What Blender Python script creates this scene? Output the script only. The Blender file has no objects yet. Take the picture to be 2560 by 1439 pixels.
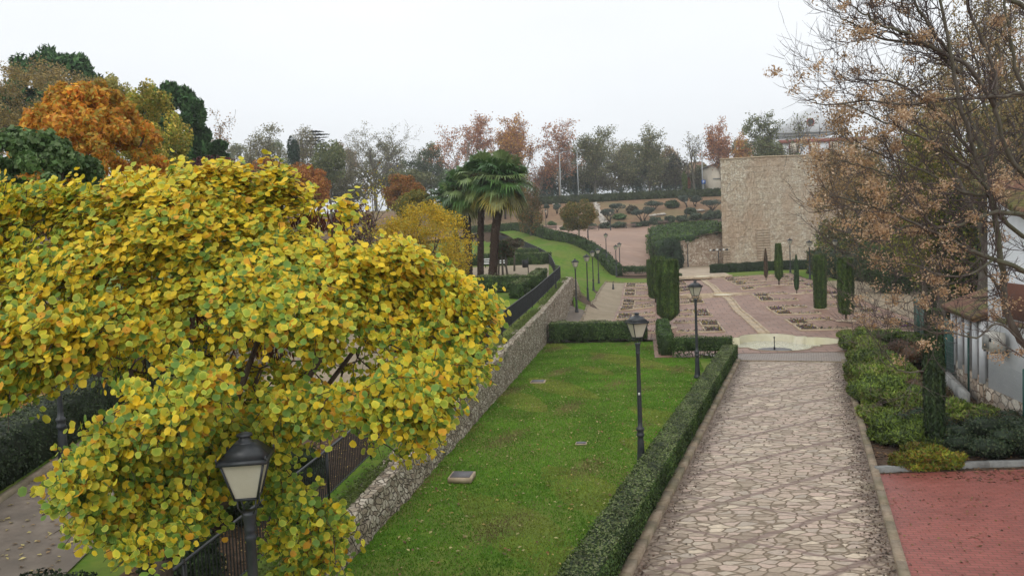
import bpy, math, random
import numpy as np
from math import radians, sin, cos, pi
S = bpy.context.scene
# ------------------------------------------------------------------ camera
PITCH, ROLL, EYE, FPX = radians(3.3), radians(-2.3), 6.0, 2000.0
cam_d = bpy.data.cameras.new('camera'); cam = bpy.data.objects.new('camera', cam_d)
S.collection.objects.link(cam); S.camera = cam
cam_d.sensor_width = 36.0; cam_d.lens = 36.0 * FPX / 2560.0
cam_d.clip_start = 0.1; cam_d.clip_end = 3000
_a = pi / 2 - PITCH
Rx = np.array([[1, 0, 0], [0, cos(_a), -sin(_a)], [0, sin(_a), cos(_a)]])
Rz = np.array([[cos(ROLL), -sin(ROLL), 0], [sin(ROLL), cos(ROLL), 0], [0, 0, 1]])
CM = Rx @ Rz
from mathutils import Matrix, Vector
_m = Matrix.Identity(4)
for i in range(3):
    for j in range(3): _m[i][j] = CM[i, j]
_m[2][3] = EYE
cam.matrix_world = _m
# ------------------------------------------------------------------ sky and sun (overcast)
SUN_EL, SUN_AZ = radians(38), radians(200)
W = bpy.data.worlds.new('World'); S.world = W; W.use_nodes = True
nt = W.node_tree; nt.nodes.clear()
o_ = nt.nodes.new('ShaderNodeOutputWorld'); b_ = nt.nodes.new('ShaderNodeBackground')
sk = nt.nodes.new('ShaderNodeTexSky'); sk.sky_type = 'NISHITA'; sk.sun_disc = False
sk.sun_elevation = SUN_EL; sk.sun_rotation = SUN_AZ; sk.dust_density = 4.0
hs = nt.nodes.new('ShaderNodeHueSaturation'); hs.inputs['Saturation'].default_value = 0.12
nt.links.new(sk.outputs[0], hs.inputs['Color'])
tc = nt.nodes.new('ShaderNodeTexCoord'); sx = nt.nodes.new('ShaderNodeSeparateXYZ')
nt.links.new(tc.outputs['Generated'], sx.inputs[0])
rp = nt.nodes.new('ShaderNodeValToRGB')
rp.color_ramp.elements[0].position = 0.0; rp.color_ramp.elements[0].color = (8.0, 8.35, 8.75, 1)
rp.color_ramp.elements[1].position = 0.6; rp.color_ramp.elements[1].color = (10.6, 10.9, 11.2, 1)
e = rp.color_ramp.elements.new(0.22); e.color = (9.3, 9.65, 10.0, 1)
nt.links.new(sx.outputs[2], rp.inputs[0])
nz = nt.nodes.new('ShaderNodeTexNoise'); nz.inputs['Scale'].default_value = 1.6; nz.inputs['Detail'].default_value = 4
mp = nt.nodes.new('ShaderNodeMapping'); mp.inputs['Scale'].default_value = (1, 1, 3)
nt.links.new(tc.outputs['Generated'], mp.inputs[0]); nt.links.new(mp.outputs[0], nz.inputs[0])
mr = nt.nodes.new('ShaderNodeMapRange'); mr.inputs[1].default_value = .3; mr.inputs[2].default_value = .7
mr.inputs[3].default_value = .95; mr.inputs[4].default_value = 1.04
nt.links.new(nz.outputs[0], mr.inputs[0])
mx = nt.nodes.new('ShaderNodeMix'); mx.data_type = 'RGBA'; mx.inputs[0].default_value = 0.9
nt.links.new(hs.outputs[0], mx.inputs[6]); nt.links.new(rp.outputs[0], mx.inputs[7])
vm = nt.nodes.new('ShaderNodeVectorMath'); vm.operation = 'SCALE'
nt.links.new(mx.outputs[2], vm.inputs[0]); nt.links.new(mr.outputs[0], vm.inputs['Scale'])
nt.links.new(vm.outputs[0], b_.inputs[0]); b_.inputs[1].default_value = 0.1
nt.links.new(b_.outputs[0], o_.inputs[0])
sun_d = bpy.data.lights.new('sun', 'SUN'); sun_d.energy = 0.5; sun_d.angle = radians(25); sun_d.color = (1, .97, .92)
sun = bpy.data.objects.new('sun', sun_d); S.collection.objects.link(sun)
_v = Vector((sin(SUN_AZ) * cos(SUN_EL), cos(SUN_AZ) * cos(SUN_EL), sin(SUN_EL)))
sun.rotation_euler = _v.to_track_quat('Z', 'Y').to_euler()
S.view_settings.view_transform = 'Standard'; S.view_settings.look = 'None'
S.view_settings.exposure = 0.16; S.view_settings.gamma = 1.0; S.view_settings.use_curve_mapping = False
S.cycles.max_bounces = 6; S.cycles.transparent_max_bounces = 8
# ------------------------------------------------------------------ measuring: points of the place
rnd = random.Random(7); NR = np.random.default_rng(11)
def ray(px, py): return CM @ np.array([(px - 1280) / FPX, -(py - 719.5) / FPX, -1.0])
def at(px, py, d):
    v = ray(px, py); t = d / v[1]; return np.array([v[0] * t, d, EYE + v[2] * t])
GA = radians(9.4); PA = radians(20.3)
def GF(s, t, a=GA): return (s * cos(a) + t * sin(a), -s * sin(a) + t * cos(a))       # garden frame -> world
def IG(x, y, a=GA): return (x * cos(a) - y * sin(a), x * sin(a) + y * cos(a))
def sstep(a, b, x): q = np.clip((x - a) / (b - a), 0, 1); return q * q * (3 - 2 * q)
def g0(y): return np.interp(y, [0, 45, 62, 71, 87, 105, 165, 190, 205, 1000], [0, 0, .29, .5, .68, 1.0, 7.6, 14.9, 15.2, 15.2])
def zw(t): return np.interp(t, [0, 16, 23, 48, 66, 70, 85, 110, 125, 150, 190, 215, 600], [.1, .75, 1.15, 2.0, 2.95, 3.1, 3.5, 4.1, 5, 7.5, 14.5, 15.2, 15.2])
CP = [(3.8, 67, 2.9), (4.1, 78, 3.2), (3.9, 110, 4.2), (2.4, 125, 5.1), (5, 60, .25), (7.1, 74, .52), (8.4, 80, .6), (9.9, 90, .75),
      (5.9, 67, .6), (9.4, 118, 5.35), (7.5, 125, 6), (1.4, 140, 8), (5, 131, 6.8), (12.5, 112, 3.3), (13.1, 108, 1.9), (13.7, 105, 1.05), (16, 107, 1.1), (18.5, 107, 1.1),
      (20.4, 165, 7.4), (17, 165, 7.9), (7.7, 160, 8), (32, 168, 8.2), (24, 135, 4.0), (26, 151, 6), (17, 120, 2.6), (15, 132, 4.6), (19, 113, 1.6),
      (20, 60, .25), (40, 60, .25), (80, 60, .2), (20, 80, .6), (40, 80, .6), (80, 85, .6), (26, 100, .9), (40, 105, 1.1), (80, 110, 1.2), (24, 118, 1.2), (30, 119, 1.2), (45, 121, 1.3),
      (80, 125, 2), (12, 66, .4), (11, 100, .95), (-20, 70, 2.4), (-20, 110, 3.6), (-20, 140, 6), (-70, 75, 2.6), (-70, 130, 5), (-40, 165, 8), (-40, 185, 13),
      (0, 190, 14.6), (30, 190, 14.9), (60, 190, 14.9), (60, 165, 9), (-20, 205, 15.2), (30, 205, 15.2), (80, 205, 15.2), (0, 240, 15.2), (60, 240, 15.2)]
CP = np.array(CP, float)
def _phi(r2): return np.where(r2 < 1e-9, 0, r2 * np.log(np.maximum(r2, 1e-12)) * .5)
_n = len(CP); _X = CP[:, :2] / 50.0
_A = np.zeros((_n + 3, _n + 3)); _d2 = ((_X[:, None] - _X[None]) ** 2).sum(-1)
_A[:_n, :_n] = _phi(_d2) + np.eye(_n) * 1e-4; _A[:_n, _n] = 1; _A[:_n, _n + 1:] = _X; _A[_n, :_n] = 1; _A[_n + 1:, :_n] = _X.T
_w = np.linalg.solve(_A, np.concatenate([CP[:, 2] - g0(CP[:, 1]), np.zeros(3)]))
def ZG(x, y):
    x = np.atleast_1d(np.asarray(x, float)); y = np.atleast_1d(np.asarray(y, float)); x, y = np.broadcast_arrays(x, y)
    sh = x.shape; q = np.stack([x.ravel(), y.ravel()], 1) / 50.0
    d2 = ((q[:, None] - _X[None]) ** 2).sum(-1)
    r = _phi(d2) @ _w[:_n] + _w[_n] + q @ _w[_n + 1:]
    yy = y.ravel(); wt = sstep(55, 64, yy) * (1 - sstep(200, 240, yy)) * (1 - sstep(70, 110, np.abs(x.ravel() - 10)))
    return (g0(yy) + wt * r).reshape(sh)
def zg(x, y): return float(ZG(x, y)[0])
def zt(x, y):                                           # upper terrace left of the retaining wall
    s, t = IG(x, y); w_ = 1 - sstep(40, 62, t)
    return zw(t) + .085 * np.clip(-5.8 - s, 0, 9) * w_
def hit(px, py, zf=zg):                              # where the sight line meets the ground
    v = ray(px, py); v = v / v[1]; Y = np.concatenate([np.arange(3, 60, .5), np.arange(60, 215, 1.)])
    f = lambda y: EYE + v[2] * y - (ZG(v[0] * y, y) if zf is zg else np.vectorize(zf)(v[0] * y, y))
    g = f(Y); k = np.where(g < 0)[0]
    if len(k) == 0: y = 189.
    elif k[0] == 0: y = 3.
    else:
        a_, b_ = Y[k[0] - 1], Y[k[0]]
        for i in range(12):
            m_ = (a_ + b_) / 2
            if f(np.array([m_]))[0] < 0: b_ = m_
            else: a_ = m_
        y = (a_ + b_) / 2
    return np.array([v[0] * y, y, EYE + v[2] * y])
# ------------------------------------------------------------------ mesh builder
class MB:
    def __init__(s): s.V = []; s.F = []; s.C = []; s.n = 0
    def add(s, V, F, C=None):
        V = np.asarray(V, float).reshape(-1, 3)
        if isinstance(F, list) and isinstance(F[0], list): F = np.array(F)
        for f in (F if isinstance(F, list) else [F]):
            f = np.asarray(f, np.int64)
            if len(f): s.F.append(f.reshape(len(f), -1) + s.n)
        s.V.append(V); s.n += len(V)
        C = np.array([1, 1, 1.]) if C is None else np.asarray(C, float)
        if C.ndim == 1: C = np.tile(C, (len(V), 1))
        s.C.append(C); return s
    def box(s, c, sz, rz=0, col=None, top=1.0):
        x, y, z = np.asarray(sz) / 2.0
        P = np.array([[-x, -y, -z], [x, -y, -z], [x, y, -z], [-x, y, -z], [-x * top, -y * top, z], [x * top, -y * top, z], [x * top, y * top, z], [-x * top, y * top, z]])
        R = np.array([[cos(rz), -sin(rz), 0], [sin(rz), cos(rz), 0], [0, 0, 1]])
        return s.add(P @ R.T + np.asarray(c), [[0, 3, 2, 1], [4, 5, 6, 7], [0, 1, 5, 4], [1, 2, 6, 5], [2, 3, 7, 6], [3, 0, 4, 7]], col)
    def hexa(s, P, col=None): return s.add(P, [[0, 3, 2, 1], [4, 5, 6, 7], [0, 1, 5, 4], [1, 2, 6, 5], [2, 3, 7, 6], [3, 0, 4, 7]], col)
    def tube(s, pts, rad, k=6, col=None, cap=True):
        pts = np.asarray(pts, float); n = len(pts); rad = np.broadcast_to(np.asarray(rad, float), (n,))
        T = np.gradient(pts, axis=0); T /= np.linalg.norm(T, axis=1)[:, None] + 1e-9
        ref = np.array([0, 0, 1.]) if abs(T[0, 2]) < .8 else np.array([1., 0, 0])
        A = np.cross(T, ref); A /= np.linalg.norm(A, axis=1)[:, None] + 1e-9; B = np.cross(T, A)
        th = np.arange(k) * 2 * pi / k
        V = pts[:, None] + rad[:, None, None] * (A[:, None] * np.cos(th)[None, :, None] + B[:, None] * np.sin(th)[None, :, None])
        i = np.arange(n - 1)[:, None] * k; j = np.arange(k)[None]; j2 = (j + 1) % k
        F = np.stack([i + j, i + k + j, i + k + j2, i + j2], -1).reshape(-1, 4)
        fs = [F]
        if cap: fs += [np.arange(k)[None], (np.arange(k)[::-1] + (n - 1) * k)[None]]
        return s.add(V.reshape(-1, 3), fs, col)
    def segs(s, P0, P1, R0, R1, k=4, col=None):          # many separate tapered tubes at once
        P0 = np.asarray(P0, float); P1 = np.asarray(P1, float)
        if not len(P0): return s
        T = P1 - P0; T /= np.linalg.norm(T, axis=1)[:, None] + 1e-9
        ref = np.where(np.abs(T[:, 2:3]) < .8, [[0, 0, 1.]], [[1., 0, 0]])
        A = np.cross(T, ref); A /= np.linalg.norm(A, axis=1)[:, None] + 1e-9; B = np.cross(T, A)
        th = np.arange(k) * 2 * pi / k
        c = A[:, None] * np.cos(th)[None, :, None] + B[:, None] * np.sin(th)[None, :, None]
        V = np.concatenate([P0[:, None] + c * np.asarray(R0)[:, None, None], P1[:, None] + c * np.asarray(R1)[:, None, None]], 1)
        b = (np.arange(len(P0)) * 2 * k)[:, None]; j = np.arange(k)[None]; j2 = (j + 1) % k
        F = np.stack([b + j, b + k + j, b + k + j2, b + j2], -1).reshape(-1, 4)
        return s.add(V.reshape(-1, 3), F, col)
    def lathe(s, prof, c=(0, 0, 0), k=16, col=None):
        prof = np.asarray(prof, float); n = len(prof); th = np.arange(k) * 2 * pi / k
        V = np.stack([prof[:, 0:1] * np.cos(th), prof[:, 0:1] * np.sin(th), np.repeat(prof[:, 1:2], k, 1)], -1).reshape(-1, 3) + np.asarray(c)
        i = np.arange(n - 1)[:, None] * k; j = np.arange(k)[None]; j2 = (j + 1) % k
        F = np.stack([i + j, i + j2, i + k + j2, i + k + j], -1).reshape(-1, 4)
        return s.add(V, [F, (np.arange(k)[::-1])[None], (np.arange(k) + (n - 1) * k)[None]], col)
    def prism(s, poly, z0, z1, col=None):
        n = len(poly); z0 = np.broadcast_to(z0, (n,)); z1 = np.broadcast_to(z1, (n,))
        V = [(p[0], p[1], z) for p, z in zip(poly, z0)] + [(p[0], p[1], z) for p, z in zip(poly, z1)]
        j = np.arange(n); j2 = (j + 1) % n
        return s.add(V, [np.stack([j, j2, j2 + n, j + n], -1), j[::-1][None], (j + n)[None]], col)
    def grid(s, X, Y, Z, col=None):
        n, m = X.shape; V = np.stack([X, Y, Z], -1).reshape(-1, 3)
        i = np.arange(n - 1)[:, None] * m; j = np.arange(m - 1)[None]
        F = np.stack([i + j, i + j + 1, i + m + j + 1, i + m + j], -1).reshape(-1, 4)
        return s.add(V, F, col)
    def cards(s, P, N, size, col, el=1.0, rng=NR, dirn=None):   # small leaf-like diamonds
        P = np.asarray(P, float); n = len(P)
        if n == 0: return s
        N = N / (np.linalg.norm(N, axis=1)[:, None] + 1e-9)
        R = rng.normal(size=(n, 3)) if dirn is None else dirn + rng.normal(size=(n, 3)) * .25
        A = np.cross(N, R) if dirn is None else R - N * (R * N).sum(1)[:, None]
        A /= np.linalg.norm(A, axis=1)[:, None] + 1e-9; B = np.cross(N, A)
        size = np.broadcast_to(size, (n,))[:, None]
        L = A * size * el * .5; Wd = B * size * .5
        V = np.stack([P - L, P + Wd * .9 - L * .1 + N * size * .12, P + L, P - Wd * .9 - L * .1 + N * size * .12], 1).reshape(-1, 3)
        F = np.arange(n * 4).reshape(-1, 4)
        return s.add(V, F, np.repeat(np.broadcast_to(col, (n, 3)), 4, 0))
    def build(s, name, mat, parent=None, org=None, smooth=False, label=None):
        me = bpy.data.meshes.new(name); V = np.concatenate(s.V)
        loc = Vector((0, 0, 0))
        wp = parent.get('_w') if parent is not None else None
        if wp is not None: V = V - np.array(list(wp))
        elif org is not None: V = V - np.asarray(org, float); loc = Vector(org)
        me.vertices.add(len(V)); me.vertices.foreach_set('co', V.astype(np.float32).ravel())
        tot = sum(f.size for f in s.F); npoly = sum(len(f) for f in s.F)
        me.loops.add(tot); me.polygons.add(npoly)
        me.loops.foreach_set('vertex_index', np.concatenate([f.ravel() for f in s.F]).astype(np.int32))
        ln = np.concatenate([np.full(len(f), f.shape[1]) for f in s.F])
        me.polygons.foreach_set('loop_start', np.concatenate([[0], np.cumsum(ln)[:-1]]).astype(np.int32))
        if smooth: me.polygons.foreach_set('use_smooth', np.ones(npoly, bool))
        at_ = me.attributes.new('Col', 'FLOAT_COLOR', 'POINT')
        C = np.concatenate(s.C); at_.data.foreach_set('color', np.concatenate([C, np.ones((len(C), 1))], 1).astype(np.float32).ravel())
        me.update(calc_edges=True); me.materials.append(mat)
        o = bpy.data.objects.new(name, me); S.collection.objects.link(o)
        if parent is not None: o.parent = parent
        else: o.location = loc
        if wp is not None: o['_w'] = list(wp)
        elif org is not None: o['_w'] = list(map(float, org))
        if label: o['label'] = label
        return o
def tag(o, label=None, cat=None, group=None, kind=None):
    if label: o['label'] = label
    if cat: o['category'] = cat
    if group: o['group'] = group
    if kind: o['kind'] = kind
    return o
def thing(name, label, cat, loc, group=None):
    o = bpy.data.objects.new(name, None); S.collection.objects.link(o); o.location = Vector([float(a) for a in loc]); o.empty_display_size = .2
    o['_w'] = [float(a) for a in loc]
    return tag(o, label, cat, group)
def copy_tree(o, parent=None):
    c = o.copy(); S.collection.objects.link(c)
    if parent is not None: c.parent = parent
    for ch in [q for q in S.objects if q.parent == o]: copy_tree(ch, c)
    return c
KIDS = {}
# ------------------------------------------------------------------ materials
def newmat(name):
    m = bpy.data.materials.new(name); m.use_nodes = True; t = m.node_tree; t.nodes.clear()
    out = t.nodes.new('ShaderNodeOutputMaterial'); p = t.nodes.new('ShaderNodeBsdfPrincipled')
    t.links.new(p.outputs[0], out.inputs[0]); return m, t, p, out
def N(t, ty, **kw):
    n = t.nodes.new(ty)
    for k, v in kw.items():
        if k in n.inputs: n.inputs[k].default_value = v
        else: setattr(n, k, v)
    return n
def ramp(t, stops, interp='LINEAR'):
    r = t.nodes.new('ShaderNodeValToRGB'); cr = r.color_ramp; cr.interpolation = interp
    while len(cr.elements) > 1: cr.elements.remove(cr.elements[-1])
    cr.elements[0].position = stops[0][0]; cr.elements[0].color = (*stops[0][1], 1)
    for p, c in stops[1:]: e = cr.elements.new(p); e.color = (*c, 1)
    return r
def coords(t, rot=0, scale=(1, 1, 1)):
    c = t.nodes.new('ShaderNodeNewGeometry'); m = t.nodes.new('ShaderNodeMapping')
    m.inputs['Rotation'].default_value = (0, 0, rot); m.inputs['Scale'].default_value = scale
    t.links.new(c.outputs['Position'], m.inputs[0]); return m
def mixc(t, a, b, f, mode='MIX'):
    m = t.nodes.new('ShaderNodeMix'); m.data_type = 'RGBA'; m.blend_type = mode
    for i, v in ((6, a), (7, b)):
        if isinstance(v, tuple): m.inputs[i].default_value = (*v, 1)
        else: t.links.new(v, m.inputs[i])
    if isinstance(f, (int, float)): m.inputs[0].default_value = f
    else: t.links.new(f, m.inputs[0])
    return m.outputs[2]
def bump(t, p, h, st, dist):
    b = t.nodes.new('ShaderNodeBump'); b.inputs['Strength'].default_value = st; b.inputs['Distance'].default_value = dist
    t.links.new(h, b.inputs['Height']); t.links.new(b.outputs[0], p.inputs['Normal'])
def mnoise(name, stops, scale=3, rough=.8, bmp=.3, bdist=.02, detail=6, rough2=None, big=None, metal=0, sc3=(1, 1, 1), rot=0, spec=.5):
    m, t, p, o = newmat(name); c = coords(t, rot, sc3)
    n = N(t, 'ShaderNodeTexNoise', Scale=scale, Detail=detail, Roughness=.62); t.links.new(c.outputs[0], n.inputs[0])
    r = ramp(t, stops); t.links.new(n.outputs[0], r.inputs[0]); col = r.outputs[0]
    if big:
        n2 = N(t, 'ShaderNodeTexNoise', Scale=big[0], Detail=4); t.links.new(c.outputs[0], n2.inputs[0])
        r2 = ramp(t, [(.42, (0, 0, 0)), (.62, (1, 1, 1))]); t.links.new(n2.outputs[0], r2.inputs[0])
        col = mixc(t, col, big[1], r2.outputs[0])
        if len(big) > 2:
            r2.color_ramp.elements[1].color = (big[2],) * 3 + (1,)
    t.links.new(col, p.inputs['Base Color']); p.inputs['Roughness'].default_value = rough; p.inputs['Metallic'].default_value = metal
    p.inputs['Specular IOR Level'].default_value = spec
    if bmp: bump(t, p, n.outputs[0], bmp, bdist)
    return m
def mleaf(name, trans=.3, rough=.55, spec=.3, nscale=6, var=.25):
    m, t, p, o = newmat(name)
    a = N(t, 'ShaderNodeAttribute', attribute_name='Col'); c = coords(t)
    n = N(t, 'ShaderNodeTexNoise', Scale=nscale, Detail=3); t.links.new(c.outputs[0], n.inputs[0])
    r = N(t, 'ShaderNodeMapRange'); r.inputs[1].default_value = .3; r.inputs[2].default_value = .7; r.inputs[3].default_value = 1 - var; r.inputs[4].default_value = 1 + var
    t.links.new(n.outputs[0], r.inputs[0])
    v = N(t, 'ShaderNodeVectorMath', operation='SCALE'); t.links.new(a.outputs['Color'], v.inputs[0]); t.links.new(r.outputs[0], v.inputs['Scale'])
    t.links.new(v.outputs[0], p.inputs['Base Color']); p.inputs['Roughness'].default_value = rough; p.inputs['Specular IOR Level'].default_value = spec
    if trans:
        tr = N(t, 'ShaderNodeBsdfTranslucent'); t.links.new(v.outputs[0], tr.inputs[0])
        ms = N(t, 'ShaderNodeMixShader'); ms.inputs[0].default_value = trans
        t.links.new(p.outputs[0], ms.inputs[1]); t.links.new(tr.outputs[0], ms.inputs[2]); t.links.new(ms.outputs[0], o.inputs[0])
    return m
def mflat(name, col, rough=.5, metal=0, spec=.5, nb=0):
    return mnoise(name, [(.3, tuple(c * .85 for c in col)), (.7, tuple(min(1, c * 1.12) for c in col))], 14, rough, nb, .005, metal=metal, spec=spec)
def mstone(name, stops, mortar, scale=3.0, sc3=(1, 1, 1), rot=0, rough=.85, mw=.05, bd=.05, moss=None, courses=None, wall=True, spec=.5, jit=.9, stain=None, bands=False):
    m, t, p, o = newmat(name); c = coords(t, rot, sc3)
    dn = N(t, 'ShaderNodeTexNoise', Scale=2.5, Detail=2); t.links.new(c.outputs[0], dn.inputs[0])
    ad = N(t, 'ShaderNodeVectorMath', operation='SCALE'); ad.inputs['Scale'].default_value = .22; t.links.new(dn.outputs[1], ad.inputs[0])
    av = N(t, 'ShaderNodeVectorMath', operation='ADD'); t.links.new(c.outputs[0], av.inputs[0]); t.links.new(ad.outputs[0], av.inputs[1])
    v1 = N(t, 'ShaderNodeTexVoronoi', feature='F1', Scale=scale, Randomness=jit); v2 = N(t, 'ShaderNodeTexVoronoi', feature='DISTANCE_TO_EDGE', Scale=scale, Randomness=jit)
    for v in (v1, v2): t.links.new(av.outputs[0], v.inputs['Vector'])
    sp = N(t, 'ShaderNodeSeparateColor'); t.links.new(v1.outputs['Color'], sp.inputs[0])
    r = ramp(t, stops); t.links.new(sp.outputs[0], r.inputs[0])
    n = N(t, 'ShaderNodeTexNoise', Scale=scale * 4, Detail=6); t.links.new(c.outputs[0], n.inputs[0])
    rn = ramp(t, [(.25, (.72, .72, .72)), (.75, (1.15, 1.15, 1.15))]); t.links.new(n.outputs[0], rn.inputs[0])
    col = mixc(t, r.outputs[0], rn.outputs[0], 1.0, 'MULTIPLY')
    nw = N(t, 'ShaderNodeTexNoise', Scale=scale * 1.3, Detail=3); t.links.new(c.outputs[0], nw.inputs[0])
    mm = N(t, 'ShaderNodeMath', operation='MULTIPLY'); mm.inputs[1].default_value = mw * 2; t.links.new(nw.outputs[0], mm.inputs[0])
    e = N(t, 'ShaderNodeMath', operation='DIVIDE'); t.links.new(v2.outputs['Distance'], e.inputs[0]); t.links.new(mm.outputs[0], e.inputs[1])
    er = ramp(t, [(.35, (1, 1, 1)), (.95, (0, 0, 0))]); t.links.new(e.outputs[0], er.inputs[0])
    col = mixc(t, col, mortar, er.outputs[0])
    if bands:
        cb = coords(t, PA); sb_ = N(t, 'ShaderNodeSeparateXYZ'); t.links.new(cb.outputs[0], sb_.inputs[0])
        def mth(op, a, b_, c_=None):
            q = N(t, 'ShaderNodeMath', operation=op)
            for i, v in enumerate((a, b_, c_)):
                if v is None: continue
                if isinstance(v, (int, float)): q.inputs[i].default_value = v
                else: t.links.new(v, q.inputs[i])
            return q.outputs[0]
        wob = mth('MULTIPLY', mth('SUBTRACT', dn.outputs[0], .5), .25)
        for k, per, off in ((-1.25, 3.05, 20.35), (.28, 2.05, 19.6)):
            q = mth('ADD', mth('MULTIPLY_ADD', sb_.outputs[0], k, sb_.outputs[1]), wob); q = mth('DIVIDE', mth('SUBTRACT', q, off), per); q = mth('ABSOLUTE', mth('SUBTRACT', mth('FRACT', mth('ADD', q, .5), None), .5), None)
            lim = .052 if k < 0 else .03; rr_ = ramp(t, [(lim * .6, (.8,) * 3), (lim, (0, 0, 0))]); t.links.new(q, rr_.inputs[0]); col = mixc(t, col, (.23, .155, .125), rr_.outputs[0])
        e_ = mth('ADD', mth('ABSOLUTE', mth('ADD', sb_.outputs[0], .8), None), mth('MULTIPLY', mth('SUBTRACT', nw.outputs[0], .5), 1.6)); re_ = ramp(t, [(.0, (0, 0, 0)), (.72, (0, 0, 0)), (.92, (.85,) * 3)]); t.links.new(mth('DIVIDE', e_, 2.3), re_.inputs[0])
        col = mixc(t, col, (.15, .105, .075), re_.outputs[0])
    if moss:
        n3 = N(t, 'ShaderNodeTexNoise', Scale=moss[1], Detail=6); t.links.new(c.outputs[0], n3.inputs[0])
        r3 = ramp(t, [(moss[2], (0, 0, 0)), (moss[2] + .12, (.8, .8, .8))]); t.links.new(n3.outputs[0], r3.inputs[0]); col = mixc(t, col, moss[0], r3.outputs[0])
    if stain:
        n4 = N(t, 'ShaderNodeTexNoise', Scale=stain[1], Detail=5); c4 = coords(t, 0, (1, 1, .5)); t.links.new(c4.outputs[0], n4.inputs[0])
        r4 = ramp(t, [(.45, (0, 0, 0)), (.62, (.75, .75, .75))]); t.links.new(n4.outputs[0], r4.inputs[0]); col = mixc(t, col, stain[0], r4.outputs[0])
    if courses:
        g = N(t, 'ShaderNodeNewGeometry'); sz = N(t, 'ShaderNodeSeparateXYZ'); t.links.new(g.outputs['Position'], sz.inputs[0])
        nn = N(t, 'ShaderNodeTexNoise', Scale=.8, Detail=3); t.links.new(g.outputs['Position'], nn.inputs[0])
        a1 = N(t, 'ShaderNodeMath', operation='MULTIPLY_ADD'); a1.inputs[1].default_value = 1 / courses[0]; t.links.new(sz.outputs[2], a1.inputs[0]); t.links.new(nn.outputs[0], a1.inputs[2])
        fr = N(t, 'ShaderNodeMath', operation='FRACT'); t.links.new(a1.outputs[0], fr.inputs[0])
        rr = ramp(t, [(0, (1, 1, 1)), (.12, (0, 0, 0)), (1, (0, 0, 0))]); t.links.new(fr.outputs[0], rr.inputs[0])
        nm = N(t, 'ShaderNodeTexNoise', Scale=2.2, Detail=2); t.links.new(g.outputs['Position'], nm.inputs[0])
        rm = ramp(t, [(.42, (0, 0, 0)), (.55, (.8, .8, .8))]); t.links.new(nm.outputs[0], rm.inputs[0])
        f = mixc(t, rr.outputs[0], rm.outputs[0], 1.0, 'MULTIPLY'); col = mixc(t, col, courses[1], f)
    t.links.new(col, p.inputs['Base Color']); p.inputs['Roughness'].default_value = rough; p.inputs['Specular IOR Level'].default_value = spec
    hr = ramp(t, [(0, (0, 0, 0)), (.9, (1, 1, 1))]); t.links.new(e.outputs[0], hr.inputs[0])
    hh = N(t, 'ShaderNodeMath', operation='MULTIPLY_ADD'); hh.inputs[1].default_value = .35; t.links.new(n.outputs[0], hh.inputs[0]); t.links.new(hr.outputs[0], hh.inputs[2])
    bump(t, p, hh.outputs[0], .9, bd); m['_'] = 1
    return m
def mbrick(name, c1, c2, mort, w, h, rot, ms=.02, off=.5, rough=.5, dirt=None, spec=.5, freq=2):
    m, t, p, o = newmat(name); c = coords(t, rot)
    b = N(t, 'ShaderNodeTexBrick', Scale=1.0); b.offset = off; b.offset_frequency = freq
    b.inputs['Color1'].default_value = (*c1, 1); b.inputs['Color2'].default_value = (*c2, 1); b.inputs['Mortar'].default_value = (*mort, 1)
    b.inputs['Brick Width'].default_value = w; b.inputs['Row Height'].default_value = h; b.inputs['Mortar Size'].default_value = ms; b.inputs['Mortar Smooth'].default_value = .3
    t.links.new(c.outputs[0], b.inputs[0]); col = b.outputs[0]
    n = N(t, 'ShaderNodeTexNoise', Scale=1.1, Detail=7, Roughness=.65); t.links.new(c.outputs[0], n.inputs[0])
    rn = ramp(t, [(.25, (.74, .74, .74)), (.75, (1.2, 1.2, 1.2))]); t.links.new(n.outputs[0], rn.inputs[0]); col = mixc(t, col, rn.outputs[0], 1.0, 'MULTIPLY')
    if dirt:
        n2 = N(t, 'ShaderNodeTexNoise', Scale=dirt[1], Detail=8, Roughness=.7); t.links.new(c.outputs[0], n2.inputs[0])
        r2 = ramp(t, [(dirt[2], (0, 0, 0)), (dirt[2] + .15, (.75, .75, .75))]); t.links.new(n2.outputs[0], r2.inputs[0]); col = mixc(t, col, dirt[0], r2.outputs[0])
    t.links.new(col, p.inputs['Base Color'])
    rr = N(t, 'ShaderNodeMapRange'); rr.inputs[3].default_value = rough - .18; rr.inputs[4].default_value = rough + .2; t.links.new(n.outputs[0], rr.inputs[0]); t.links.new(rr.outputs[0], p.inputs['Roughness'])
    p.inputs['Specular IOR Level'].default_value = spec
    iv = N(t, 'ShaderNodeMath', operation='SUBTRACT'); iv.inputs[0].default_value = 1; t.links.new(b.outputs['Fac'], iv.inputs[1]); bump(t, p, iv.outputs[0], .6, .006)
    return m
M = {}
M['grass'] = mnoise('grass_ground', [(.25, (.055, .11, .014)), (.45, (.092, .18, .02)), (.6, (.14, .21, .028)), (.8, (.20, .21, .05))], 2.2, .95, .5, .03, 10, big=(.28, (.19, .185, .055), .65), spec=.1)
M['blade'] = mleaf('grass_blades', .25, .6, .2, .6, .3)
M['soil'] = mnoise('soil', [(.3, (.05, .032, .022)), (.6, (.11, .07, .045)), (.8, (.16, .11, .07))], 6, .95, .7, .04, 10, spec=.2)
M['dirtpath'] = mnoise('dirt_path', [(.25, (0.104, 0.08, 0.06)), (.5, (0.192, 0.152, 0.116)), (.75, (0.264, 0.216, 0.168))], 2.5, .75, .6, .03, 12, big=(.7, (0.128, 0.104, 0.08), .7))
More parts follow.
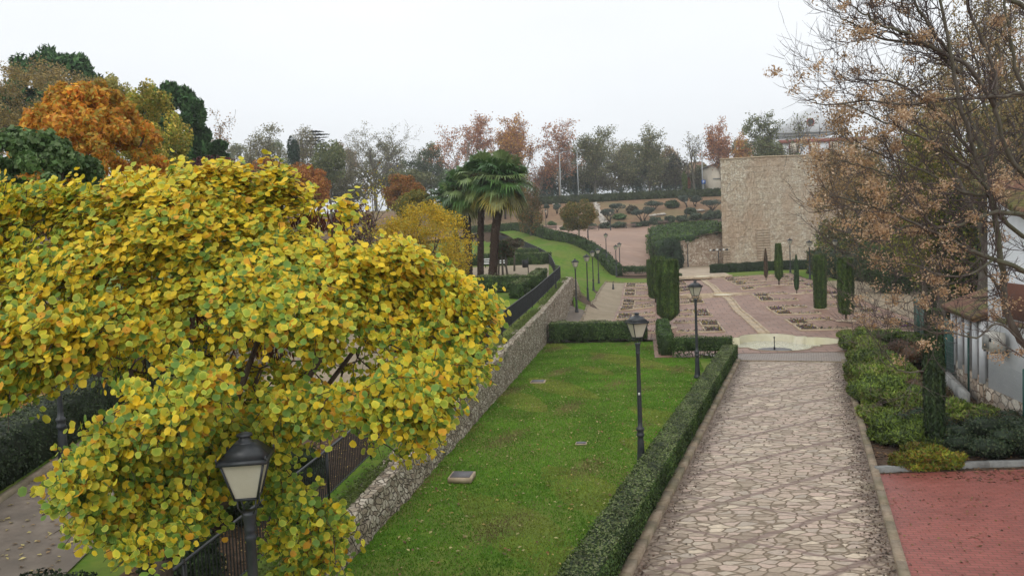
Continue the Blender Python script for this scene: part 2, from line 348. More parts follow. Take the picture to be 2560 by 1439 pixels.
M['sand'] = mnoise('sand_walk', [(.25, (0.23, 0.174, 0.111)), (.5, (0.315, 0.246, 0.162)), (.75, (0.383, 0.306, 0.212))], 3, .85, .4, .02, 12, big=(.5, (0.212, 0.17, 0.102), .5))
M['plaza'] = mnoise('plaza_earth', [(.25, (0.288, 0.169, 0.115)), (.5, (0.374, 0.238, 0.169)), (.75, (0.446, 0.302, 0.223))], .5, .75, .3, .02, 10, big=(.1, (0.302, 0.194, 0.144), .7))
M['hill'] = mnoise('hillside', [(.25, (0.145, 0.0808, 0.0425)), (.5, (0.255, 0.149, 0.0808)), (.75, (0.323, 0.204, 0.111))], .8, .95, .4, .05, 12, big=(.12, (0.145, 0.136, 0.051), .6))
M['flag'] = mstone('flagstones', [(0, (.33, .25, .18)), (.3, (.50, .39, .29)), (.55, (.58, .43, .34)), (.8, (.45, .37, .29)), (1, (.70, .57, .42))], (.21, .155, .10), 5.0, (.6, 1.0, 1), radians(20.3), .5, .095, .018, ((.22, .175, .105), 1.3, .60), spec=.28, bands=True)
M['tiles'] = mbrick('garden_tiles', (.26, .15, .105), (.34, .205, .15), (.075, .042, .03), .8, .8, GA, .024, .5, .5, ((.17, .085, .055), .35, .50), spec=.3)
M['smalltiles'] = mbrick('pool_edge_pavers', (.26, .20, .16), (.32, .25, .20), (.10, .07, .05), .22, .22, PA, .02, .5, .42, ((.17, .125, .095), .5, .53))
M['redbrick'] = mbrick('red_pavers', (.30, .082, .066), (.36, .105, .085), (.19, .08, .05), .22, .11, radians(12), .011, .5, .45, ((.20, .055, .028), .55, .56), spec=.4)
M['kerb'] = mnoise('kerb_stone', [(.3, (0.204, 0.145, 0.0935)), (.5, (0.323, 0.246, 0.17)), (.75, (0.399, 0.323, 0.238))], 5, .8, .4, .02, big=(1.2, (0.119, 0.111, 0.051), .6))
M['kerbw'] = mnoise('concrete_kerb', [(.3, (.20, .20, .19)), (.7, (.33, .33, .31))], 6, .8, .3, .01)
M['bedkerb'] = mnoise('bed_edging', [(.3, (.38, .28, .18)), (.6, (.56, .44, .30))], 4, .7, .3, .01)
M['rubble'] = mstone('rubble_wall', [(0, (.30, .23, .16)), (.35, (.44, .36, .26)), (.7, (.54, .46, .35)), (1, (.66, .58, .46))], (.21, .165, .115), 6.5, (1, 1, 1.25), 0, .9, .11, .07, ((.10, .115, .045), 1.1, .60))
M['tower'] = mstone('tower_masonry', [(0, (.64, .51, .36)), (.3, (.76, .65, .48)), (.6, (.82, .73, .56)), (1, (.90, .84, .70))], (.58, .45, .32), 2.9, (1, 1, 1.9), 0, .9, .11, .14, None, (.80, (.22, .14, .09)), stain=((.60, .43, .29), .22))
M['ashlar'] = mnoise('ashlar_blocks', [(.3, (0.375, 0.285, 0.195)), (.55, (0.48, 0.39, 0.285)), (.8, (0.525, 0.45, 0.352))], 1.4, .85, .4, .04, 8, big=(.5, (0.36, 0.262, 0.18), .6))
M['retain'] = mstone('retaining_stone', [(0, (.36, .25, .18)), (.4, (.52, .40, .29)), (.8, (.64, .53, .41)), (1, (.70, .62, .50))], (.34, .24, .16), 2.3, (1, 1, 1.5), 0, .9, .09, .08)
M['iron'] = mnoise('dark_iron', [(.3, (.014, .016, .018)), (.7, (.028, .031, .034))], 20, .42, .15, .003, spec=.5)
M['lampiron'] = mnoise('lamp_iron', [(.3, (.018, .022, .026)), (.7, (.035, .04, .047))], 12, .4, .15, .003, big=(3, (.06, .06, .055), .35), spec=.5)
M['glass'] = mnoise('frosted_pane', [(.3, (.44, .40, .30)), (.7, (.58, .55, .45))], 2, .35, 0)
M['bark'] = mnoise('bark', [(.3, (.05, .038, .028)), (.6, (.11, .085, .065)), (.8, (.17, .14, .11))], 9, .95, .8, .03, sc3=(1, 1, .3), spec=.2)
M['barkgrey'] = mnoise('grey_bark', [(.3, (.09, .078, .062)), (.6, (.16, .14, .115)), (.8, (.23, .21, .18))], 9, .95, .6, .02, sc3=(1, 1, .3), big=(1.5, (.11, .12, .06), .6), spec=.2)
M['barkpale'] = mnoise('pale_bark', [(.3, (.22, .18, .13)), (.6, (.36, .31, .24)), (.8, (.46, .42, .34))], 3, .95, .4, .02)
M['twig'] = mnoise('twigs', [(.3, (.075, .055, .05)), (.7, (.14, .11, .10))], 3, .9, 0)
M['palmbark'] = mnoise('palm_trunk', [(.3, (.035, .022, .016)), (.55, (.085, .055, .04)), (.8, (.17, .13, .10))], 10, 1, 1, .08, sc3=(1, 1, 2), spec=.1)
M['leaf'] = mleaf('leaves'); M['leafy'] = mleaf('thin_leaves', .42, .5, .35, 9, .12); M['redleaf'] = mleaf('redbud_leaves', .30, .5, .3, 9, .12); M['needle'] = mleaf('needles', .12, .7, .15, 4, .3)
M['frond'] = mleaf('palm_fronds', .2, .38, .5, 5, .2); M['hedge'] = mleaf('hedge_leaves', .12, .6, .3, 1.5, .3)
M['white'] = mnoise('white_render', [(.3, (.66, .68, .70)), (.7, (.78, .79, .80))], 2, .9, .2, .01, big=(.6, (.55, .56, .56), .3))
M['cream'] = mnoise('cream_render', [(.3, (.62, .54, .42)), (.7, (.72, .65, .53))], 1, .9, .2, .01)
M['terracotta'] = mnoise('roof_tiles', [(.3, (.13, .065, .045)), (.6, (.26, .13, .085)), (.8, (.34, .23, .16))], 7, .85, .4, .02, big=(.9, (.11, .16, .03), .7))
M['moss'] = mnoise('roof_moss', [(.3, (.05, .12, .012)), (.6, (.10, .22, .02)), (.8, (.16, .29, .03))], 8, 1, .8, .04, spec=.1)
M['darkglass'] = mflat('window_dark', (.035, .04, .045), .15)
M['redtrim'] = mflat('brick_trim', (.34, .12, .09), .8)
M['brownwall'] = mflat('brown_wall', (.27, .19, .15), .9, nb=.2)
M['greypost'] = mflat('galvanised', (.42, .45, .46), .45, .2)
M['greenmetal'] = mflat('green_metal', (.012, .085, .065), .5)
M['screen'] = mflat('bamboo_screen', (.16, .055, .03), .8, nb=.5)
M['whitepaint'] = mflat('pale_paint', (.75, .75, .72), .5); M['plastic'] = mflat('beige_plastic', (.56, .54, .48), .5)
M['asphalt'] = mnoise('asphalt', [(.3, (.045, .045, .047)), (.7, (.065, .065, .066))], 12, .8, .3, .01)
M['pool'] = mnoise('pool_paint', [(.3, (.62, .57, .42)), (.55, (.70, .65, .50)), (.8, (.78, .74, .60))], 1.5, .6, .1, .01, big=(.9, (.60, .56, .30), .4))
M['stonepale'] = mnoise('pale_rocks', [(.3, (.42, .37, .31)), (.7, (.66, .61, .54))], 5, .9, .5, .05)
M['wood'] = mnoise('bench_wood', [(.3, (.16, .10, .075)), (.7, (.28, .19, .15))], 8, .6, .3, .01, sc3=(.3, 1, 1))
M['blue'] = mflat('sign_blue', (.02, .12, .42), .4); M['brownred'] = mflat('dark_brown', (.10, .035, .02), .8)  # the dark brown also serves as painted shade in openings and holes
M['cover'] = mnoise('manhole_iron', [(.3, (.10, .095, .10)), (.7, (.17, .16, .165))], 25, .6, .4, .01)
def mwater():
    m, t, p, o = newmat('pool_water'); c = coords(t); n = N(t, 'ShaderNodeTexNoise', Scale=3.0, Detail=3); t.links.new(c.outputs[0], n.inputs[0])
    p.inputs['Base Color'].default_value = (.80, .80, .72, 1); p.inputs['Roughness'].default_value = .04; p.inputs['IOR'].default_value = 1.33
    r = N(t, 'ShaderNodeMapRange'); r.inputs[3].default_value = .35; r.inputs[4].default_value = .75; t.links.new(n.outputs[0], r.inputs[0])
    tr = N(t, 'ShaderNodeBsdfTransparent'); tr.inputs[0].default_value = (.97, .98, .95, 1); ms = N(t, 'ShaderNodeMixShader')
    t.links.new(r.outputs[0], ms.inputs[0]); t.links.new(tr.outputs[0], ms.inputs[1]); t.links.new(p.outputs[0], ms.inputs[2]); t.links.new(ms.outputs[0], o.inputs[0])
    bump(t, p, n.outputs[0], .1, .02); return m
M['water'] = mwater()
# ------------------------------------------------------------------ the ground
ys = np.concatenate([[-60, -30, -10], np.arange(0, 56, 4), np.arange(56, 210, 2.), [215, 225, 240, 300, 500, 1200, 2600]])
xs = np.concatenate([[-2000, -700, -300, -150, -100, -75], np.arange(-60, 90, 2.5), [100, 130, 180, 300, 700, 2000]])
Yg, Xg = np.meshgrid(ys, xs, indexing='ij'); b = MB(); Zb = ZG(Xg, Yg) - .12
_T = np.vectorize(zt)(Xg, Yg); _fx = np.interp(Yg, [0, 65.5, 78, 95, 110, 125, 140, 160], [99, 3.4, 3.8, 3.9, 3.6, 2.0, -3, -30]); _sg, _tg = IG(Xg, Yg)
Zb = np.where(((_sg < -5.9) & (_tg < 66)) | ((Yg > 64) & (Yg < 150) & (Xg < _fx)), np.minimum(Zb, _T - .6), Zb)
Zb = np.where(np.hypot(_sg - 6.8, _tg - 44.7) < 6.5, Zb - .8, Zb); b.grid(Xg, Yg, Zb)
tag(b.build('ground', M['soil'], smooth=True), kind='structure')
def strip(name, lf, rf, y0, y1, ny, nx, zf, off, mat, skirt=0):
    yy = np.linspace(y0, y1, ny); u = np.linspace(0, 1, nx)
    L = np.array([lf(y) for y in yy]); R = np.array([rf(y) for y in yy])       # (x,y) pairs
    X = L[:, 0:1] * (1 - u) + R[:, 0:1] * u; Y = L[:, 1:2] * (1 - u) + R[:, 1:2] * u
    Z = np.asarray(zf(X, Y)) + off; b = MB(); b.grid(X, Y, Z)
    return tag(b.build(name, mat, smooth=True), kind='structure')
def gl(s): return lambda t: GF(s, t)
def plf(pts):                                  # polyline as a function of its world y
    pts = np.array(pts, float); return lambda y: (float(np.interp(y, pts[:, 1], pts[:, 0])), y)
def pathline(s): return lambda t: GF(s, t, PA)
# front lawn between the retaining wall and the path
yl = lambda s: (lambda t: GF(s, t))
strip('lawn', plf([GF(-5.75, 2), GF(-5.75, 70)]), plf([GF(-3.2, 2, PA), GF(-3.2, 40, PA), GF(1.2, 47)]), 2, 45.6, 60, 20, ZG, -.02, M['grass'])
# sloping lawn beyond the wall, up to the curved hedge
FENCE = [(3.75, 65.5), (4.1, 78), (4.2, 95), (3.9, 110), (2.4, 125), (-2, 140)]
HEDGE = [(-8, 147), (1.4, 140), (5, 131), (7.5, 125), (9.4, 118), (11.4, 114.5), (12.7, 111), (13.3, 108), (13.9, 105)]
strip('sloping_lawn', plf([(4.6, 58), (4.9, 64.9), (3.7, 65.6)] + FENCE[1:]), plf([GF(-4.6, 58), GF(-4.65, 97), (13.9, 105), (13.3, 108), (12.7, 111), (11.4, 114.5), (9.4, 118), (7.5, 125), (5, 131), (1.4, 140)]), 58, 140, 80, 16, ZG, -.03, M['grass'])
strip('lawn_strip', lambda t: GF(-4.7, t), lambda t: GF(5.2, t), 95.5, 103.5, 8, 12, ZG, .0, M['grass'])
strip('far_lawn', lambda t: GF(10.2, t), lambda t: GF(27, t), 97.5, 110, 8, 12, ZG, .0, M['grass'])
strip('side_lawn', lambda t: GF(17.2, t), lambda t: GF(19.5, t), 84, 97.5, 8, 4, ZG, .0, M['grass'])
# path
strip('flagstone_path', pathline(-3.0), pathline(1.4), 3, 38.6, 50, 8, ZG, .0, M['flag'])
def lerp2(P, Q): return lambda u: tuple(np.array(P) * (1 - u) + np.array(Q) * u)
strip('pool_paving', lerp2(GF(-3.0, 38.7, PA), GF(2.6, 40.6)), lerp2(GF(1.9, 38.7, PA), GF(11, 40.6)), 0, 1, 6, 8, ZG, .03, M['smalltiles'])
strip('garden_paving', lambda t: GF(-2.3, t), lambda t: GF(16.6, t), 48.9, 97.3, 50, 20, ZG, .04, M['tiles'])
strip('paved_strip', lambda t: GF(-2.3, t), lambda t: GF(2.6, t), 46.5, 48.9, 4, 6, ZG, .04, M['tiles'])
strip('paved_strip', lambda t: GF(11, t), lambda t: GF(16.6, t), 42.5, 48.9, 4, 6, ZG, .04, M['tiles'])
strip('paved_corner', lambda t: GF(.4, t), lambda t: GF(2.6, t), 39.8, 46.5, 10, 8, ZG, .02, M['tiles'])
def quatre(cs, ct, a, b, r, n=10, f=1.0):       # outline with four rounded lobes and square shoulders, garden frame
    P = []
    for q in range(4):
        w, h = (a, b) if q % 2 == 0 else (b, a); k = .36
        th = np.linspace(-pi / 2, pi / 2, n)
        lob = [(w - r * .95 + r * .95 * cos(x), r * sin(x)) for x in th]
        sh = [(w - r * .95, r * 1.0), ( (w - r) * .86 if w>h else (w - r) , (h - r) if w > h else (h-r)*.86)]
        for (x, y) in lob + [(w - r * .95, r)]:
            c_, s_ = cos(q * pi / 2), sin(q * pi / 2); P.append((cs + (x * c_ - y * s_) * f, ct + (x * s_ + y * c_) * f))
        x, y = w - r * .95, h - r * .95
        c_, s_ = cos(q * pi / 2), sin(q * pi / 2); P.append((cs + (x * c_ - y * s_) * f, ct + (x * s_ + y * c_) * f))
        P.append((cs + ((r) * c_ - y * s_) * f, ct + ((r) * s_ + y * c_) * f))
    return np.array(P)
PC = (6.8, 44.7)
PO = quatre(*PC, 3.5, 3.5, 1.55)
def ringmesh(b, O, I, zo, zi, col=None):
    n = len(O); V = [(*GF(*p), z) for p, z in zip(O, np.broadcast_to(zo, (n,)))] + [(*GF(*p), z) for p, z in zip(I, np.broadcast_to(zi, (n,)))]
    j = np.arange(n); j2 = (j + 1) % n; b.add(V, np.stack([j, j2, j2 + n, j + n], -1), col)
def boxproj(P, c, x0, x1, y0, y1):
    out = []
    for p in P:
        d = np.array(p) - c; k = min(((x1 - c[0]) / d[0] if d[0] > 1e-6 else (x0 - c[0]) / d[0] if d[0] < -1e-6 else 1e9), ((y1 - c[1]) / d[1] if d[1] > 1e-6 else (y0 - c[1]) / d[1] if d[1] < -1e-6 else 1e9))
        out.append(tuple(np.array(c) + d * k))
    return np.array(out)
def addcorners(P, c, x0, x1, y0, y1):              # insert outline points that look at the box corners
    out = [];
    cor = [math.atan2(y - c[1], x - c[0]) for x, y in ((x1, y1), (x0, y1), (x0, y0), (x1, y0))]
    n = len(P)
    for i in range(n):
        p, q = P[i], P[(i + 1) % n]; out.append(tuple(p))
        a0 = math.atan2(p[1] - c[1], p[0] - c[0]); a1 = math.atan2(q[1] - c[1], q[0] - c[0])
        if a1 < a0 - pi: a1 += 2 * pi
        for k in cor:
            for kk in (k, k + 2 * pi):
                if a0 + 1e-6 < kk < a1 - 1e-6:
                    u = (kk - a0) / (a1 - a0); out.append((p[0] * (1 - u) + q[0] * u, p[1] * (1 - u) + q[1] * u))
    return np.array(out)
PO = addcorners(PO, PC, 2.6, 11, 40.6, 48.9)
b = MB(); OB = boxproj(PO, PC, 2.6, 11, 40.6, 48.9); ringmesh(b, OB, PC + (PO - PC) * 1.05, ZG(*GF(OB[:, 0], OB[:, 1])) + .04, .035)
tag(b.build('pool_surround', M['tiles']), kind='structure')
strip('sand_walk', lambda t: GF(-4.5, t), lambda t: GF(-2.3, t), 47.2, 96, 50, 6, ZG, .01, M['sand'])
strip('bare_strip', lambda t: GF(-5.75, t), lambda t: GF(-4.5, t), 46.4, 62, 10, 4, ZG, .0, M['dirtpath'])
strip('side_path', lambda t: GF(16.6, t), lambda t: GF(24, t), 44, 84, 20, 6, ZG, .02, M['sand'])
strip('tower_paving', lambda t: GF(4.0, t), lambda t: GF(10.3, t), 97.3, 121, 14, 8, ZG, .03, M['ashlar'])
strip('tower_forecourt', lambda t: GF(4.0, t), lambda t: GF(30, t), 110, 124, 10, 20, ZG, .015, M['sand'])
PZR = [(18.9, 106), (20, 112), (21.5, 120), (23.6, 133), (26, 151), (30, 160), (36, 168)]
PZL = [(13.9, 105), (12.9, 111), (11.6, 115), (9.6, 118.5), (7.7, 125.5), (5.2, 131.5), (1.6, 141), (-6, 150), (-10, 168)]
strip('plaza', plf(PZL), plf(PZR), 105.6, 168, 60, 26, ZG, .06, M['plaza'])
strip('hillside', plf([(-60, 140), (-60, 200)]), plf([(90, 140), (90, 200)]), 163, 197, 30, 40, ZG, -.06, M['hill'])
strip('planting_slope', plf([(-30, 140), (-10, 150), (-6, 168)]), plf([(2, 140), (-5, 150), (-8, 168)]), 142, 168, 10, 6, ZG, .02, M['hill'])
def bankz(X, Y):
    X = np.asarray(X, float); Y = np.asarray(Y, float)
    zt_ = np.interp(X, [22, 24.4, 31, 60], [4.6, 4.9, 6.15, 8]); Z = zt_ + (ZG(X, np.full_like(X, 168.)) + .1 - zt_) * np.clip((Y - 119) / 49., 0, 1); Z[:, 0] = ZG(X[:, 0], Y[:, 0]) - .4; return Z
strip('bank', plf([(23.0, 118.6), (23.2, 133), (26, 151), (33, 166)]), plf([(at(1806, 600, 118.6)[0], 118.6), (at(1806, 600, 134)[0], 134), (60, 137), (60, 166)]), 119.3, 167, 20, 12, bankz, .05, M['soil'])
strip('road', plf([(-90, 190), (-90, 240)]), plf([(100, 190), (100, 240)]), 198, 210, 4, 10, ZG, .03, M['asphalt'])
K0, K1 = hit(2180, 1186), hit(2950, 1160)
strip('planting_bed', lerp2(K0[:2], GF(1.5, 46, PA)), lerp2(K1[:2], GF(7.5, 46, PA)), 0, 1, 20, 8, ZG, .0, M['soil'])
strip('red_paving', lerp2(GF(1.56, 3, PA), K0[:2]), lerp2(GF(12, 3, PA), K1[:2]), 0, 1, 10, 10, ZG, .012, M['redbrick'])
# upper terrace on the left (its own raised sheet)
def ztv(X, Y): return np.vectorize(zt)(X, Y)
strip('upper_terrace', plf([(-90, -20), (-90, 160)]), plf([GF(-5.85, -5), GF(-5.85, 65.2), (3.7, 66)] + FENCE[1:] + [(-4, 150)]), -4, 150, 80, 40, ztv, .0, M['grass'])
def tz(x, y): return float(zt(x, y))
tp = lambda px, py: hit(px, py, tz)
A0, A1 = tp(-260, 1439), tp(150, 1160)
tl = np.array([A0, A1]); dirv = (tl[1] - tl[0]) / np.linalg.norm(tl[1] - tl[0])
KL = lambda t: (tl[0][:2] + dirv[:2] * t)
nrm = np.array([dirv[1], -dirv[0]])
strip('gravel_walk', lambda t: KL(t), lambda t: KL(t) + nrm * 2.6, -6, 26, 30, 8, ztv, .03, M['dirtpath'])
strip('terrace_sand', plf([tp(900, 694)[:2], tp(900, 655)[:2]]), plf([tp(1372, 694)[:2], tp(1372, 658)[:2]]), tp(1372, 694)[1], tp(1372, 660)[1], 14, 12, ztv, .03, M['sand'])
strip('terrace_court', plf([(-14, 20), (-6, 48)]), plf([GF(-9.5, 20), GF(-9.5, 48)]), 22, 46, 14, 12, ztv, .03, M['sand'])
# ------------------------------------------------------------------ fountain pool, channel, cross pool
def c3(s, t, z): x, y = GF(s, t); return (x, y, z)
pool = thing('fountain_pool', 'sunken lobed fountain pool with yellowish walls at the end of the flagstone path', 'pool', c3(*PC, 0))
b = MB(); ringmesh(b, PC + (PO - PC) * 1.05, PO, .055, .06); ringmesh(b, PC + (PO - PC) * 1.05, PC + (PO - PC) * 1.05, -.1, .055); b.build('rim', M['kerb'], pool)
b = MB(); ringmesh(b, PO, PC + (PO - PC) * .99, .06, -.5); b.build('basin_wall', M['pool'], pool)
b = MB(); Q = PC + (PO - PC) * 1.0; b.add([(*GF(*p), -.5) for p in Q] + [(*GF(*PC), -.5)], np.array([[i, (i + 1) % len(Q), len(Q)] for i in range(len(Q))])); b.build('basin_floor', M['pool'], pool)
b = MB(); b.add([(*GF(*p), -.36) for p in Q] + [(*GF(*PC), -.36)], np.array([[i, (i + 1) % len(Q), len(Q)] for i in range(len(Q))])); b.build('water', M['water'], pool)
b = MB(); b.lathe([(.05, -.4), (.05, -.2), (.025, -.15), (.025, .28), (.05, .30), (.04, .36)], c3(6.8, 44.4, 0), 8); b.build('nozzle', M['iron'], pool)
b = MB(); b.lathe([(.9, -.37), (.9, -.345), (.7, -.345)], c3(6.8, 44.4, 0), 20); b.build('nozzle_grate', M['cover'], pool)
def channel(t0, t1, label):
    th = thing('water_channel', label, 'channel', c3(6.85, t0, float(zg(*GF(6.85, t0)))), 'channels running up the paved garden')
    n = max(6, int((t1 - t0) / 2)); tt = np.linspace(t0, t1, n)
    for nm, s0, s1, dz, m in (('edging', 6.52, 6.66, .11, 'bedkerb'), ('edging', 7.04, 7.18, .11, 'bedkerb'), ('channel_bed', 6.66, 7.04, .06, 'bedkerb')):
        b = MB()
        for a, c in zip(tt[:-1], tt[1:]):
            z0, z1 = zg(*GF(6.85, a)), zg(*GF(6.85, c))
            P = [c3(s0, a, z0), c3(s1, a, z0), c3(s1, c, z1), c3(s0, c, z1), c3(s0, a, z0 + dz), c3(s1, a, z0 + dz), c3(s1, c, z1 + dz), c3(s0, c, z1 + dz)]
            b.hexa(P)
        b.build(nm, M[m], th)
channel(48.25, 70.5, 'long pale stone water channel from the fountain pool to the cross-shaped pool')
channel(74.2, 95.4, 'far stone water channel between the cross-shaped pool and the tower end')
def smallpool(name, label, cs, ct, a, b_, r, z, h):
    th = thing(name, label, 'pool', c3(cs, ct, z)); O = quatre(cs, ct, a, b_, r); c = np.array([cs, ct]); sc = lambda d: O + np.sign(O - c) * 0 - (O - c) / (np.linalg.norm(O - c, axis=1)[:, None]) * d
    b = MB(); ringmesh(b, O, O, z - .1, z + h); ringmesh(b, O, sc(.22), z + h, z + h); ringmesh(b, sc(.22), sc(.24), z + h, z + .06); b.build('rim', M['bedkerb'], th)
    b = MB(); I = sc(.2); b.add([(*GF(*p), z + .07) for p in I] + [c3(cs, ct, z + .07)], np.array([[i, (i + 1) % len(I), len(I)] for i in range(len(I))])); b.build('basin_floor', M['pool'], th)
smallpool('cross_pool', 'shallow raised pool crossing the channel halfway up the paved garden', 6.8, 72.3, 3.7, 1.9, .95, .5, .2)
smallpool('lobed_pool', 'small shallow pool at the far end of the paved garden nearest the tower', 6.8, 98.0, 3.6, 2.2, 1.1, .86, .15)
# ------------------------------------------------------------------ flower beds
FL = [(.55, .52, .5), (.5, .38, .04), (.16, .06, .22), (.3, .05, .05), (.10, .12, .05), (.08, .07, .05), (.05, .08, .03), (.07, .1, .04), (.10, .09, .06)]
def bed(s0, s1, sa, t0, t1, far, label):
    # soil box s0..s1, arm reaching to sa along the near or the far edge
    zz = zg(*GF((s0 + s1) / 2, t0)); th = thing('flower_bed', label, 'flower bed', c3(s0, t0, zz), 'L-shaped flower beds in the paving')
    w = .11; h = .13; ta, tb = (t1 - .45, t1) if far else (t0, t0 + .45)
    lo, hi = min(s0, s1), max(s0, s1); b = MB()
    def bar(a0, a1, b0, b1):
        P = [(a0, b0), (a1, b0), (a1, b1), (a0, b1)]; V = [c3(p[0], p[1], zg(*GF(*p)) - .05) for p in P] + [c3(p[0], p[1], zg(*GF(*p)) + h) for p in P]; b.hexa(V)
    left = sa < lo; x0, x1 = (sa, lo) if left else (hi, sa)
    bar(lo - w, hi + w, t0 - w, t0) if not (not far) else bar(min(lo, x0) - w, max(hi, x1) + w, t0 - w, t0)
    bar(min(lo, x0) - w, max(hi, x1) + w, t1, t1 + w) if far else bar(lo - w, hi + w, t1, t1 + w)
    (bar(hi, hi + w, t0, t1) if left else bar(lo - w, lo, t0, t1))
    if far: bar(x0, x1, ta - w, ta)
    else: bar(x0, x1, tb, tb + w)
    e = lo if left else hi
    if far: bar(e - w * left, e + w * (not left), t0, ta - w)
    else: bar(e - w * left, e + w * (not left), tb + w, t1)
    bar(sa - w, sa, ta, tb) if left else bar(sa, sa + w, ta, tb)
    b.build('edging', M['bedkerb'], th)
    b = MB(); V = [c3(*p, zg(*GF(*p)) + .085) for p in ((lo, t0), (hi, t0), (hi, t1), (lo, t1))]; b.add(V, [[0, 1, 2, 3]])
    V = [c3(*p, zg(*GF(*p)) + .081) for p in ((x0, ta), (x1, ta), (x1, tb), (x0, tb))]; b.add(V, [[0, 1, 2, 3]]); b.build('bed_soil', M['soil'], th)
    b = MB(); n = 240; k = int(n * .7)
    ss = np.concatenate([NR.uniform(lo, hi, k), NR.uniform(x0, x1, n - k)]); tt = np.concatenate([NR.uniform(t0, t1, k), NR.uniform(ta + .1, tb - .1, n - k)])
    x, y = GF(ss, tt); P = np.stack([x, y, ZG(x, y) + .1 + NR.uniform(0, .12, n)], 1); ci = NR.integers(0, len(FL), n)
    C = np.array(FL)[ci] * NR.uniform(.7, 1.2, (n, 1)); Nn = NR.normal(size=(n, 3)) * .6 + [0, -.3, 1]
    b.cards(P, Nn, NR.uniform(.05, .12, n), C); b.build('pansies', M['leaf'], th)['kind'] = 'stuff'
rows = [49.15, 57.3, 65.35, 73.6, 81.8, 90.0]
ordn = ['nearest', 'second', 'third', 'fourth', 'fifth', 'farthest']
for k, t0 in enumerate(rows):
    for j, (d0, d1, far) in enumerate(((0, 2.1, False), (2.95, 5.1, True))):
        which = 'near' if j == 0 else 'far'
        cols = [(-2.0, -1.0, .65, 'beside the sandy walk')]
        if not (k == 3 and j == 0) and not (k == 2 and j == 1 and False): cols += [(3.6, 4.6, 1.95, 'left of the channel'), (10.1, 9.1, 11.8, 'right of the channel')]
        cols += [(15.7, 14.7, 13.2, 'beside the right-hand garden edge')]
        for (a, c, sa, where) in cols:
            if a > 10.4 or a < 3 or True:
                lo, hi = min(a, c), max(a, c)
                bed(lo, hi, sa, t0 + d0, t0 + d1, far, 'stone-edged pansy bed, %s one of %s pair, in the row %s' % (which, ordn[k], where))
# ------------------------------------------------------------------ kerbs
def kerb(name, label, pts, w, h, zf, mat, cat='kerb', grp=None):
    pts = np.array(pts, float); o = []; 
    d = np.gradient(pts, axis=0); d /= np.linalg.norm(d, axis=1)[:, None]; nn = np.stack([d[:, 1], -d[:, 0]], 1) * w / 2
    b = MB(); L = pts - nn; R = pts + nn; z = np.array([float(zf(*p)) for p in pts])
    for i in range(len(pts) - 1):
        q = [L[i], R[i], R[i + 1], L[i + 1]]; zz = [z[i], z[i], z[i + 1], z[i + 1]]; e = .004
        g = (pts[i + 1] - pts[i]); g = g / np.linalg.norm(g) * e
        q = [q[0] + g, q[1] + g, q[2] - g, q[3] - g]
        b.hexa([(*a, c - .15) for a, c in zip(q, zz)] + [(*a, c + h) for a, c in zip(q, zz)])
    return tag(b.build(name, mat, org=(*pts[0], z[0])), label, cat, grp)
def line(P, Q, n): u = np.linspace(0, 1, n)[:, None]; return np.array(P) * (1 - u) + np.array(Q) * u
kerb('path_kerb', 'weathered mossy stone kerb along the left edge of the flagstone path', line(GF(-3.1, 5, PA), GF(-3.1, 38.6, PA), 34), .2, .12, zg, M['kerb'])
kerb('path_kerb', 'stone kerb along the right edge of the flagstone path by the junipers', line(GF(1.47, 5, PA), GF(1.47, 39, PA), 34), .17, .1, zg, M['kerb'])
kerb('step_edge', 'low stone step across the far end of the flagstone path', line(GF(-3.05, 38.65, PA), GF(1.5, 38.65, PA), 6), .16, .03, zg, M['kerb'], 'step')
RK = [hit(2190, 1180)[:2], hit(2330, 1172)[:2], hit(2470, 1166)[:2], hit(2700, 1160)[:2], hit(2900, 1155)[:2]]
kerb('concrete_kerb', 'pale concrete kerb between the red brick paving and the shrub bed', RK, .16, .14, zg, M['kerbw'])
kerb('sand_walk_kerb', 'stone kerb between the sandy walk and the sloping lawn lamps', line(GF(-4.55, 47.4), GF(-4.55, 96.5), 30), .14, .09, zg, M['kerb'])
kerb('sand_walk_end_kerb', 'stone kerb closing the far end of the sandy walk', line(GF(-4.5, 96.6), GF(4.0, 96.9), 8), .14, .09, zg, M['kerb'])
kerb('garden_edge_kerb', 'stone kerb along the right-hand edge of the paved garden', line(GF(16.7, 49), GF(16.7, 97), 24), .14, .09, zg, M['kerb'])
kp = [KL(t) for t in np.linspace(-6, 26, 20)]
kerb('terracotta_kerb', 'reddish stone kerb between the dirt walk and the clipped hedge at lower left', [np.array(p) - nrm * .1 for p in kp], .14, .1, tz, M['kerb'])
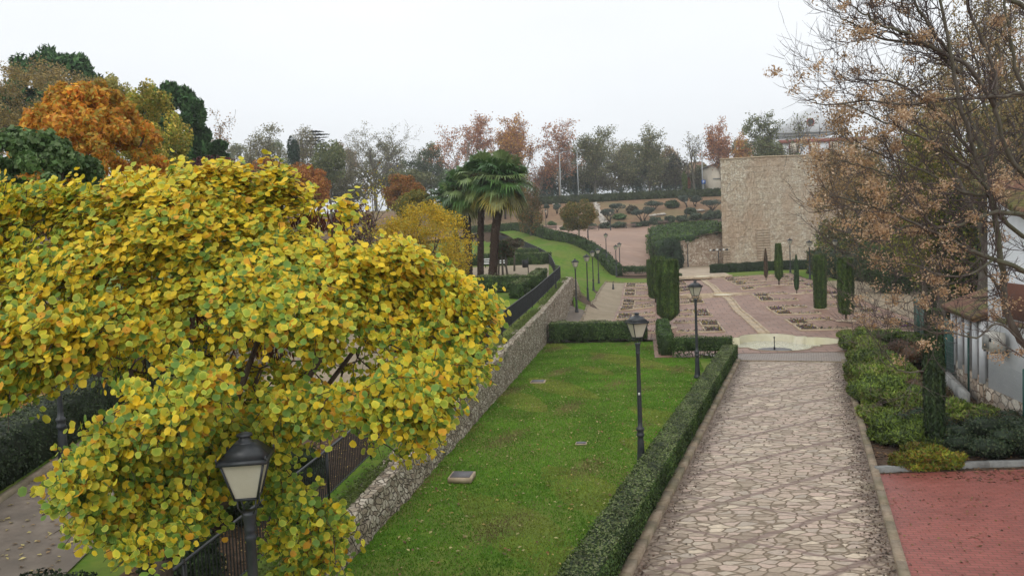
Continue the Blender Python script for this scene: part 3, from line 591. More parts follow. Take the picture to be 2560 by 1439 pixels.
# ------------------------------------------------------------------ retaining wall with iron railing
def wallbetween(name, label, ts, s0, s1, zf0, zf1, mat, lump=.06, cat='wall'):
    b = MB(); ny = 10; ts = np.asarray(ts)
    Z0 = np.array([zf0(*GF(s1, t)) for t in ts]); Z1 = np.array([zf1(*GF(s1, t)) for t in ts]); rr = np.random.default_rng(3)
    def face(s, sg):
        U = np.linspace(0, 1, ny); T = np.repeat(ts[:, None], ny, 1); SS = s + sg * rr.uniform(-lump, lump, T.shape)
        X, Y = GF(SS, T); Z = Z0[:, None] * (1 - U) + Z1[:, None] * U; Z[:, -1] += rr.uniform(-.05, .06, len(ts)); return X, Y, Z
    Xa, Ya, Za = face(s1, 1); b.grid(Xa, Ya, Za)
    Xb, Yb = GF(np.full(len(ts), s0), ts); b.grid(np.stack([Xa[:, -1], Xb], 1), np.stack([Ya[:, -1], Yb], 1), np.stack([Za[:, -1], Z1 + .02], 1))
    P = [(*GF(s0, ts[-1]), Z0[-1]), (*GF(s1, ts[-1]), Z0[-1]), (*GF(s1, ts[-1]), Z1[-1]), (*GF(s0, ts[-1]), Z1[-1])]; b.add(P, [[0, 1, 2, 3]])
    return tag(b.build(name, mat, org=(*GF(s1, ts[0]), Z0[0])), label, cat)
wallbetween('retaining_wall', 'long rough limestone retaining wall holding the terrace above the lawn', np.arange(2, 65.3, .3), -6.25, -5.72, lambda x, y: zg(x, y) - .3, lambda x, y: tz(x, y) + .06, M['rubble'])
b = MB(); X, Y = GF(np.array([-6.0, -5.05]), 65.05); z = zg(4.8, 65)
b.hexa([(*GF(-6.3, 64.9), z - .3), (*GF(-5.0, 65.0), z - .3), (*GF(-5.0, 65.6), z - .3), (*GF(-6.3, 65.5), z - .3), (*GF(-6.3, 64.9), 2.95), (*GF(-5.45, 65.0), 2.7), (*GF(-5.45, 65.6), 2.7), (*GF(-6.3, 65.5), 2.95)])
b.build('wall_end', M['rubble'], bpy.data.objects['retaining_wall'])
# moss and weeds on the wall head
n = 26000; t_ = NR.uniform(6, 64, n); s_ = -6.0 - np.abs(NR.normal(0, .22, n)); x, y = GF(s_, t_); keep = np.sin(t_ * 1.3) + np.sin(t_ * .47 + 1) + NR.normal(0, .7, n) > -.5
x, y, s_, t_ = x[keep], y[keep], s_[keep], t_[keep]; P = np.stack([x, y, np.array([tz(a, c) for a, c in zip(x, y)]) + .09], 1)
b = MB(); b.cards(P, NR.normal(size=(len(P), 3)) * .8 + [0, 0, 1], NR.uniform(.03, .07, len(P)), np.array([.13, .17, .04]) * NR.uniform(.6, 1.4, (len(P), 1)), 1.4)
tag(b.build('wall_moss', M['leaf']), 'green moss and weeds along the top of the retaining wall', 'moss', kind='stuff')
def railing(name, label, pts, zf, h=1.05, step=.10, grp=None, bar=.011):
    pts = np.array(pts, float); seg = np.linalg.norm(np.diff(pts, axis=0), axis=1); cum = np.concatenate([[0], np.cumsum(seg)]); Lt = cum[-1]
    f = lambda u: np.array([np.interp(u, cum, pts[:, 0]), np.interp(u, cum, pts[:, 1])])
    th = thing(name, label, 'railing', (*pts[0], float(zf(*pts[0]))), grp)
    posts = np.arange(0, Lt + .01, Lt / max(1, round(Lt / 2.6)))
    for i, u in enumerate(posts):
        p = f(u); z = float(zf(*p)); b = MB(); b.box((*p, z + h / 2), (.045, .045, h + .06), 0); b.build('post', M['iron'], th)
    uu = np.linspace(0, Lt, max(2, int(Lt / 1.3) + 1)); PP = np.array([f(u) for u in uu]); ZZ = np.array([float(zf(*p)) for p in PP])
    for nm, dz, r in (('top_rail', h, .026), ('bottom_rail', .13, .016)):
        b = MB(); b.tube(np.column_stack([PP, ZZ + dz]), r, 6); b.build(nm, M['iron'], th)
    for u0, u1 in zip(posts[:-1], posts[1:]):
        us = np.arange(u0 + step / 2, u1, step); P = np.array([f(u) for u in us]); z = np.array([float(zf(*p)) for p in P]); b = MB()
        b.segs(np.column_stack([P, z + .1]), np.column_stack([P, z + h]), np.full(len(us), bar), np.full(len(us), bar), 4); b.build('bar_panel', M['iron'], th)
    return th
railing('iron_railing', 'long black iron railing along the head of the retaining wall', [GF(-6.6, t) for t in np.arange(5, 65, 1.0)] + [(3.55, 65.6)], tz)
railing('iron_railing', 'black iron railing curving away between the terrace and the sloping lawn', [(3.62, 65.9)] + [(a - .12, c) for a, c in FENCE[1:]], tz, bar=.012)
# ------------------------------------------------------------------ street lamps
PROF = [(.19, 0), (.19, .06), (.16, .10), (.135, .2), (.125, .35), (.105, .6), (.10, .78), (.085, .86), (.085, .90), (.12, .93), (.125, .97), (.10, 1.0), (.10, 1.06), (.125, 1.09), (.12, 1.13), (.075, 1.17), (.07, 1.3), (.066, 2.2), (.056, 3.02), (.07, 3.04), (.07, 3.07), (.056, 3.09), (.07, 3.12), (.07, 3.15), (.062, 3.17), (.085, 3.28), (.092, 3.31)]
def lamp(loc, label, rz=0.35, grp='lanterned street lamps of the park', full=True):
    th = thing('street_lamp', label, 'street lamp', loc, grp)
    x, y, z = loc; b = MB(); b.lathe([(r * .84, h) for r, h in PROF], (x, y, z), 20); b.build('pole', M['lampiron'], th, smooth=False)
    if not full: return th
    R = np.array([[cos(rz), -sin(rz)], [sin(rz), cos(rz)]])
    def sq(w, h): return [(*(np.array([x, y]) + R @ np.array(p) * w / 2), z + h) for p in ((-1, -1), (1, -1), (1, 1), (-1, 1))]
    lo, hi = (.21, 3.46), (.40, 3.83)
    b = MB()
    for i in range(4):
        b.tube([sq(.10, 3.3)[i], sq(.17, 3.38)[i], sq(.17, 3.47)[i]], .009, 5)
    b.build('bracket', M['lampiron'], th)
    b = MB(); A, B = sq(*lo), sq(*hi)
    for i in range(4):
        b.tube([A[i], B[i]], .013, 4); b.tube([A[i], A[(i + 1) % 4]], .014, 4); b.tube([B[i], B[(i + 1) % 4]], .014, 4)
    b.build('lantern_frame', M['lampiron'], th)
    A, B = sq(lo[0] - .012, lo[1]), sq(hi[0] - .012, hi[1])
    for i in range(4):
        j = (i + 1) % 4; b = MB(); b.add([A[i], A[j], B[j], B[i]], [[0, 1, 2, 3]]); b.build('pane', M['glass'], th)
    b = MB(); b.hexa(sq(.47, 3.82) + sq(.45, 3.86)); b.hexa(sq(.44, 3.86) + sq(.20, 3.99))
    b.lathe([(.105, 3.985), (.075, 4.0), (.05, 4.04), (.048, 4.05)], (x, y, z), 12); b.lathe([(.05, 4.045), (.078, 4.055), (.07, 4.075), (.03, 4.09)], (x, y, z), 12)
    for i in range(4): b.tube([sq(.45, 3.85)[i], sq(.45, 3.9)[i]], .01, 4)
    b.build('lantern_roof', M['lampiron'], th)
    return th
LAMP0 = lamp((0, 0, 0), 'x')
def lampcopy(loc, label, rz=.35):
    c = copy_tree(LAMP0); c.location = Vector([float(a) for a in loc]); c.rotation_euler = (0, 0, rz - .35); c['label'] = label; return c
pA = at(619, 1300, 7.65); zA = tz(pA[0], pA[1])
lps = [((pA[0] + .02, 7.65, .18), 'nearest lamp, its big grey lantern standing in front of the yellow-green leaves', .12),
       ((at(156, 1100, 17.3)[0], 17.3, 1.42), 'lamp at lower left whose black pole stands by the clipped hedge, lantern hidden in leaves', .3),
       (hit(1604, 1178), 'lamp with a small white sticker on its pole, on the lawn by the path hedge', .3),
       (hit(1744, 944), 'second lamp along the path hedge, in front of the paved garden', .25),
       (hit(1442, 780), 'first of the four lamps in line on the lawn beside the sandy walk', .3), (hit(1470, 752), 'second of the four lamps in line beside the sandy walk', .5),
       (hit(1484, 726), 'third of the four lamps in line beside the sandy walk', .2), (hit(1497, 708), 'farthest of the four lamps in line beside the sandy walk', .4),
       ((at(1540, 650, 104)[0], 104, 1.0), 'left lamp of the close pair at the low end of the earth plaza', .3), ((at(1549, 640, 110)[0], 110, 1.25), 'right lamp of the close pair at the low end of the earth plaza', .6),
       ((at(1515, 610, 108.5)[0], 108.5, 2.6), 'lamp rising behind the curved hedge on the left of the earth plaza', .3),
       ((at(1470, 590, 122)[0], 122, 6.1), 'lamp half hidden by the round-headed tree at the curved hedge', .3),
       (hit(1527, 577), 'lamp at the back of the earth plaza between two benches', .3), ((at(1716, 540, 172)[0], 172, 9.3), 'small far lamp in the shrubs above the bright junipers', .3),
       ((at(1365, 560, 158)[0], 158, 8.0), 'lamp at the far left end of the plaza below the twisted olive', .3),
       (hit(1720, 667), 'lamp by the stone retaining wall with a dark spotlight bar beside it', .3), (hit(2025, 697), 'lamp by the right-hand garden kerb in front of the tower', .3),
       (hit(1976, 683), 'lamp standing in the back hedge against the tower wall', .3), (hit(2089, 694), 'rightmost lamp in front of the tower, seen through the twigs', .3)]
for i, (p, lb, rz) in enumerate(lps): lampcopy(p, lb, rz)
for ch in list(LAMP0.children): bpy.data.objects.remove(ch)
bpy.data.objects.remove(LAMP0)
p = hit(1393, 803); lamp(p, 'black lamp post with its lantern missing, beside the end of the retaining wall', grp=None, full=False)
b = MB(); p = hit(1604, 1178); b.box((p[0] - .012, p[1] - .062, 2.02), (.05, .012, .06)); b.build('sticker', M['whitepaint'], [o for o in S.objects if o.get('label', '').startswith('lamp with a small white')][0])
# copies keep their own local frame, so the sticker is given in the lamp's frame
st = [o for o in S.objects if o.name.startswith('sticker')][0]
for v in st.data.vertices: v.co = Vector((v.co.x % 1 if False else v.co.x, v.co.y, v.co.z))
_lp = st.parent
st.data.transform(Matrix.Translation(-Vector((float(p[0]), float(p[1]), 0)) + Vector(list(_lp.get('_w'))))); st.rotation_euler = -_lp.rotation_euler.to_matrix().to_euler().to_quaternion().to_euler() if False else (0, 0, -_lp.rotation_euler[2])
# ------------------------------------------------------------------ spotlight bars
def spotbar(x, y, z, h, w, k, label, pole=True):
    th = thing('spotlight_bar', label, 'spotlights', (x, y, z)); b = MB()
    if pole: b.tube([(x, y, z), (x, y, z + h)], .07, 8)
    b.tube([(x - w / 2, y, z + h), (x + w / 2, y, z + h)], .045, 6); b.build('mast', M['iron'], th)
    for i in range(k):
        xx = x - w / 2 + (i + .5) * w / k; b = MB(); b.box((xx, y - .15, z + h + .12), (.28, .25, .26), 0.2 * (i % 3 - 1), top=.8); b.build('spotlight', M['iron'] if i % 2 else M['whitepaint'], th)
q = hit(1797, 664); spotbar(q[0], q[1], q[2], 2.25, 2.9, 6, 'T-shaped mast carrying a row of small spotlights in front of the tower foot')
q = hit(1720, 667); spotbar(q[0] - 1.3, q[1] + .3, q[2], 3.1, 1.7, 4, 'short dark bar of spotlights on a mast beside the retaining wall lamp')
# ------------------------------------------------------------------ tower and stone retaining wall
def tp3(px, py, d): return at(px, py, d)
def towerthing():
    F = [at(1806, 600, 119.8)[:2], at(1925, 600, 118.5)[:2], at(2110, 600, 120)[:2], np.array(at(2120, 600, 131)[:2]), np.array(at(1830, 600, 134)[:2])]
    th = thing('stone_tower', 'massive square tower of sandy rubble masonry behind the paved garden', 'tower', (*F[1], 1.0))
    def face(P, Q, z0, z1, nx, nz, seed, amp=.07):
        r = np.random.default_rng(seed); U = np.linspace(0, 1, nx); Wv = np.linspace(0, 1, nz); d = np.array(Q) - P; nn = np.array([d[1], -d[0]]) / np.linalg.norm(d)
        off = r.normal(0, amp, (nx, nz)); off[0] = off[-1] = 0
        X = P[0] + d[0] * U[:, None] + nn[0] * off; Y = P[1] + d[1] * U[:, None] + nn[1] * off; Z = np.repeat((z0 + (z1 - z0) * Wv)[None], nx, 0)
        return X, Y, Z
    b = MB(); zt_ = 16.9
    for i in range(5):
        X, Y, Z = face(F[i], F[(i + 1) % 5], -.5, zt_, 50, 60, i); b.grid(X, Y, Z)
    b.build('masonry', M['tower'], th)
    b = MB(); b.prism([tuple(f + (f - np.mean(F, 0)) / np.linalg.norm(f - np.mean(F, 0)) * .18) for f in F], zt_, zt_ + .18); b.build('coping', M['bedkerb'], th)
    # dressed corner and patched strip of squared blocks
    def patch(P, Q, z0, z1, name):
        b = MB(); d = np.array(Q) - P; nn = np.array([d[1], -d[0]]) / np.linalg.norm(d); r = random.Random(5); z = z0
        while z < z1:
            h = .38; n = max(2, int(np.linalg.norm(d) / .8)); e = r.uniform(0, .12)
            for i in range(n):
                a = P + d * (i / n + .003); c = P + d * ((i + 1) / n - .003); o = .2 + r.uniform(0, .04)
                b.hexa([(*(a + nn * o), z), (*(c + nn * o), z), (*c, z), (*a, z), (*(a + nn * o), z + h - .025), (*(c + nn * o), z + h - .025), (*c, z + h - .025), (*a, z + h - .025)])
            z += h
        b.build(name, M['ashlar'], th)
    patch(F[0], F[0] + (F[1] - F[0]) * .16, .8, 4.2, 'corner_blocks'); patch(F[0] + (F[1] - F[0]) * .72, F[1], .8, 6.4, 'patched_blocks')
    patch(F[1] + (F[2] - F[1]) * .62, F[1] + (F[2] - F[1]) * .70, .8, 4.5, 'patched_blocks')
    b = MB(); c = at(1846, 446, 120.8); b.box((c[0], c[1] - .35, c[2]), (1.9, .7, .22)); b.box((c[0] - .3, c[1] - .3, c[2] + .55), (.5, .6, .8)); b.box((c[0] + .25, c[1] - .3, c[2] - .5), (.35, .5, .9)); b.box((c[0] + .95, c[1] - .3, c[2] - .45), (.2, .4, .35)); b.build('corbel_stump', M['brownred'], th)
    b = MB(); c = at(1960, 539, 119.2); b.box((c[0], c[1] - .1, c[2]), (.3, .35, .3)); b.build('putlog_hole_shade', M['brownred'], th)  # dark brown box painted in for the shade of a putlog hole
towerthing()
b = MB(); P0, P1 = np.array(at(1690, 640, 118.6)[:2]), np.array(at(1812, 640, 121)[:2]); U = np.linspace(0, 1, 40); Wv = np.linspace(0, 1, 14); r = np.random.default_rng(2)
zt1 = np.interp(U, [0, 1], [4.95, 6.25]); X = P0[0] + (P1[0] - P0[0]) * U[:, None] + 0 * Wv; Y = P0[1] + (P1[1] - P0[1]) * U[:, None] + r.normal(0, .06, (40, 14)) + .06 * Wv; Z = .9 + (zt1[:, None] - .9) * Wv
b.grid(X, Y, Z); b.grid(np.stack([X[:, -1], X[:, -1]], 1), np.stack([Y[:, -1], Y[:, -1] + .6], 1), np.stack([Z[:, -1], Z[:, -1]], 1))
tag(b.build('bank_wall', M['retain'], org=(*P0, .9)), 'rubble wall rising towards the tower and holding the juniper bank', 'wall')
# ------------------------------------------------------------------ far buildings
def bx(name, mat, c, s, par, rz=0): b = MB(); b.box(c, s, rz); return b.build(name, mat, par)
def px3(px, py, d): return at(px, py, d)
b0 = at(2035, 400, 215); zb = 15.2
hall = thing('white_hall', 'white gabled hall with a round window, misty behind the tower', 'building', (b0[0], 215, zb))
def zpx(px, py, d): return at(px, py, d)[2]
xl, xr = at(1880, 400, 215)[0], at(2250, 400, 215)[0]; gl_, gr_ = at(1965, 300, 215)[0], at(2110, 300, 215)[0]; gx = at(2027, 265, 215)[0]
bx('wall', M['white'], ((xl + xr) / 2, 222, (zb + zpx(2035, 345, 215)) / 2), (xr - xl, 14, zpx(2035, 345, 215) - zb), hall)
zg0, zg1 = zpx(2030, 330, 215), zpx(2027, 268, 215); b = MB(); V = []
for y in (214.8, 229): V += [(gl_ - 2.5, y, zg0), (2 * gx - gl_ + 2.5, y, zg0), (gx, y, zg1)]
b.add(V, [np.array([[0, 1, 2], [5, 4, 3]]), np.array([[0, 3, 4, 1], [1, 4, 5, 2], [2, 5, 3, 0]])]); b.build('gable', M['white'], hall)
for z in (zg0 - .15, zpx(2030, 338, 215)): bx('cornice', M['kerbw'], (gx, 214.6, z), (2 * (gx - gl_) + 6, .6, .35), hall)
b = MB(); th_ = np.linspace(0, 2 * pi, 20); c = at(2027, 305, 214.4); b.tube(np.column_stack([c[0] + .95 * np.cos(th_), np.full(20, 214.6), c[2] + .95 * np.sin(th_)]), .16, 6); rw = b.build('round_window', M['redtrim'], hall)
b = MB(); b.add(np.column_stack([c[0] + .9 * np.cos(th_), np.full(20, 214.7), c[2] + .9 * np.sin(th_)]), [np.arange(19)[None]]); b.build('pane', M['darkglass'], rw)
for wx in (1985, 2035, 2085, 2140):
    c = at(wx, 368, 214.7); f = bx('window', M['redtrim'], (c[0], 214.85, c[2]), (2.6, .3, 3.6), hall); bx('pane', M['cream'], (c[0], 214.65, c[2]), (2.0, .2, 3.0), f)
bx('brick_band', M['redtrim'], (gx + 3, 214.7, zpx(2030, 352, 215)), (2 * (gx - gl_) + 10, .35, .9), hall)
x0 = at(1722, 440, 225); ho = thing('brick_house', 'brown gabled house behind bare trees at the end of the road', 'building', (at(1755, 440, 225)[0], 225, 15.2))
xa, xb = at(1722, 440, 225)[0], at(1781, 440, 225)[0]; zr, zr2 = zpx(1750, 432, 225), zpx(1750, 400, 225)
bx('wall', M['brownwall'], ((xa + xb) / 2, 230, (15 + zr) / 2), (xb - xa, 10, zr - 15), ho)
b = MB(); b.add([(xa - .5, 224.5, zr), (xb + .5, 224.5, zr), (xb + .5, 236, zr), (xa - .5, 236, zr), (xa + 1.5, 230, zr2), (xb - 1.5, 230, zr2)], [np.array([[0, 1, 5, 4], [2, 3, 4, 5]]), np.array([[1, 2, 5], [3, 0, 4]])]); b.build('roof', M['terracotta'], ho)
for wx in (1733, 1746, 1762, 1774):
    c = at(wx, 445, 224.8); f = bx('window', M['cream'], (c[0], 224.9, c[2]), (1.0, .2, 1.7), ho); bx('pane', M['darkglass'], (c[0], 224.78, c[2]), (.75, .12, 1.4), f)
cb = thing('cream_building', 'plain cream building edge just left of the tower top', 'building', (at(1800, 440, 205)[0], 205, 15.2))
xa, xb = at(1785, 440, 205)[0], at(1850, 440, 205)[0]; zc = zpx(1790, 412, 205); bx('wall', M['cream'], ((xa + xb) / 2, 212, (15 + zc) / 2), (xb - xa, 12, zc - 15), cb); bx('cornice', M['kerbw'], ((xa + xb) / 2, 211.9, zc + .15), (xb - xa + .6, 12.6, .3), cb); bx('string_course', M['kerbw'], ((xa + xb) / 2, 205.9, zpx(1790, 446, 205)), (xb - xa, .3, .25), cb)
# mesh fence behind the road
th = thing('mesh_fence', 'tall teal mesh fence behind the parked cars', 'fence', (at(1350, 480, 214)[0], 214, 15.2))
xa, xb = at(1345, 480, 214)[0], at(1782, 480, 214)[0]; nP = 22
for i in range(nP): xx = xa + (xb - xa) * i / (nP - 1); b = MB(); b.tube([(xx, 214, 15.0), (xx, 214, 19.4)], .055, 5); b.build('post', M['greenmetal'], th)
b = MB(); zz = np.arange(15.3, 19.4, .28); b.segs(np.array([(xa, 214, z) for z in zz]), np.array([(xb, 214, z) for z in zz]), np.full(len(zz), .02), np.full(len(zz), .02), 3)
xx = np.arange(xa, xb, .3); b.segs(np.array([(x, 214, 15.2) for x in xx]), np.array([(x, 214, 19.3) for x in xx]), np.full(len(xx), .02), np.full(len(xx), .02), 3); b.build('mesh', M['greenmetal'], th)
# road lamp poles and parking sign
for (px, top, w, lb) in ((1402, 382, .09, 'white road lamp pole rising between the far plane trees'), (1446, 378, .08, 'slim grey road pole left of the willowy green tree'), (1757, 360, .10, 'pale blue-grey road pole by the parking sign')):
    c = at(px, 480, 196); zt_ = zpx(px, top, 196); th = thing('road_pole', lb, 'pole', (c[0], 196, 15.0)); b = MB(); b.tube([(c[0], 196, 15), (c[0], 196, zt_)], [w * 1.6, w], 8); b.build('shaft', M['greypost'], th)
    b = MB(); b.tube([(c[0], 196, zt_ - .1), (c[0] + .5, 196, zt_ + .15), (c[0] + 1.3, 196, zt_ + .2)], .05, 5); b.box((c[0] + 1.5, 196, zt_ + .2), (.7, .25, .14)); b.build('lamp_arm', M['greypost'], th)
c = at(1759, 455, 195.4); th = thing('parking_sign', 'blue parking sign with a white P', 'sign', (c[0], 195.4, 15.0)); bx('plate', M['blue'], (c[0], 195.4, c[2]), (.95, .06, .95), th); bx('post', M['greypost'], (c[0], 195.46, (15 + c[2]) / 2), (.07, .05, c[2] - 15.0), th)
b = MB(); zc = c[2]; b.box((c[0] - .14, 195.36, zc), (.12, .02, .62))
tt_ = np.linspace(-pi / 2, pi / 2, 9); rr_ = .155
for a, d in zip(tt_[:-1], tt_[1:]):
    for_ = [(c[0] + .0 + r_ * cos(q) * 1.0, 195.36, zc + .155 + r_ * sin(q)) for q in (a, d) for r_ in (.09, .2)]
    b.add(for_, [[0, 1, 3, 2]])
b.box((c[0] - .04, 195.36, zc + .30), (.12, .02, .1)); b.box((c[0] - .04, 195.36, zc + .01), (.12, .02, .1)); b.build('letter', M['whitepaint'], th)
# ------------------------------------------------------------------ parked cars
def car(x, y, z, colr, label, rz=0, wide=False):
    th = thing('parked_car', label, 'car', (x, y, z), 'cars parked along the road above the hill hedge'); L, Wd = 4.3, 1.75
    m = mflat('car_paint', colr, .3)
    prof = [(-2.15, .35), (-2.15, .75), (-1.95, .92), (-1.55, 1.0), (-.95, 1.40), (-.2, 1.47), (.55, 1.42), (1.15, 1.0), (1.9, .86), (2.13, .68), (2.15, .35)]
    def ext(pr, w, yo=0): 
        n = len(pr); V = [(x + p[0], y - w / 2, z + p[1]) for p in pr] + [(x + p[0], y + w / 2, z + p[1]) for p in pr]; j = np.arange(n); j2 = (j + 1) % n
        b.add(V, [np.stack([j, j2, j2 + n, j + n], -1), j[None], (j[::-1] + n)[None]])
    b = MB(); ext(prof, Wd); b.build('body', m, th)
    b = MB(); ext([(-1.35, 1.03), (-.92, 1.33), (-.2, 1.39), (-.2, 1.03)], Wd + .02); ext([(-.1, 1.03), (-.1, 1.39), (.5, 1.35), (.98, 1.03)], Wd + .02); b.build('side_windows', M['darkglass'], th)
    b = MB(); b.add([(x + .58, y - .7, z + 1.425), (x + .58, y + .7, z + 1.425), (x + 1.13, y + .75, z + 1.03), (x + 1.13, y - .75, z + 1.03)], [[0, 1, 2, 3]]); b.build('windscreen', M['darkglass'], th)
    for sx in (-1.35, 1.35):
        for sy in (-1, 1):
            b = MB(); t_ = np.linspace(0, 2 * pi, 16, endpoint=False); yy = y + sy * (Wd / 2 - .08)
            V = [(x + sx + .31 * cos(a), yy - .11, z + .31 + .31 * sin(a)) for a in t_] + [(x + sx + .31 * cos(a), yy + .11, z + .31 + .31 * sin(a)) for a in t_]; j = np.arange(16); j2 = (j + 1) % 16
            b.add(V, [np.stack([j, j2, j2 + 16, j + 16], -1), j[None], (j[::-1] + 16)[None]]); b.build('wheel', M['iron'], th)
    th.rotation_euler = (0, 0, rz)
cars = [(1366, (.75, .76, .78), 'white car at the far left end of the parked row'), (1403, (.72, .74, .76), 'white car beneath the white road pole'), (1467, (.5, .53, .56), 'silver car above the round-headed tree'), (1534, (.35, .39, .42), 'grey-blue car parked before the big tree trunk'),
        (1590, (.78, .79, .8), 'white car just left of the small dark bush by the road'), (1615, (.75, .76, .78), 'white car just right of the small dark bush by the road'), (1647, (.7, .73, .75), 'pale car, left of two touching white cars'), (1672, (.78, .79, .8), 'white car, right of two touching white cars'),
        (1703, (.6, .62, .64), 'pale car mostly hidden left of the yellow-green cypress'), (1736, (.32, .40, .40), 'greenish grey car right of the yellow-green cypress'), (1782, (.72, .74, .78), 'silver white car nearest the tower'), (1800, (.05, .055, .06), 'dark car half hidden by the tower edge')]
for i, (px, col, lb) in enumerate(cars):
    d = 199.5 + (i % 2) * 3.2; c = at(px, 480, d); car(c[0], d, 15.25 + .15 * (i % 3) + 0.18, col, lb, .02)
# benches
def bench(p, label, w=2.2, rz=0.1):
    th = thing('park_bench', label, 'bench', p, 'slatted benches along the back of the plaza'); x, y, z = p
    b = MB(); 
    for i in range(4): b.box((x, y - .15 + i * .14, z + .45), (w, .11, .04))
    b.build('seat', M['wood'], th); b = MB()
    for i in range(3): b.box((x, y + .36 + i * .03, z + .58 + i * .13), (w, .03, .11))
    b.build('backrest', M['wood'], th)
    for sx in (-w / 2 + .2, w / 2 - .2):
        b = MB(); b.box((x + sx, y - .12, z + .21), (.06, .06, .44)); b.box((x + sx, y + .34, z + .42), (.06, .06, .85)); b.box((x + sx, y + .1, z + .4), (.06, .45, .05)); b.build('leg', M['iron'], th)
    th.rotation_euler = (0, 0, rz)
for px, py, lb, rz in ((1376, 579, 'bench at the far left of the plaza beside a lamp', 0), (1485, 577, 'grey bench just right of the round-headed tree', 0.05), (1578, 571, 'bench in the middle of the back edge of the plaza', .05), (1660, 563, 'bench at the right end of the plaza above the junipers', .3)):
    p = hit(px, py) + [0, 0, .1]; bench(p, lb, 2.4, rz)
# little things
p = hit(1533, 723); th = thing('drinking_tap', 'small dark tap post standing on the sandy walk', 'tap', p); b = MB(); b.lathe([(.14, 0), (.14, .12), (.09, .2), (.08, .5), (.05, .62)], p, 10); b.build('post', M['iron'], th); b = MB(); b.tube([p + [0, 0, .55], p + [-.03, -.05, .75], p + [.1, -.1, .9]], .03, 5); b.build('spout', M['iron'], th)
def cover(px0, px1, py, label, w, l, h=.05):
    p = hit((px0 + px1) / 2, py); th = thing('manhole_cover', label, 'manhole cover', p, 'square covers in the front lawn'); b = MB(); b.box(p + [0, 0, h / 2], (w, l, h), -.16); b.build('frame', M['bedkerb'], th); b = MB(); b.box(p + [0, 0, h + .008], (w * .84, l * .84, .02), -.16); b.build('lid', M['cover'], th)
cover(1327, 1363, 955, 'small square iron cover flush in the lawn far from the camera', .62, .62); cover(1130, 1180, 1198, 'raised concrete inspection box nearest the railing lawn edge', .6, .6, .13); cover(1440, 1466, 1109, 'pale flat slab half sunk in the lawn', .32, .25, .03)
p = at(1366, 624, 92); p[2] = 4.05; th = thing('stone_basin', 'round pale stone basin on the lawn outside the curving railing', 'basin', p - [0, 0, .7]); b = MB(); b.lathe([(.22, -.7), (.12, -.6), (.12, -.2), (.4, -.05), (.48, .06), (.42, .08), (.3, .02), (.02, .0)], p, 20); b.build('bowl', M['stonepale'], th)
p = tp(1321, 686); th = thing('litter_bin', 'dark litter bin hung on a post on the terrace sand', 'litter bin', p); b = MB(); b.tube([p, p + [0, 0, 1.5]], .045, 6); b.build('post', M['iron'], th); b = MB(); b.box(p + [-.28, 0, .95], (.42, .38, .65), .1, top=1.1); b.build('bin', M['iron'], th)
p = tp(1238, 668); th = thing('terrace_bench', 'pale slatted bench at the back of the terrace sand', 'bench', p); b = MB()
for i in range(3): b.box(p + [0, 0, .45 + i * .22], (2.3, .06, .12))
b.box(p + [0, -.25, .42], (2.3, .45, .06)); b.build('slats', M['whitepaint'], th); 
for sx in (-1, 1): b = MB(); b.box(p + [sx, -.1, .2], (.07, .45, .42)); b.build('leg', M['iron'], th)
# ------------------------------------------------------------------ houses on the right
HA, HB = np.array([15.02, 25.2]), np.array([14.15, 20.4]); hd = (HB - HA) / np.linalg.norm(HB - HA); hn = np.array([hd[1], -hd[0]])
if hn[0] > 0: hn = -hn                                   # points to the path side
ww = thing('white_house', 'white rendered house wall at the right edge with an air conditioner', 'house', (*HA, 0))
def wal(u, o, z): p = HA + hd * u + hn * o; return (p[0], p[1], z)
def wbox(name, mat, u0, u1, o0, o1, z0, z1, par, z0b=None, z1b=None, fan=0):
    z1b = z1 if z1b is None else z1b
    A_, B_ = np.array(wal(u0, o1, 0)), np.array(wal(u0, o0, 0)); A_ = A_ + np.array([0, 1, 0]) * fan
    P = [wal(u0, o0, z0), wal(u1, o0, z0), wal(u1, o1, z0), (A_[0], A_[1], z0), wal(u0, o0, z1), wal(u1, o0, z1b), wal(u1, o1, z1b), (A_[0], A_[1], z1)]
    b = MB(); b.hexa(P); return b.build(name, mat, par)
wbox('wall', M['white'], 0, 12, 0, -4.5, -.1, 7.05, ww, z1b=3.2, fan=2.2)
wbox('stone_base', M['retain'], -.02, 12, .06, .003, -.1, .78, ww)
wbox('roof', M['terracotta'], -.1, 12, .35, -4.7, 7.08, 7.3, ww, z1b=7.3) if False else None
P = [wal(-.15, .3, 7.1), wal(6, .3, 5.2), wal(6, -4.8, 5.2), wal(-.15, -4.8, 7.1)]; b = MB(); b.hexa(P + [(p[0], p[1], p[2] + .14) for p in P]); rf = b.build('roof', M['terracotta'], ww)
b = MB()
for k in range(26): u = -.1 + k * .24; b.tube([wal(u, .38, 7.25 - u * .308), wal(u, -4.8, 7.25 - u * .308)], .1, 6)
b.build('tile_rows', M['terracotta'], rf)
wbox('bamboo_screen', M['screen'], 1.2, 8, .06, .01, 3.15, 4.2, ww)
wbox('ledge', M['terracotta'], .75, 9, .16, .004, 2.98, 3.1, ww)
ac = thing('air_conditioner', 'old beige air conditioner on brackets on the white wall', 'air conditioner', wal(1.25, .3, 2.3)); rz_ = math.atan2(hd[1], hd[0]); q = np.array(wal(1.25, .32, 2.42))
b = MB(); b.box(q, (.78, .36, .56), rz_); b.build('casing', M['plastic'], ac); q2 = np.array(wal(1.2, .51, 2.43)); b = MB(); b.box(q2, (.42, .025, .42), rz_); b.build('grille', M['kerbw'], ac)
b = MB(); b.box(np.array(wal(1.52, .51, 2.5)), (.12, .03, .12), rz_); b.build('control_panel', M['darkglass'], ac)
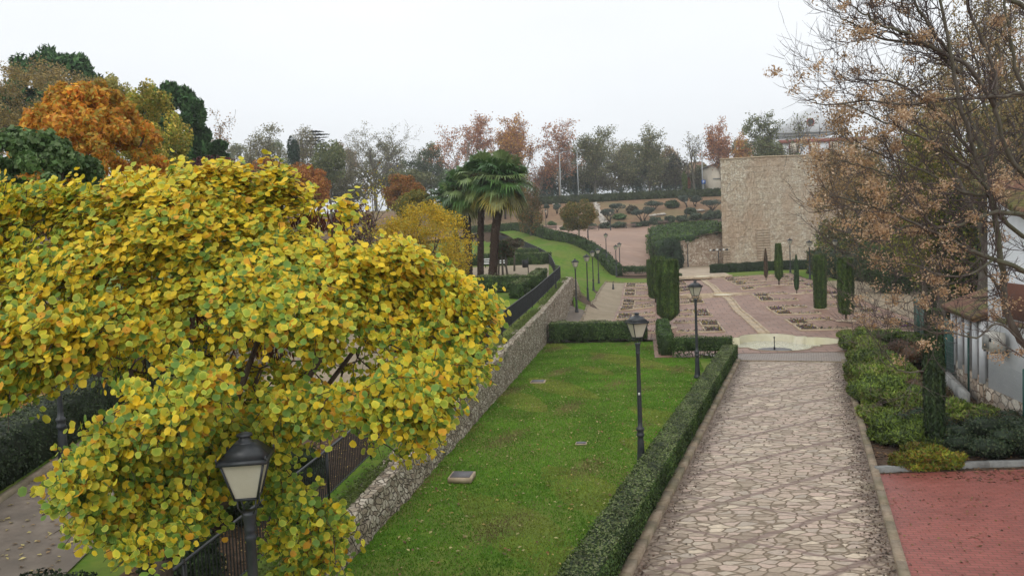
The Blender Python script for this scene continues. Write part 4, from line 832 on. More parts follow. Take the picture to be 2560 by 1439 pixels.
for sx in (-.25, .25): b = MB(); b.tube([wal(1.25 + sx, .5, 2.11), wal(1.25 + sx, .02, 2.11), wal(1.25 + sx, .02, 1.85)], .022, 4); b.build('bracket', M['iron'], ac)
for k, (pa, pb, dz) in enumerate((((2300, 855, 31), (2700, 852, 23.6), 0), ((2420, 888, 28), (2700, 885, 22.5), 0), ((2440, 907, 27), (2700, 895, 22), 0))):
    b = MB(); A = at(*pa); B = at(*pb); u = np.linspace(0, 1, 12)[:, None]; P = A * (1 - u) + B * u; P[:, 2] -= .06 * np.sin(u[:, 0] * pi); b.tube(P, .012, 4); tag(b.build('cable', M['iron'], org=A), ['upper black cable crossing the shed and house wall', 'middle black cable crossing the white wall', 'lower black cable crossing the white wall'][k], 'cable')
sh = thing('tiled_shed', 'low shed with a mossy tiled roof and white pillars', 'shed', (*at(2430, 930, 31)[:2], 0))
SA, SB = np.array([15.1, 25.45, 0]), at(2386, 965, 29.6)      # near and far ends of the shed front
def onl(u, z, o=0): d = SB[:2] - SA[:2]; nn = np.array([-d[1], d[0]]) / np.linalg.norm(d); p = SA[:2] + d * u + nn * o; return (p[0], p[1], z)
for i, u in enumerate((.02, .22, .45, .68, .92)): p = onl(u, 0, .06); b = MB(); b.box((p[0], p[1], 1.85), (.14, .2, 2.0), .3); b.build('pillar', M['white'], sh)
b = MB(); b.hexa([onl(0, -.1, .05), onl(0, -.1, -2.5), onl(1, -.1, -2.5), onl(1, -.1, .05), onl(0, 1.0, .05), onl(0, 1.0, -2.5), onl(1, 1.0, -2.5), onl(1, 1.0, .05)]); b.build('stone_base', M['retain'], sh)
b = MB(); b.hexa([onl(0, 1.0, -.12), onl(0, 1.0, -2.5), onl(1, 1.0, -2.5), onl(1, 1.0, -.12), onl(0, 2.8, -.12), onl(0, 2.8, -2.5), onl(1, 2.8, -2.5), onl(1, 2.8, -.12)]); b.build('opening_shade', M['brownred'], sh)  # solid dark block, its colour stands in for shade behind the pillars
b = MB(); b.hexa([onl(-.01, 2.82, .35), onl(-.01, 3.9, -2.4), onl(1.03, 3.9, -2.4), onl(1.03, 2.82, .35), onl(-.01, 2.92, .35), onl(-.01, 4.0, -2.4), onl(1.03, 4.0, -2.4), onl(1.03, 2.92, .35)]); rf = b.build('roof', M['terracotta'], sh)
b = MB()
for u in np.linspace(0, 1.02, 34): b.tube([onl(u, 2.95, .4), onl(u, 4.02, -2.35)], .09, 6)
b.build('tile_rows', M['terracotta'], rf)
b = MB(); b.tube([onl(-.02, 4.05, -2.4), onl(1.04, 4.05, -2.4)], .09, 8); b.build('ridge_pipe', M['greypost'], sh)
b = MB(); b.hexa([onl(-.02, 4.0, -2.5), onl(-.02, 4.9, -5.5), onl(1.04, 4.9, -5.5), onl(1.04, 4.0, -2.5), onl(-.02, 4.1, -2.5), onl(-.02, 5.0, -5.5), onl(1.04, 5.0, -5.5), onl(1.04, 4.1, -2.5)]); b.build('mossy_roof', M['moss'], sh)
# low wall with green panels, green fence posts
b = MB(); LWp = [GF(4.5, 45, PA), GF(5.0, 34, PA), GF(4.9, 29, PA), GF(5.2, 22.5, PA)]
kerb('low_wall', 'low grey concrete wall with moss running through the shrub bed', line(GF(4.85, 44, PA), GF(4.75, 29, PA), 12), .22, .55, zg, M['kerbw'], 'wall')
pf = thing('green_panel_fence', 'dark green sheet fence standing on the low wall', 'fence', (*GF(4.9, 44, PA), .5))
for k in range(5):
    a, c = 44 - k * 2.2, 44 - (k + 1) * 2.2 + .06; b = MB(); b.hexa([(*GF(4.93, a, PA), .5), (*GF(4.97, a, PA), .5), (*GF(4.97, c, PA), .5), (*GF(4.93, c, PA), .5), (*GF(4.93, a, PA), 2.4), (*GF(4.97, a, PA), 2.4), (*GF(4.97, c, PA), 2.4), (*GF(4.93, c, PA), 2.4)]); b.build('panel', M['greenmetal'], pf)
for k in range(6): b = MB(); p = GF(4.98, 44 - k * 2.2 + .03, PA); b.tube([(*p, 0), (*p, 2.45)], .035, 6); b.build('post', M['greenmetal'], pf)
wf = thing('wire_fence', 'green wire fence with tall posts in front of the shed and house', 'fence', (*hit(2420, 1000)[:2], 0))
WP = [hit(2365, 965)[:2], hit(2422, 995)[:2], hit(2462, 1022)[:2], hit(2560, 1090)[:2], hit(2720, 1180)[:2]]
for i, p in enumerate(WP): b = MB(); b.tube([(*p, 0), (*p, 2.3 if i < 3 else 1.9)], .035, 6); b.build('post', M['greenmetal'], wf)
b = MB(); P0 = []; P1 = []
for a, c in zip(WP[:-1], WP[1:]):
    L = np.linalg.norm(c - a); n = int(L / .055)
    for i in range(n): q = a + (c - a) * i / n; P0.append((*q, .1)); P1.append((*q, 1.75))
    for z in np.arange(.15, 1.8, .2): P0.append((*a, z)); P1.append((*c, z))
b.segs(P0, P1, np.full(len(P0), .0025), np.full(len(P0), .0025), 3); b.build('wire_mesh', M['greypost'], wf)
# ------------------------------------------------------------------ clipped hedges
HC = [(.045, .09, .018), (.065, .12, .022), (.032, .062, .016), (.085, .13, .028)]
def pick(cols, n, rng=NR, v=.2): C = np.array(cols)[rng.integers(0, len(cols), n)]; return C * rng.uniform(1 - v, 1 + v, (n, 1))
def hedge(name, label, pts, w, h, zf, ls=.05, dens=350, cols=HC, cat='hedge', leggy=0, grp=None, el=1.3, rough=.045, topcol=None, kind=None):
    pts = np.array(pts, float); d = np.gradient(pts, axis=0); d /= np.linalg.norm(d, axis=1)[:, None] + 1e-9; nn = np.stack([d[:, 1], -d[:, 0]], 1)
    z = np.array([float(zf(*p)) for p in pts]); cum = np.concatenate([[0], np.cumsum(np.linalg.norm(np.diff(pts, axis=0), axis=1))]); L = cum[-1]
    z0 = h * .38 * leggy
    th = thing(name, label, cat, (*pts[0], z[0]), grp); e = .045; b = MB(); ww_ = w / 2 - e
    for i in range(len(pts) - 1):
        q = [pts[i] - nn[i] * ww_, pts[i] + nn[i] * ww_, pts[i + 1] + nn[i + 1] * ww_, pts[i + 1] - nn[i + 1] * ww_]; zz = [z[i], z[i], z[i + 1], z[i + 1]]
        b.hexa([(*a, c + (z0 if leggy else -.1)) for a, c in zip(q, zz)] + [(*a, c + h - e) for a, c in zip(q, zz)], np.array(cols[0]) * .55)  # solid core in darkened leaf green, shade inside the hedge as colour
    if leggy:
        ns = int(L / .22); u = NR.uniform(0, L, ns); x = np.interp(u, cum, pts[:, 0]) + NR.normal(0, w * .2, ns); y = np.interp(u, cum, pts[:, 1]) + NR.normal(0, w * .2, ns); zb = np.interp(u, cum, z)
        P0 = np.column_stack([x, y, zb]); P1 = P0 + np.column_stack([NR.normal(0, .12, ns), NR.normal(0, .12, ns), np.full(ns, z0 + .2)]); b.segs(P0, P1, np.full(ns, .02), np.full(ns, .012), 4, (.07, .05, .03))
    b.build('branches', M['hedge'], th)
    areas = [L * w, L * h, L * h, w * h, w * h]; b = MB()
    for k, A in enumerate(areas):
        n = int(A * dens * (.75 if k == 0 else 1)); 
        if n < 1: continue
        u = NR.uniform(0, L, n) if k < 3 else np.full(n, 0. if k == 3 else L) + NR.uniform(-.05, .05, n)
        u = np.clip(u, 0, L); v = NR.uniform(-1, 1, n); hh = h * NR.uniform(0, 1, n) ** .9
        if leggy: hh = np.where(hh < z0 * 1.1, np.where(NR.uniform(size=n) < .45 + .45 * np.sin(u * 4.1) , hh, hh + z0 * 1.2), hh); hh = np.minimum(hh, h)
        if k == 0: hh = np.full(n, h)
        elif k == 1: v = np.ones(n)
        elif k == 2: v = -np.ones(n)
        ix = np.interp(u, cum, np.arange(len(pts))); nx = np.interp(ix, np.arange(len(pts)), nn[:, 0]); ny = np.interp(ix, np.arange(len(pts)), nn[:, 1])
        lump = rough * (np.sin(u * 3.1 + hh * 5) + np.sin(u * 7.7 + v * 3 + hh * 4) * .6)
        off = v * (w / 2) + (np.sign(v) * lump if k in (1, 2) else 0) + NR.normal(0, .015, n)
        P = np.column_stack([np.interp(u, cum, pts[:, 0]) + nx * off, np.interp(u, cum, pts[:, 1]) + ny * off, np.interp(u, cum, z) + hh + (lump + NR.normal(0, .015, n) if k == 0 else 0)])
        Nn = NR.normal(size=(n, 3)) * .55
        if k == 0: Nn[:, 2] += 1
        elif k in (1, 2): Nn[:, 0] += nx * v; Nn[:, 1] += ny * v; Nn[:, 2] += .25
        else: dd = d[0] if k == 3 else d[-1]; Nn[:, :2] += dd * (-1 if k == 3 else 1)
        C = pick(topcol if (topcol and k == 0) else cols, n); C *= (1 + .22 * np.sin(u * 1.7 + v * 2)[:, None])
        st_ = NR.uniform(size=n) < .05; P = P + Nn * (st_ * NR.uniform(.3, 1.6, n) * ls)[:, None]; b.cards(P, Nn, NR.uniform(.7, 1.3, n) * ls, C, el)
    b.build('foliage', M['hedge'], th)
    return th
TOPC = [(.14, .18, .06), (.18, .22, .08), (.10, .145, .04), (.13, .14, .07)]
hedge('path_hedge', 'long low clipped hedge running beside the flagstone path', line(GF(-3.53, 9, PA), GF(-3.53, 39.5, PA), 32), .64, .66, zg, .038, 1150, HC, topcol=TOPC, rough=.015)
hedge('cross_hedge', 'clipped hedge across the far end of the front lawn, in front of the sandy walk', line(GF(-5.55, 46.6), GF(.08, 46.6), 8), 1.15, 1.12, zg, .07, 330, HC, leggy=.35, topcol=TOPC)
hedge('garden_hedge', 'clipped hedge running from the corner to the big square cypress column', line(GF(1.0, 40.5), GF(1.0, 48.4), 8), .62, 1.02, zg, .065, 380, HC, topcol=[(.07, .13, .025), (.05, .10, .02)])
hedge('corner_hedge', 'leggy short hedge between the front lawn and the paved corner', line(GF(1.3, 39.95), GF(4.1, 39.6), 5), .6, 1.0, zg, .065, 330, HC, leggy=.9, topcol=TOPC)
hedge('curved_hedge', 'clipped hedge curving between the sloping lawn and the earth plaza', HEDGE, 1.5, 1.35, lambda x, y: zg(x, y) - .1, .16, 60, HC, rough=.06)
q0, q1 = hit(1558, 684), hit(1630, 684); hedge('low_hedge', 'short gappy hedge at the foot of the earth plaza', [q0[:2], q1[:2]], .8, 1.0, zg, .13, 90, HC, leggy=.6, rough=.06)
q0, q1 = hit(1778, 683), hit(2120, 672); hedge('back_hedge', 'dark clipped hedge in front of the stone tower', line(q0[:2], q1[:2], 8), 1.1, 1.15, zg, .13, 90, [(.022, .045, .012), (.03, .055, .014)])
q0, q1 = at(1345, 500, 190), at(1850, 500, 190); hedge('hilltop_hedge', 'long clipped hedge along the top of the dry hillside below the road', line((q0[0] - 8, 190), (q1[0] + 30, 190), 20), 1.5, 1.7, lambda x, y: zg(x, y) - .1, .28, 22, [(.05, .075, .02), (.07, .085, .03), (.035, .055, .015)], rough=.1)
kl2 = [np.array(KL(t)) - nrm * .85 for t in np.linspace(-6, 27, 26)]
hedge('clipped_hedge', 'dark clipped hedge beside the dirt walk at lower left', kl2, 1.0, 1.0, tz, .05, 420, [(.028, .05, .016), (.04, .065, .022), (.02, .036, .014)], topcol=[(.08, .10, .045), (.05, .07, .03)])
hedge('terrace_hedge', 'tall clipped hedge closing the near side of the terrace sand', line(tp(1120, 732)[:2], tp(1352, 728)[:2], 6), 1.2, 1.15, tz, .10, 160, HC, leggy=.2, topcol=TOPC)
p = tp(1300, 662); hedge('terrace_hedge', 'long clipped hedge behind the terrace sand', line(tp(1080, 664)[:2], tp(1368, 660)[:2], 6), 2.2, 1.2, tz, .13, 90, HC, topcol=TOPC)
hedge('terrace_hedge', 'farthest clipped hedge of the terrace near the curving railing', [at(1290, 640, 104)[:2], at(1345, 640, 104)[:2]], 2, .8, lambda x, y: tz(x, y) + .3, .14, 70, HC, topcol=[(.10, .12, .05), (.12, .13, .05)])
hedge('terrace_side_hedge', 'narrow hedge along the railing on the terrace side', [(.2, 52), (1.5, 58), (2.4, 63.5)], .8, 1.0, tz, .09, 200, HC, topcol=TOPC)
# ------------------------------------------------------------------ topiary columns
CY = [(.045, .09, .014), (.065, .115, .016), (.032, .065, .013), (.09, .13, .018)]
def column(p, w, h, label, name='clipped_cypress', taper=.55, top=1.0, cols=CY, dens=260, ls=.07, grp=None, point=False):
    th = thing(name, label, 'cypress', p, grp); z0 = .12 * h if taper < .9 else .03
    prof = [(w / 2 * taper * .5, z0), (w / 2 * taper, z0 + .03 * h), (w / 2 * .97, h * .22), (w / 2, h * .6), (w / 2 * top, h * .97), (w / 2 * top * .8, h)]
    if point: prof = [(w / 2 * .4, z0), (w / 2 * .9, h * .2), (w / 2, h * .4), (w / 2 * .8, h * .7), (w / 2 * .35, h * .93), (.02, h)]
    pr = np.array(prof); b = MB(); b.tube([p, p + [0, 0, max(z0 + .3, .4)]], .07 if w > .6 else .04, 6); b.build('trunk', M['bark'], th)
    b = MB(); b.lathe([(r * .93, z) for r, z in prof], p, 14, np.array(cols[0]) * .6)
    n = int(2 * pi * w / 2 * h * dens); hh = NR.uniform(z0, h, n); a = NR.uniform(0, 2 * pi, n); r = np.interp(hh, pr[:, 1], pr[:, 0]) * (1 + .03 * np.sin(a * 5 + hh)) + NR.normal(0, .012, n)
    P = np.column_stack([r * np.cos(a), r * np.sin(a), hh]) + p; Nn = np.column_stack([np.cos(a), np.sin(a), NR.normal(0, .35, n)]) + NR.normal(size=(n, 3)) * .3
    st = 1 + .28 * np.sin(a * 9 + np.sin(hh * .8) * 2)[:, None]
    b.cards(P, Nn, NR.uniform(.7, 1.3, n) * ls, pick(cols, n) * st, 2.4, dirn=np.tile([0, 0, 1.], (n, 1)))
    n = int(pi * w * w / 4 * dens * (0 if point else 1))
    if n: a = NR.uniform(0, 2 * pi, n); r = w / 2 * top * np.sqrt(NR.uniform(0, 1, n)); b.cards(np.column_stack([r * np.cos(a), r * np.sin(a), np.full(n, h) + NR.normal(0, .02, n)]) + p, NR.normal(size=(n, 3)) * .4 + [0, 0, 1], ls, pick([(.09, .13, .02), (.06, .10, .02)], n), 1.5)
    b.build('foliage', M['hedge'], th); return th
def gpt(s, t): x, y = GF(s, t); return np.array([x, y, zg(x, y)])
G_ = 'clipped cypress columns standing in the paved garden'
column(gpt(1.45, 51.9), 1.42, 4.35, 'largest clipped cypress column, square-topped, at the end of the garden hedge', taper=.5, grp=G_, dens=420)
column(gpt(1.15, 67.0), 1.2, 3.9, 'second big cypress column, partly hidden behind the largest one', taper=.65, grp=G_)
column(gpt(1.0, 76.5), 1.3, 3.6, 'cypress column top showing third in line behind the second', taper=.8, grp=G_)
column(gpt(1.0, 86.5), 1.4, 3.3, 'cypress column top farthest in line, against the earth plaza', taper=.8, grp=G_)
column(gpt(2.2, 84), 1.1, 2.4, 'low cypress top just right of the line behind the largest column', taper=.8, grp=G_)
column(gpt(12.6, 53.4), .98, 4.0, 'right-hand cypress column nearest the bright junipers', taper=.85, grp=G_)
column(gpt(12.6, 60.9), .92, 3.95, 'straight cypress column second from the right', taper=.9, grp=G_)
column(gpt(12.6, 69.9), .40, 3.3, 'slender pointed cypress between two thicker ones', taper=.5, grp=G_, point=True, cols=[(.05, .10, .03), (.035, .07, .02)])
column(gpt(12.7, 79.4), .74, 4.0, 'bottle-shaped cypress in front of the tower on a bare disc', taper=.3, grp=G_, top=.75)
column(gpt(12.6, 86.8), .42, 3.4, 'half-dead brown slender cypress farthest along the row', taper=.5, grp=G_, point=True, cols=[(.10, .06, .035), (.07, .06, .03), (.13, .08, .05)])
for s_, t_, lb in ((1.4, 51.9, 'under the largest cypress'), (12.6, 53.4, 'under the nearest right-hand cypress'), (12.6, 60.9, 'under the straight right-hand cypress'), (12.6, 69.9, 'under the slender pointed cypress'), (12.7, 79.4, 'under the bottle-shaped cypress'), (12.6, 86.8, 'under the brown cypress')):
    q = gpt(s_, t_); b = MB(); b.lathe([(.62, 0), (.62, .06), (.5, .065)], q, 16); tag(b.build('planting_ring', M['bedkerb'], org=q), 'pale round planting ring ' + lb, 'planting ring', 'planting rings round the cypresses')
p = hit(2337, 1125); column(p, .5, 3.75, 'tall thin cypress in the shrub bed near the red paving', taper=.9, top=.8, cols=[(.03, .058, .018), (.045, .075, .02), (.02, .04, .012)], dens=900, ls=.05)
# ------------------------------------------------------------------ lumpy foliage
def lumps(c, R, k, sub, seed, flat=0):
    r = np.random.default_rng(seed); D = r.normal(size=(k, 3)); D /= np.linalg.norm(D, axis=1)[:, None]; D[:, 2] = np.maximum(D[:, 2], -.75 if not flat else -flat)
    C = np.asarray(c) + D * np.asarray(R) * (1 - sub * .8) * r.uniform(.75, 1.0, (k, 1)); RR = np.asarray(R) * sub * r.uniform(.75, 1.3, (k, 1))
    return C, RR
def crown(b, C, RR, n, size, cols, rng=NR, el=1.3, shell=.12, out=.9, up=.0, var=.2, clump=.22, spiky=False):
    k = len(C); w = (RR[:, 0] * RR[:, 2]); idx = rng.choice(k, n, p=w / w.sum()); D = rng.normal(size=(n, 3)); D /= np.linalg.norm(D, axis=1)[:, None]
    rad = 1 - np.abs(rng.normal(0, shell, n)); rad[rng.uniform(size=n) < .12] *= rng.uniform(.3, 1)
    P = C[idx] + D * RR[idx] * rad[:, None]; Nn = D * out + rng.normal(size=(n, 3)) * .6 + [0, 0, up]
    cc = 1 + clump * rng.normal(size=k)[idx]; cc = np.clip(cc, .5, 1.6)[:, None]; col = pick(cols, n, rng, var) * cc
    b.cards(P, Nn, rng.uniform(.6, 1.4, n) * size, col, el, rng, dirn=(D + [0, 0, .6]) if spiky else None)
def bush(name, label, p, R, n, size, cols, cat='shrub', k=14, sub=.42, seed=1, el=1.3, grp=None, mat='hedge', spiky=False, core=True, stuff=False):
    th = thing(name, label, cat, p, grp); c = np.asarray(p) + [0, 0, R[2] * .55]
    b = MB(); 
    for i in range(5): a = i * 1.256; b.tube([p, np.asarray(p) + [R[0] * .4 * cos(a), R[1] * .4 * sin(a), R[2] * .9]], [.04, .015], 4, (.1, .07, .05))
    b.build('stems', M['bark'], th); b = MB(); C, RR = lumps(c, (R[0], R[1], R[2]), k, sub, seed, .5)
    if core:
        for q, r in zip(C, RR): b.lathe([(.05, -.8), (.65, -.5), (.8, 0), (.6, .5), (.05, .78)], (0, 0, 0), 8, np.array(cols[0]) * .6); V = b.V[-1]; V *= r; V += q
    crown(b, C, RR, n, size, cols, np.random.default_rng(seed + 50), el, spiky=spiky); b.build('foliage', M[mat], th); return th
# ------------------------------------------------------------------ branching trees
def skel(seed, L0, r0, levels=3, nk=(6, 5, 4, 4), ang=(45, 50, 50, 50), lr=(.55, .6, .55, .5), up=(.02, .10, .05, .0), wig=(.05, .12, .2, .25), start=.35, nseg=(7, 6, 5, 3), leanx=0):
    r = random.Random(seed); S0 = []
    def br(p, d, L, rad, lev):
        n = nseg[lev]; st = L / n; pts = [(p, rad)]
        for i in range(n):
            d = [d[0] + r.gauss(0, wig[lev]), d[1] + r.gauss(0, wig[lev]), d[2] + r.gauss(0, wig[lev]) + up[lev]]
            m = math.sqrt(d[0] ** 2 + d[1] ** 2 + d[2] ** 2); d = [a / m for a in d]; q = (p[0] + d[0] * st, p[1] + d[1] * st, p[2] + d[2] * st)
            r1 = rad * (1 - (i + 1) / n * .72); r0_ = rad * (1 - i / n * .72); S0.append((p, q, r0_, r1, lev)); p = q; pts.append((p, r1, d))
        if lev < levels:
            k = nk[lev]; az = r.uniform(0, 6.28)
            for j in range(k):
                f = start + (1 - start) * (j + r.uniform(.2, .8)) / k if lev == 0 else .2 + .8 * (j + r.uniform(.1, .9)) / k
                ii = min(n, max(1, int(f * n + .5))); q, rr, dd = pts[ii]; az += 2.4 + r.gauss(0, .35); a = radians(ang[lev] * r.uniform(.7, 1.25)) * (1.15 - .35 * f)
                v = Vector(dd); o = v.orthogonal().normalized(); o.rotate(__import__('mathutils').Quaternion(v, az)); nd = v * cos(a) + o * sin(a)
                br(q, list(nd), L * lr[lev] * r.uniform(.75, 1.2) * (1.1 - .35 * f), max(rr * .62, .004), lev + 1)
    br((0, 0, 0), [leanx, 0, 1], L0, r0, 0)
    A = np.array([s[0] for s in S0]); B = np.array([s[1] for s in S0]); R0 = np.array([s[2] for s in S0]); R1 = np.array([s[3] for s in S0]); lv = np.array([s[4] for s in S0]); return A, B, R0, R1, lv
SK = {}
def tree(name, label, base, H, Wd, leaf=None, seed=1, n=3000, size=.3, wood='barkgrey', grp=None, cat='tree', levels=3, jit=.5, minr=.02, lo=0.0, clus=None, mat='leaf', rz=0, var=.22, frac=1.0, **kw):
    key = (seed, levels, tuple(sorted(kw.items())))
    if key not in SK: SK[key] = skel(seed, 10, .32, levels, **kw)
    A, B, R0, R1, lv = SK[key]; top = max(B[:, 2].max(), .1); wd = np.percentile(np.abs(B[:, :2]), 97) * 2
    sc = np.array([Wd / wd, Wd / wd, H / top]); c_, s_ = cos(rz), sin(rz); Rm = np.array([[c_, -s_, 0], [s_, c_, 0], [0, 0, 1]])
    A2 = (A * sc) @ Rm.T + base; B2 = (B * sc) @ Rm.T + base; rs = H / top
    th = thing(name, label, cat, base, grp); b = MB(); m = lv <= 1
    b.segs(A2[m], B2[m], np.maximum(R0[m] * rs, minr), np.maximum(R1[m] * rs, minr), 6); b.build('trunk', M[wood], th)
    b = MB(); m = ~m; b.segs(A2[m], B2[m], np.maximum(R0[m] * rs, minr), np.maximum(R1[m] * rs, minr * .7), 3); b.build('twigs', M['twig'] if wood != 'barkpale' else M['twig'], th)
    if leaf and n:
        rng = np.random.default_rng(seed * 7 + int(base[0] * 3) % 97); m = np.where(lv >= levels - 1)[0]
        if lo: m = m[B2[m, 2] > base[2] + H * lo]
        if frac < 1: keep = rng.uniform(size=40) < frac; m = m[keep[(m // 12) % 40]]
        idx = rng.choice(m, n); u = rng.uniform(0, 1, (n, 1)); P = A2[idx] * (1 - u) + B2[idx] * u + rng.normal(0, jit, (n, 3)) * [1, 1, .8]
        cl = 1 + .2 * np.sin(idx * .7)[:, None]
        b = MB(); b.cards(P, rng.normal(size=(n, 3)) + [0, -.2, .6], rng.uniform(.6, 1.4, n) * size, pick(leaf, n, rng, var) * cl, 1.3, rng); b.build('crown', M[mat], th)
    return th
def gz(px, d): c = at(px, 500, d); return np.array([c[0], d, zg(c[0], d)])
def far(name, label, px, top, wpx, d, leaf, seed, n=2600, size=.38, base=None, **kw):
    n = int(n * 1.6); size *= .85; p = gz(px, d) if base is None else base; zt_ = at(px, top, d)[2]; return tree(name, label, p, zt_ - p[2], wpx * d / FPX, leaf, seed, n, size, minr=.035, **kw)
OR = [(.50, .22, .10), (.58, .30, .10), (.42, .19, .12), (.52, .25, .14), (.36, .20, .14)]; YO = [(.66, .38, .08), (.58, .32, .07), (.50, .24, .10), (.42, .21, .12)]
OL = [(.26, .24, .11), (.31, .28, .13), (.20, .19, .09), (.16, .16, .08)]; GR = [(.14, .17, .06), (.18, .20, .07), (.10, .13, .05), (.24, .24, .09)]
FT = 'plane and bare trees along the skyline'
PL = dict(levels=3, nk=(8, 6, 5, 4), start=.3, lr=(.55, .55, .5, .5), ang=(42, 48, 50, 50)); UPR = dict(levels=3, nk=(8, 6, 5, 4), start=.28, ang=(30, 38, 45, 50), lr=(.6, .55, .5, .5))
far('plane_tree', 'orange-pink plane tree left behind the palms', 1150, 284, 165, 212, OR, 3, 4200, grp=FT, wood='barkpale', jit=.55, **PL)
far('plane_tree', 'broad orange plane tree with yellowish top right behind the palms', 1262, 286, 110, 214, YO, 4, 4200, grp=FT, wood='barkpale', jit=.55, **UPR)
far('plane_tree', 'orange plane tree merging with the broad one on its right side', 1312, 288, 95, 218, OR + YO, 5, 3400, grp=FT, wood='barkpale', jit=.55, **UPR)
far('plane_tree', 'narrow rust-tinted plane tree beside the white road pole', 1400, 305, 92, 212, OR, 6, 2600, grp=FT, wood='barkpale', jit=.55, **UPR)
far('plane_tree', 'small thin rusty tree under the palms\' right side', 1345, 400, 70, 216, OR, 3, 900, grp=FT, wood='barkpale', **UPR)
far('willowy_tree', 'willowy olive-green tree right of the rust-tinted plane tree', 1490, 318, 95, 213, GR + OL, 7, 6500, .36, grp=FT, jit=.8, **UPR)
far('green_tree', 'thin grey-green tree between two fuller green ones', 1552, 345, 80, 222, OL, 8, 2600, grp=FT, jit=.7, **PL)
far('green_tree', 'dense grey-green tree left of the small dark conifer', 1625, 322, 120, 213, GR + OL, 9, 6500, .36, grp=FT, jit=.8, **PL)
far('bare_tree', 'leafless grey tree left of the red-orange plane tree', 1738, 328, 105, 211, OL, 10, 300, grp=FT, **UPR)
far('plane_tree', 'red-orange plane tree rising left above the tower', 1808, 290, 80, 205, OR, 11, 3400, grp=FT, wood='barkpale', jit=.5, **UPR)
far('plane_tree', 'golden orange plane tree just above the tower', 1872, 322, 62, 200, YO, 12, 3000, grp=FT, wood='barkpale', jit=.5, **UPR)
far('bare_tree', 'half-bare tree with green lower leaves above the tower', 1925, 275, 130, 190, GR, 13, 2600, grp=FT, lo=.0, frac=.5, **PL)
far('bare_tree', 'leaning bare tree before the white gabled hall', 1975, 278, 100, 185, OL + GR, 14, 350, grp=FT, frac=.5, leanx=.3, **PL)
far('green_tree', 'low dark green tree at the foot of the bare trees above the tower', 1940, 352, 80, 186, GR, 15, 4000, .32, grp=FT, jit=.8, **PL)
far('bare_tree', 'wide pale bare tree left of the orange-pink plane tree', 940, 306, 170, 225, OL, 16, 1500, .3, grp=FT, **PL)
far('bare_tree', 'second pale bare tree close to the orange-pink plane tree', 1015, 314, 120, 228, OL, 17, 1100, .3, grp=FT, **PL)
far('bare_tree', 'pale brownish bare tree left of the green round tree', 880, 335, 90, 232, OL, 18, 1500, .3, grp=FT, **UPR)
far('brown_tree', 'thin olive-brown tree farthest left on the skyline row', 668, 320, 115, 180, OL, 19, 3400, .32, grp=FT, jit=.6, **PL)
far('brown_tree', 'thin brown tree right of the dark narrow cypress', 762, 322, 90, 185, OL + [(.2, .13, .06)], 20, 2800, .32, grp=FT, jit=.6, **PL)
far('green_tree', 'sparse dark evergreen left of the palms', 1062, 372, 90, 190, [(.04, .07, .03), (.06, .09, .035)], 21, 3000, .34, grp=FT, jit=.6, **PL)
def lumptree(name, label, base, H, cz, R, n, size, cols, seed, k=26, sub=.34, trunk=.25, wood='bark', grp=None, el=1.3, mat='leaf', spiky=False, limbs=7, flat=0, cat='tree', clump=.2, shell=.14, core=.0, off=0.0):
    th = thing(name, label, cat, base, grp); base = np.asarray(base, float); c = base + [off, 0, cz]; r = np.random.default_rng(seed); b = MB()
    b.tube([base, base + [r.normal(0, .05), 0, cz * .5], c], [trunk, trunk * .8, trunk * .45], 8); C, RR = lumps(c, R, k, sub, seed, flat)
    for i in range(min(limbs, k)): m = base + (c - base) * r.uniform(.45, .9); b.tube([m, (m + C[i]) / 2 + r.normal(0, .1, 3) * R[2] * .3, C[i]], [trunk * .35, trunk * .22, trunk * .08], 5)
    b.build('trunk', M[wood], th); b = MB(); crown(b, C, RR, n, size, cols, np.random.default_rng(seed + 9), el, shell=shell, spiky=spiky, clump=clump); b.build('crown', M[mat], th); return th
far_l = lambda px, py, d: at(px, py, d)
def lt(name, label, px, pytop, pybot, wpx, d, cols, seed, n=5000, size=.3, zb=None, **kw):
    zt_ = at(px, pytop, d)[2]; zb_ = at(px, pybot, d)[2]; x = at(px, (pytop + pybot) / 2, d)[0] - kw.get('off', 0); g = (tz(x, d) if x < 2 and d < 150 else zg(x, d)) if zb is None else zb
    Rz_ = (zt_ - zb_) / 2; return lumptree(name, label, (x, d, g), zt_ - g, (zt_ + zb_) / 2 - g, (wpx * d / FPX / 2, min(wpx * d / FPX / 2, 8), Rz_), n, size, cols, seed, **kw)
ORG = [(.40, .15, .03), (.50, .22, .035), (.34, .11, .025), (.55, .30, .05)]
lt('green_tree', 'dense dull green round tree on the skyline', 822, 345, 470, 105, 150, GR, 31, 5200, .32)
lt('dark_cypress', 'dark narrow blue-green cypress on the left skyline', 732, 333, 420, 30, 150, [(.02, .05, .03), (.03, .06, .035)], 32, 2400, .25, k=8, sub=.6, cat='cypress')
for i, (px, top, bot, w, cols, lb) in enumerate(((1340, 462, 500, 13, 0, 'dark cypress just right of the palm crowns'), (1437, 412, 496, 15, 0, 'dark cypress right of the grey road pole'), (1712, 428, 480, 13, 1, 'yellow-green narrow cypress by the parked cars'), (1722, 445, 474, 9, 2, 'rusty little shrub right of the yellow-green cypress'), (1468, 450, 492, 10, 0, 'small dark cypress behind the mesh fence'), (1688, 375, 440, 30, 0, 'small dark conifer on the skyline left of the bare tree'))):
    lt('cypress', lb, px, top, bot, w, 198 if i in (2, 3) else 217, [[(.025, .05, .025), (.035, .06, .03)], [(.10, .15, .03), (.13, .17, .03)], [(.30, .12, .06), (.24, .1, .05)]][cols], 40 + i, 1500, .3, k=7, sub=.6, cat='cypress', zb=15.2)
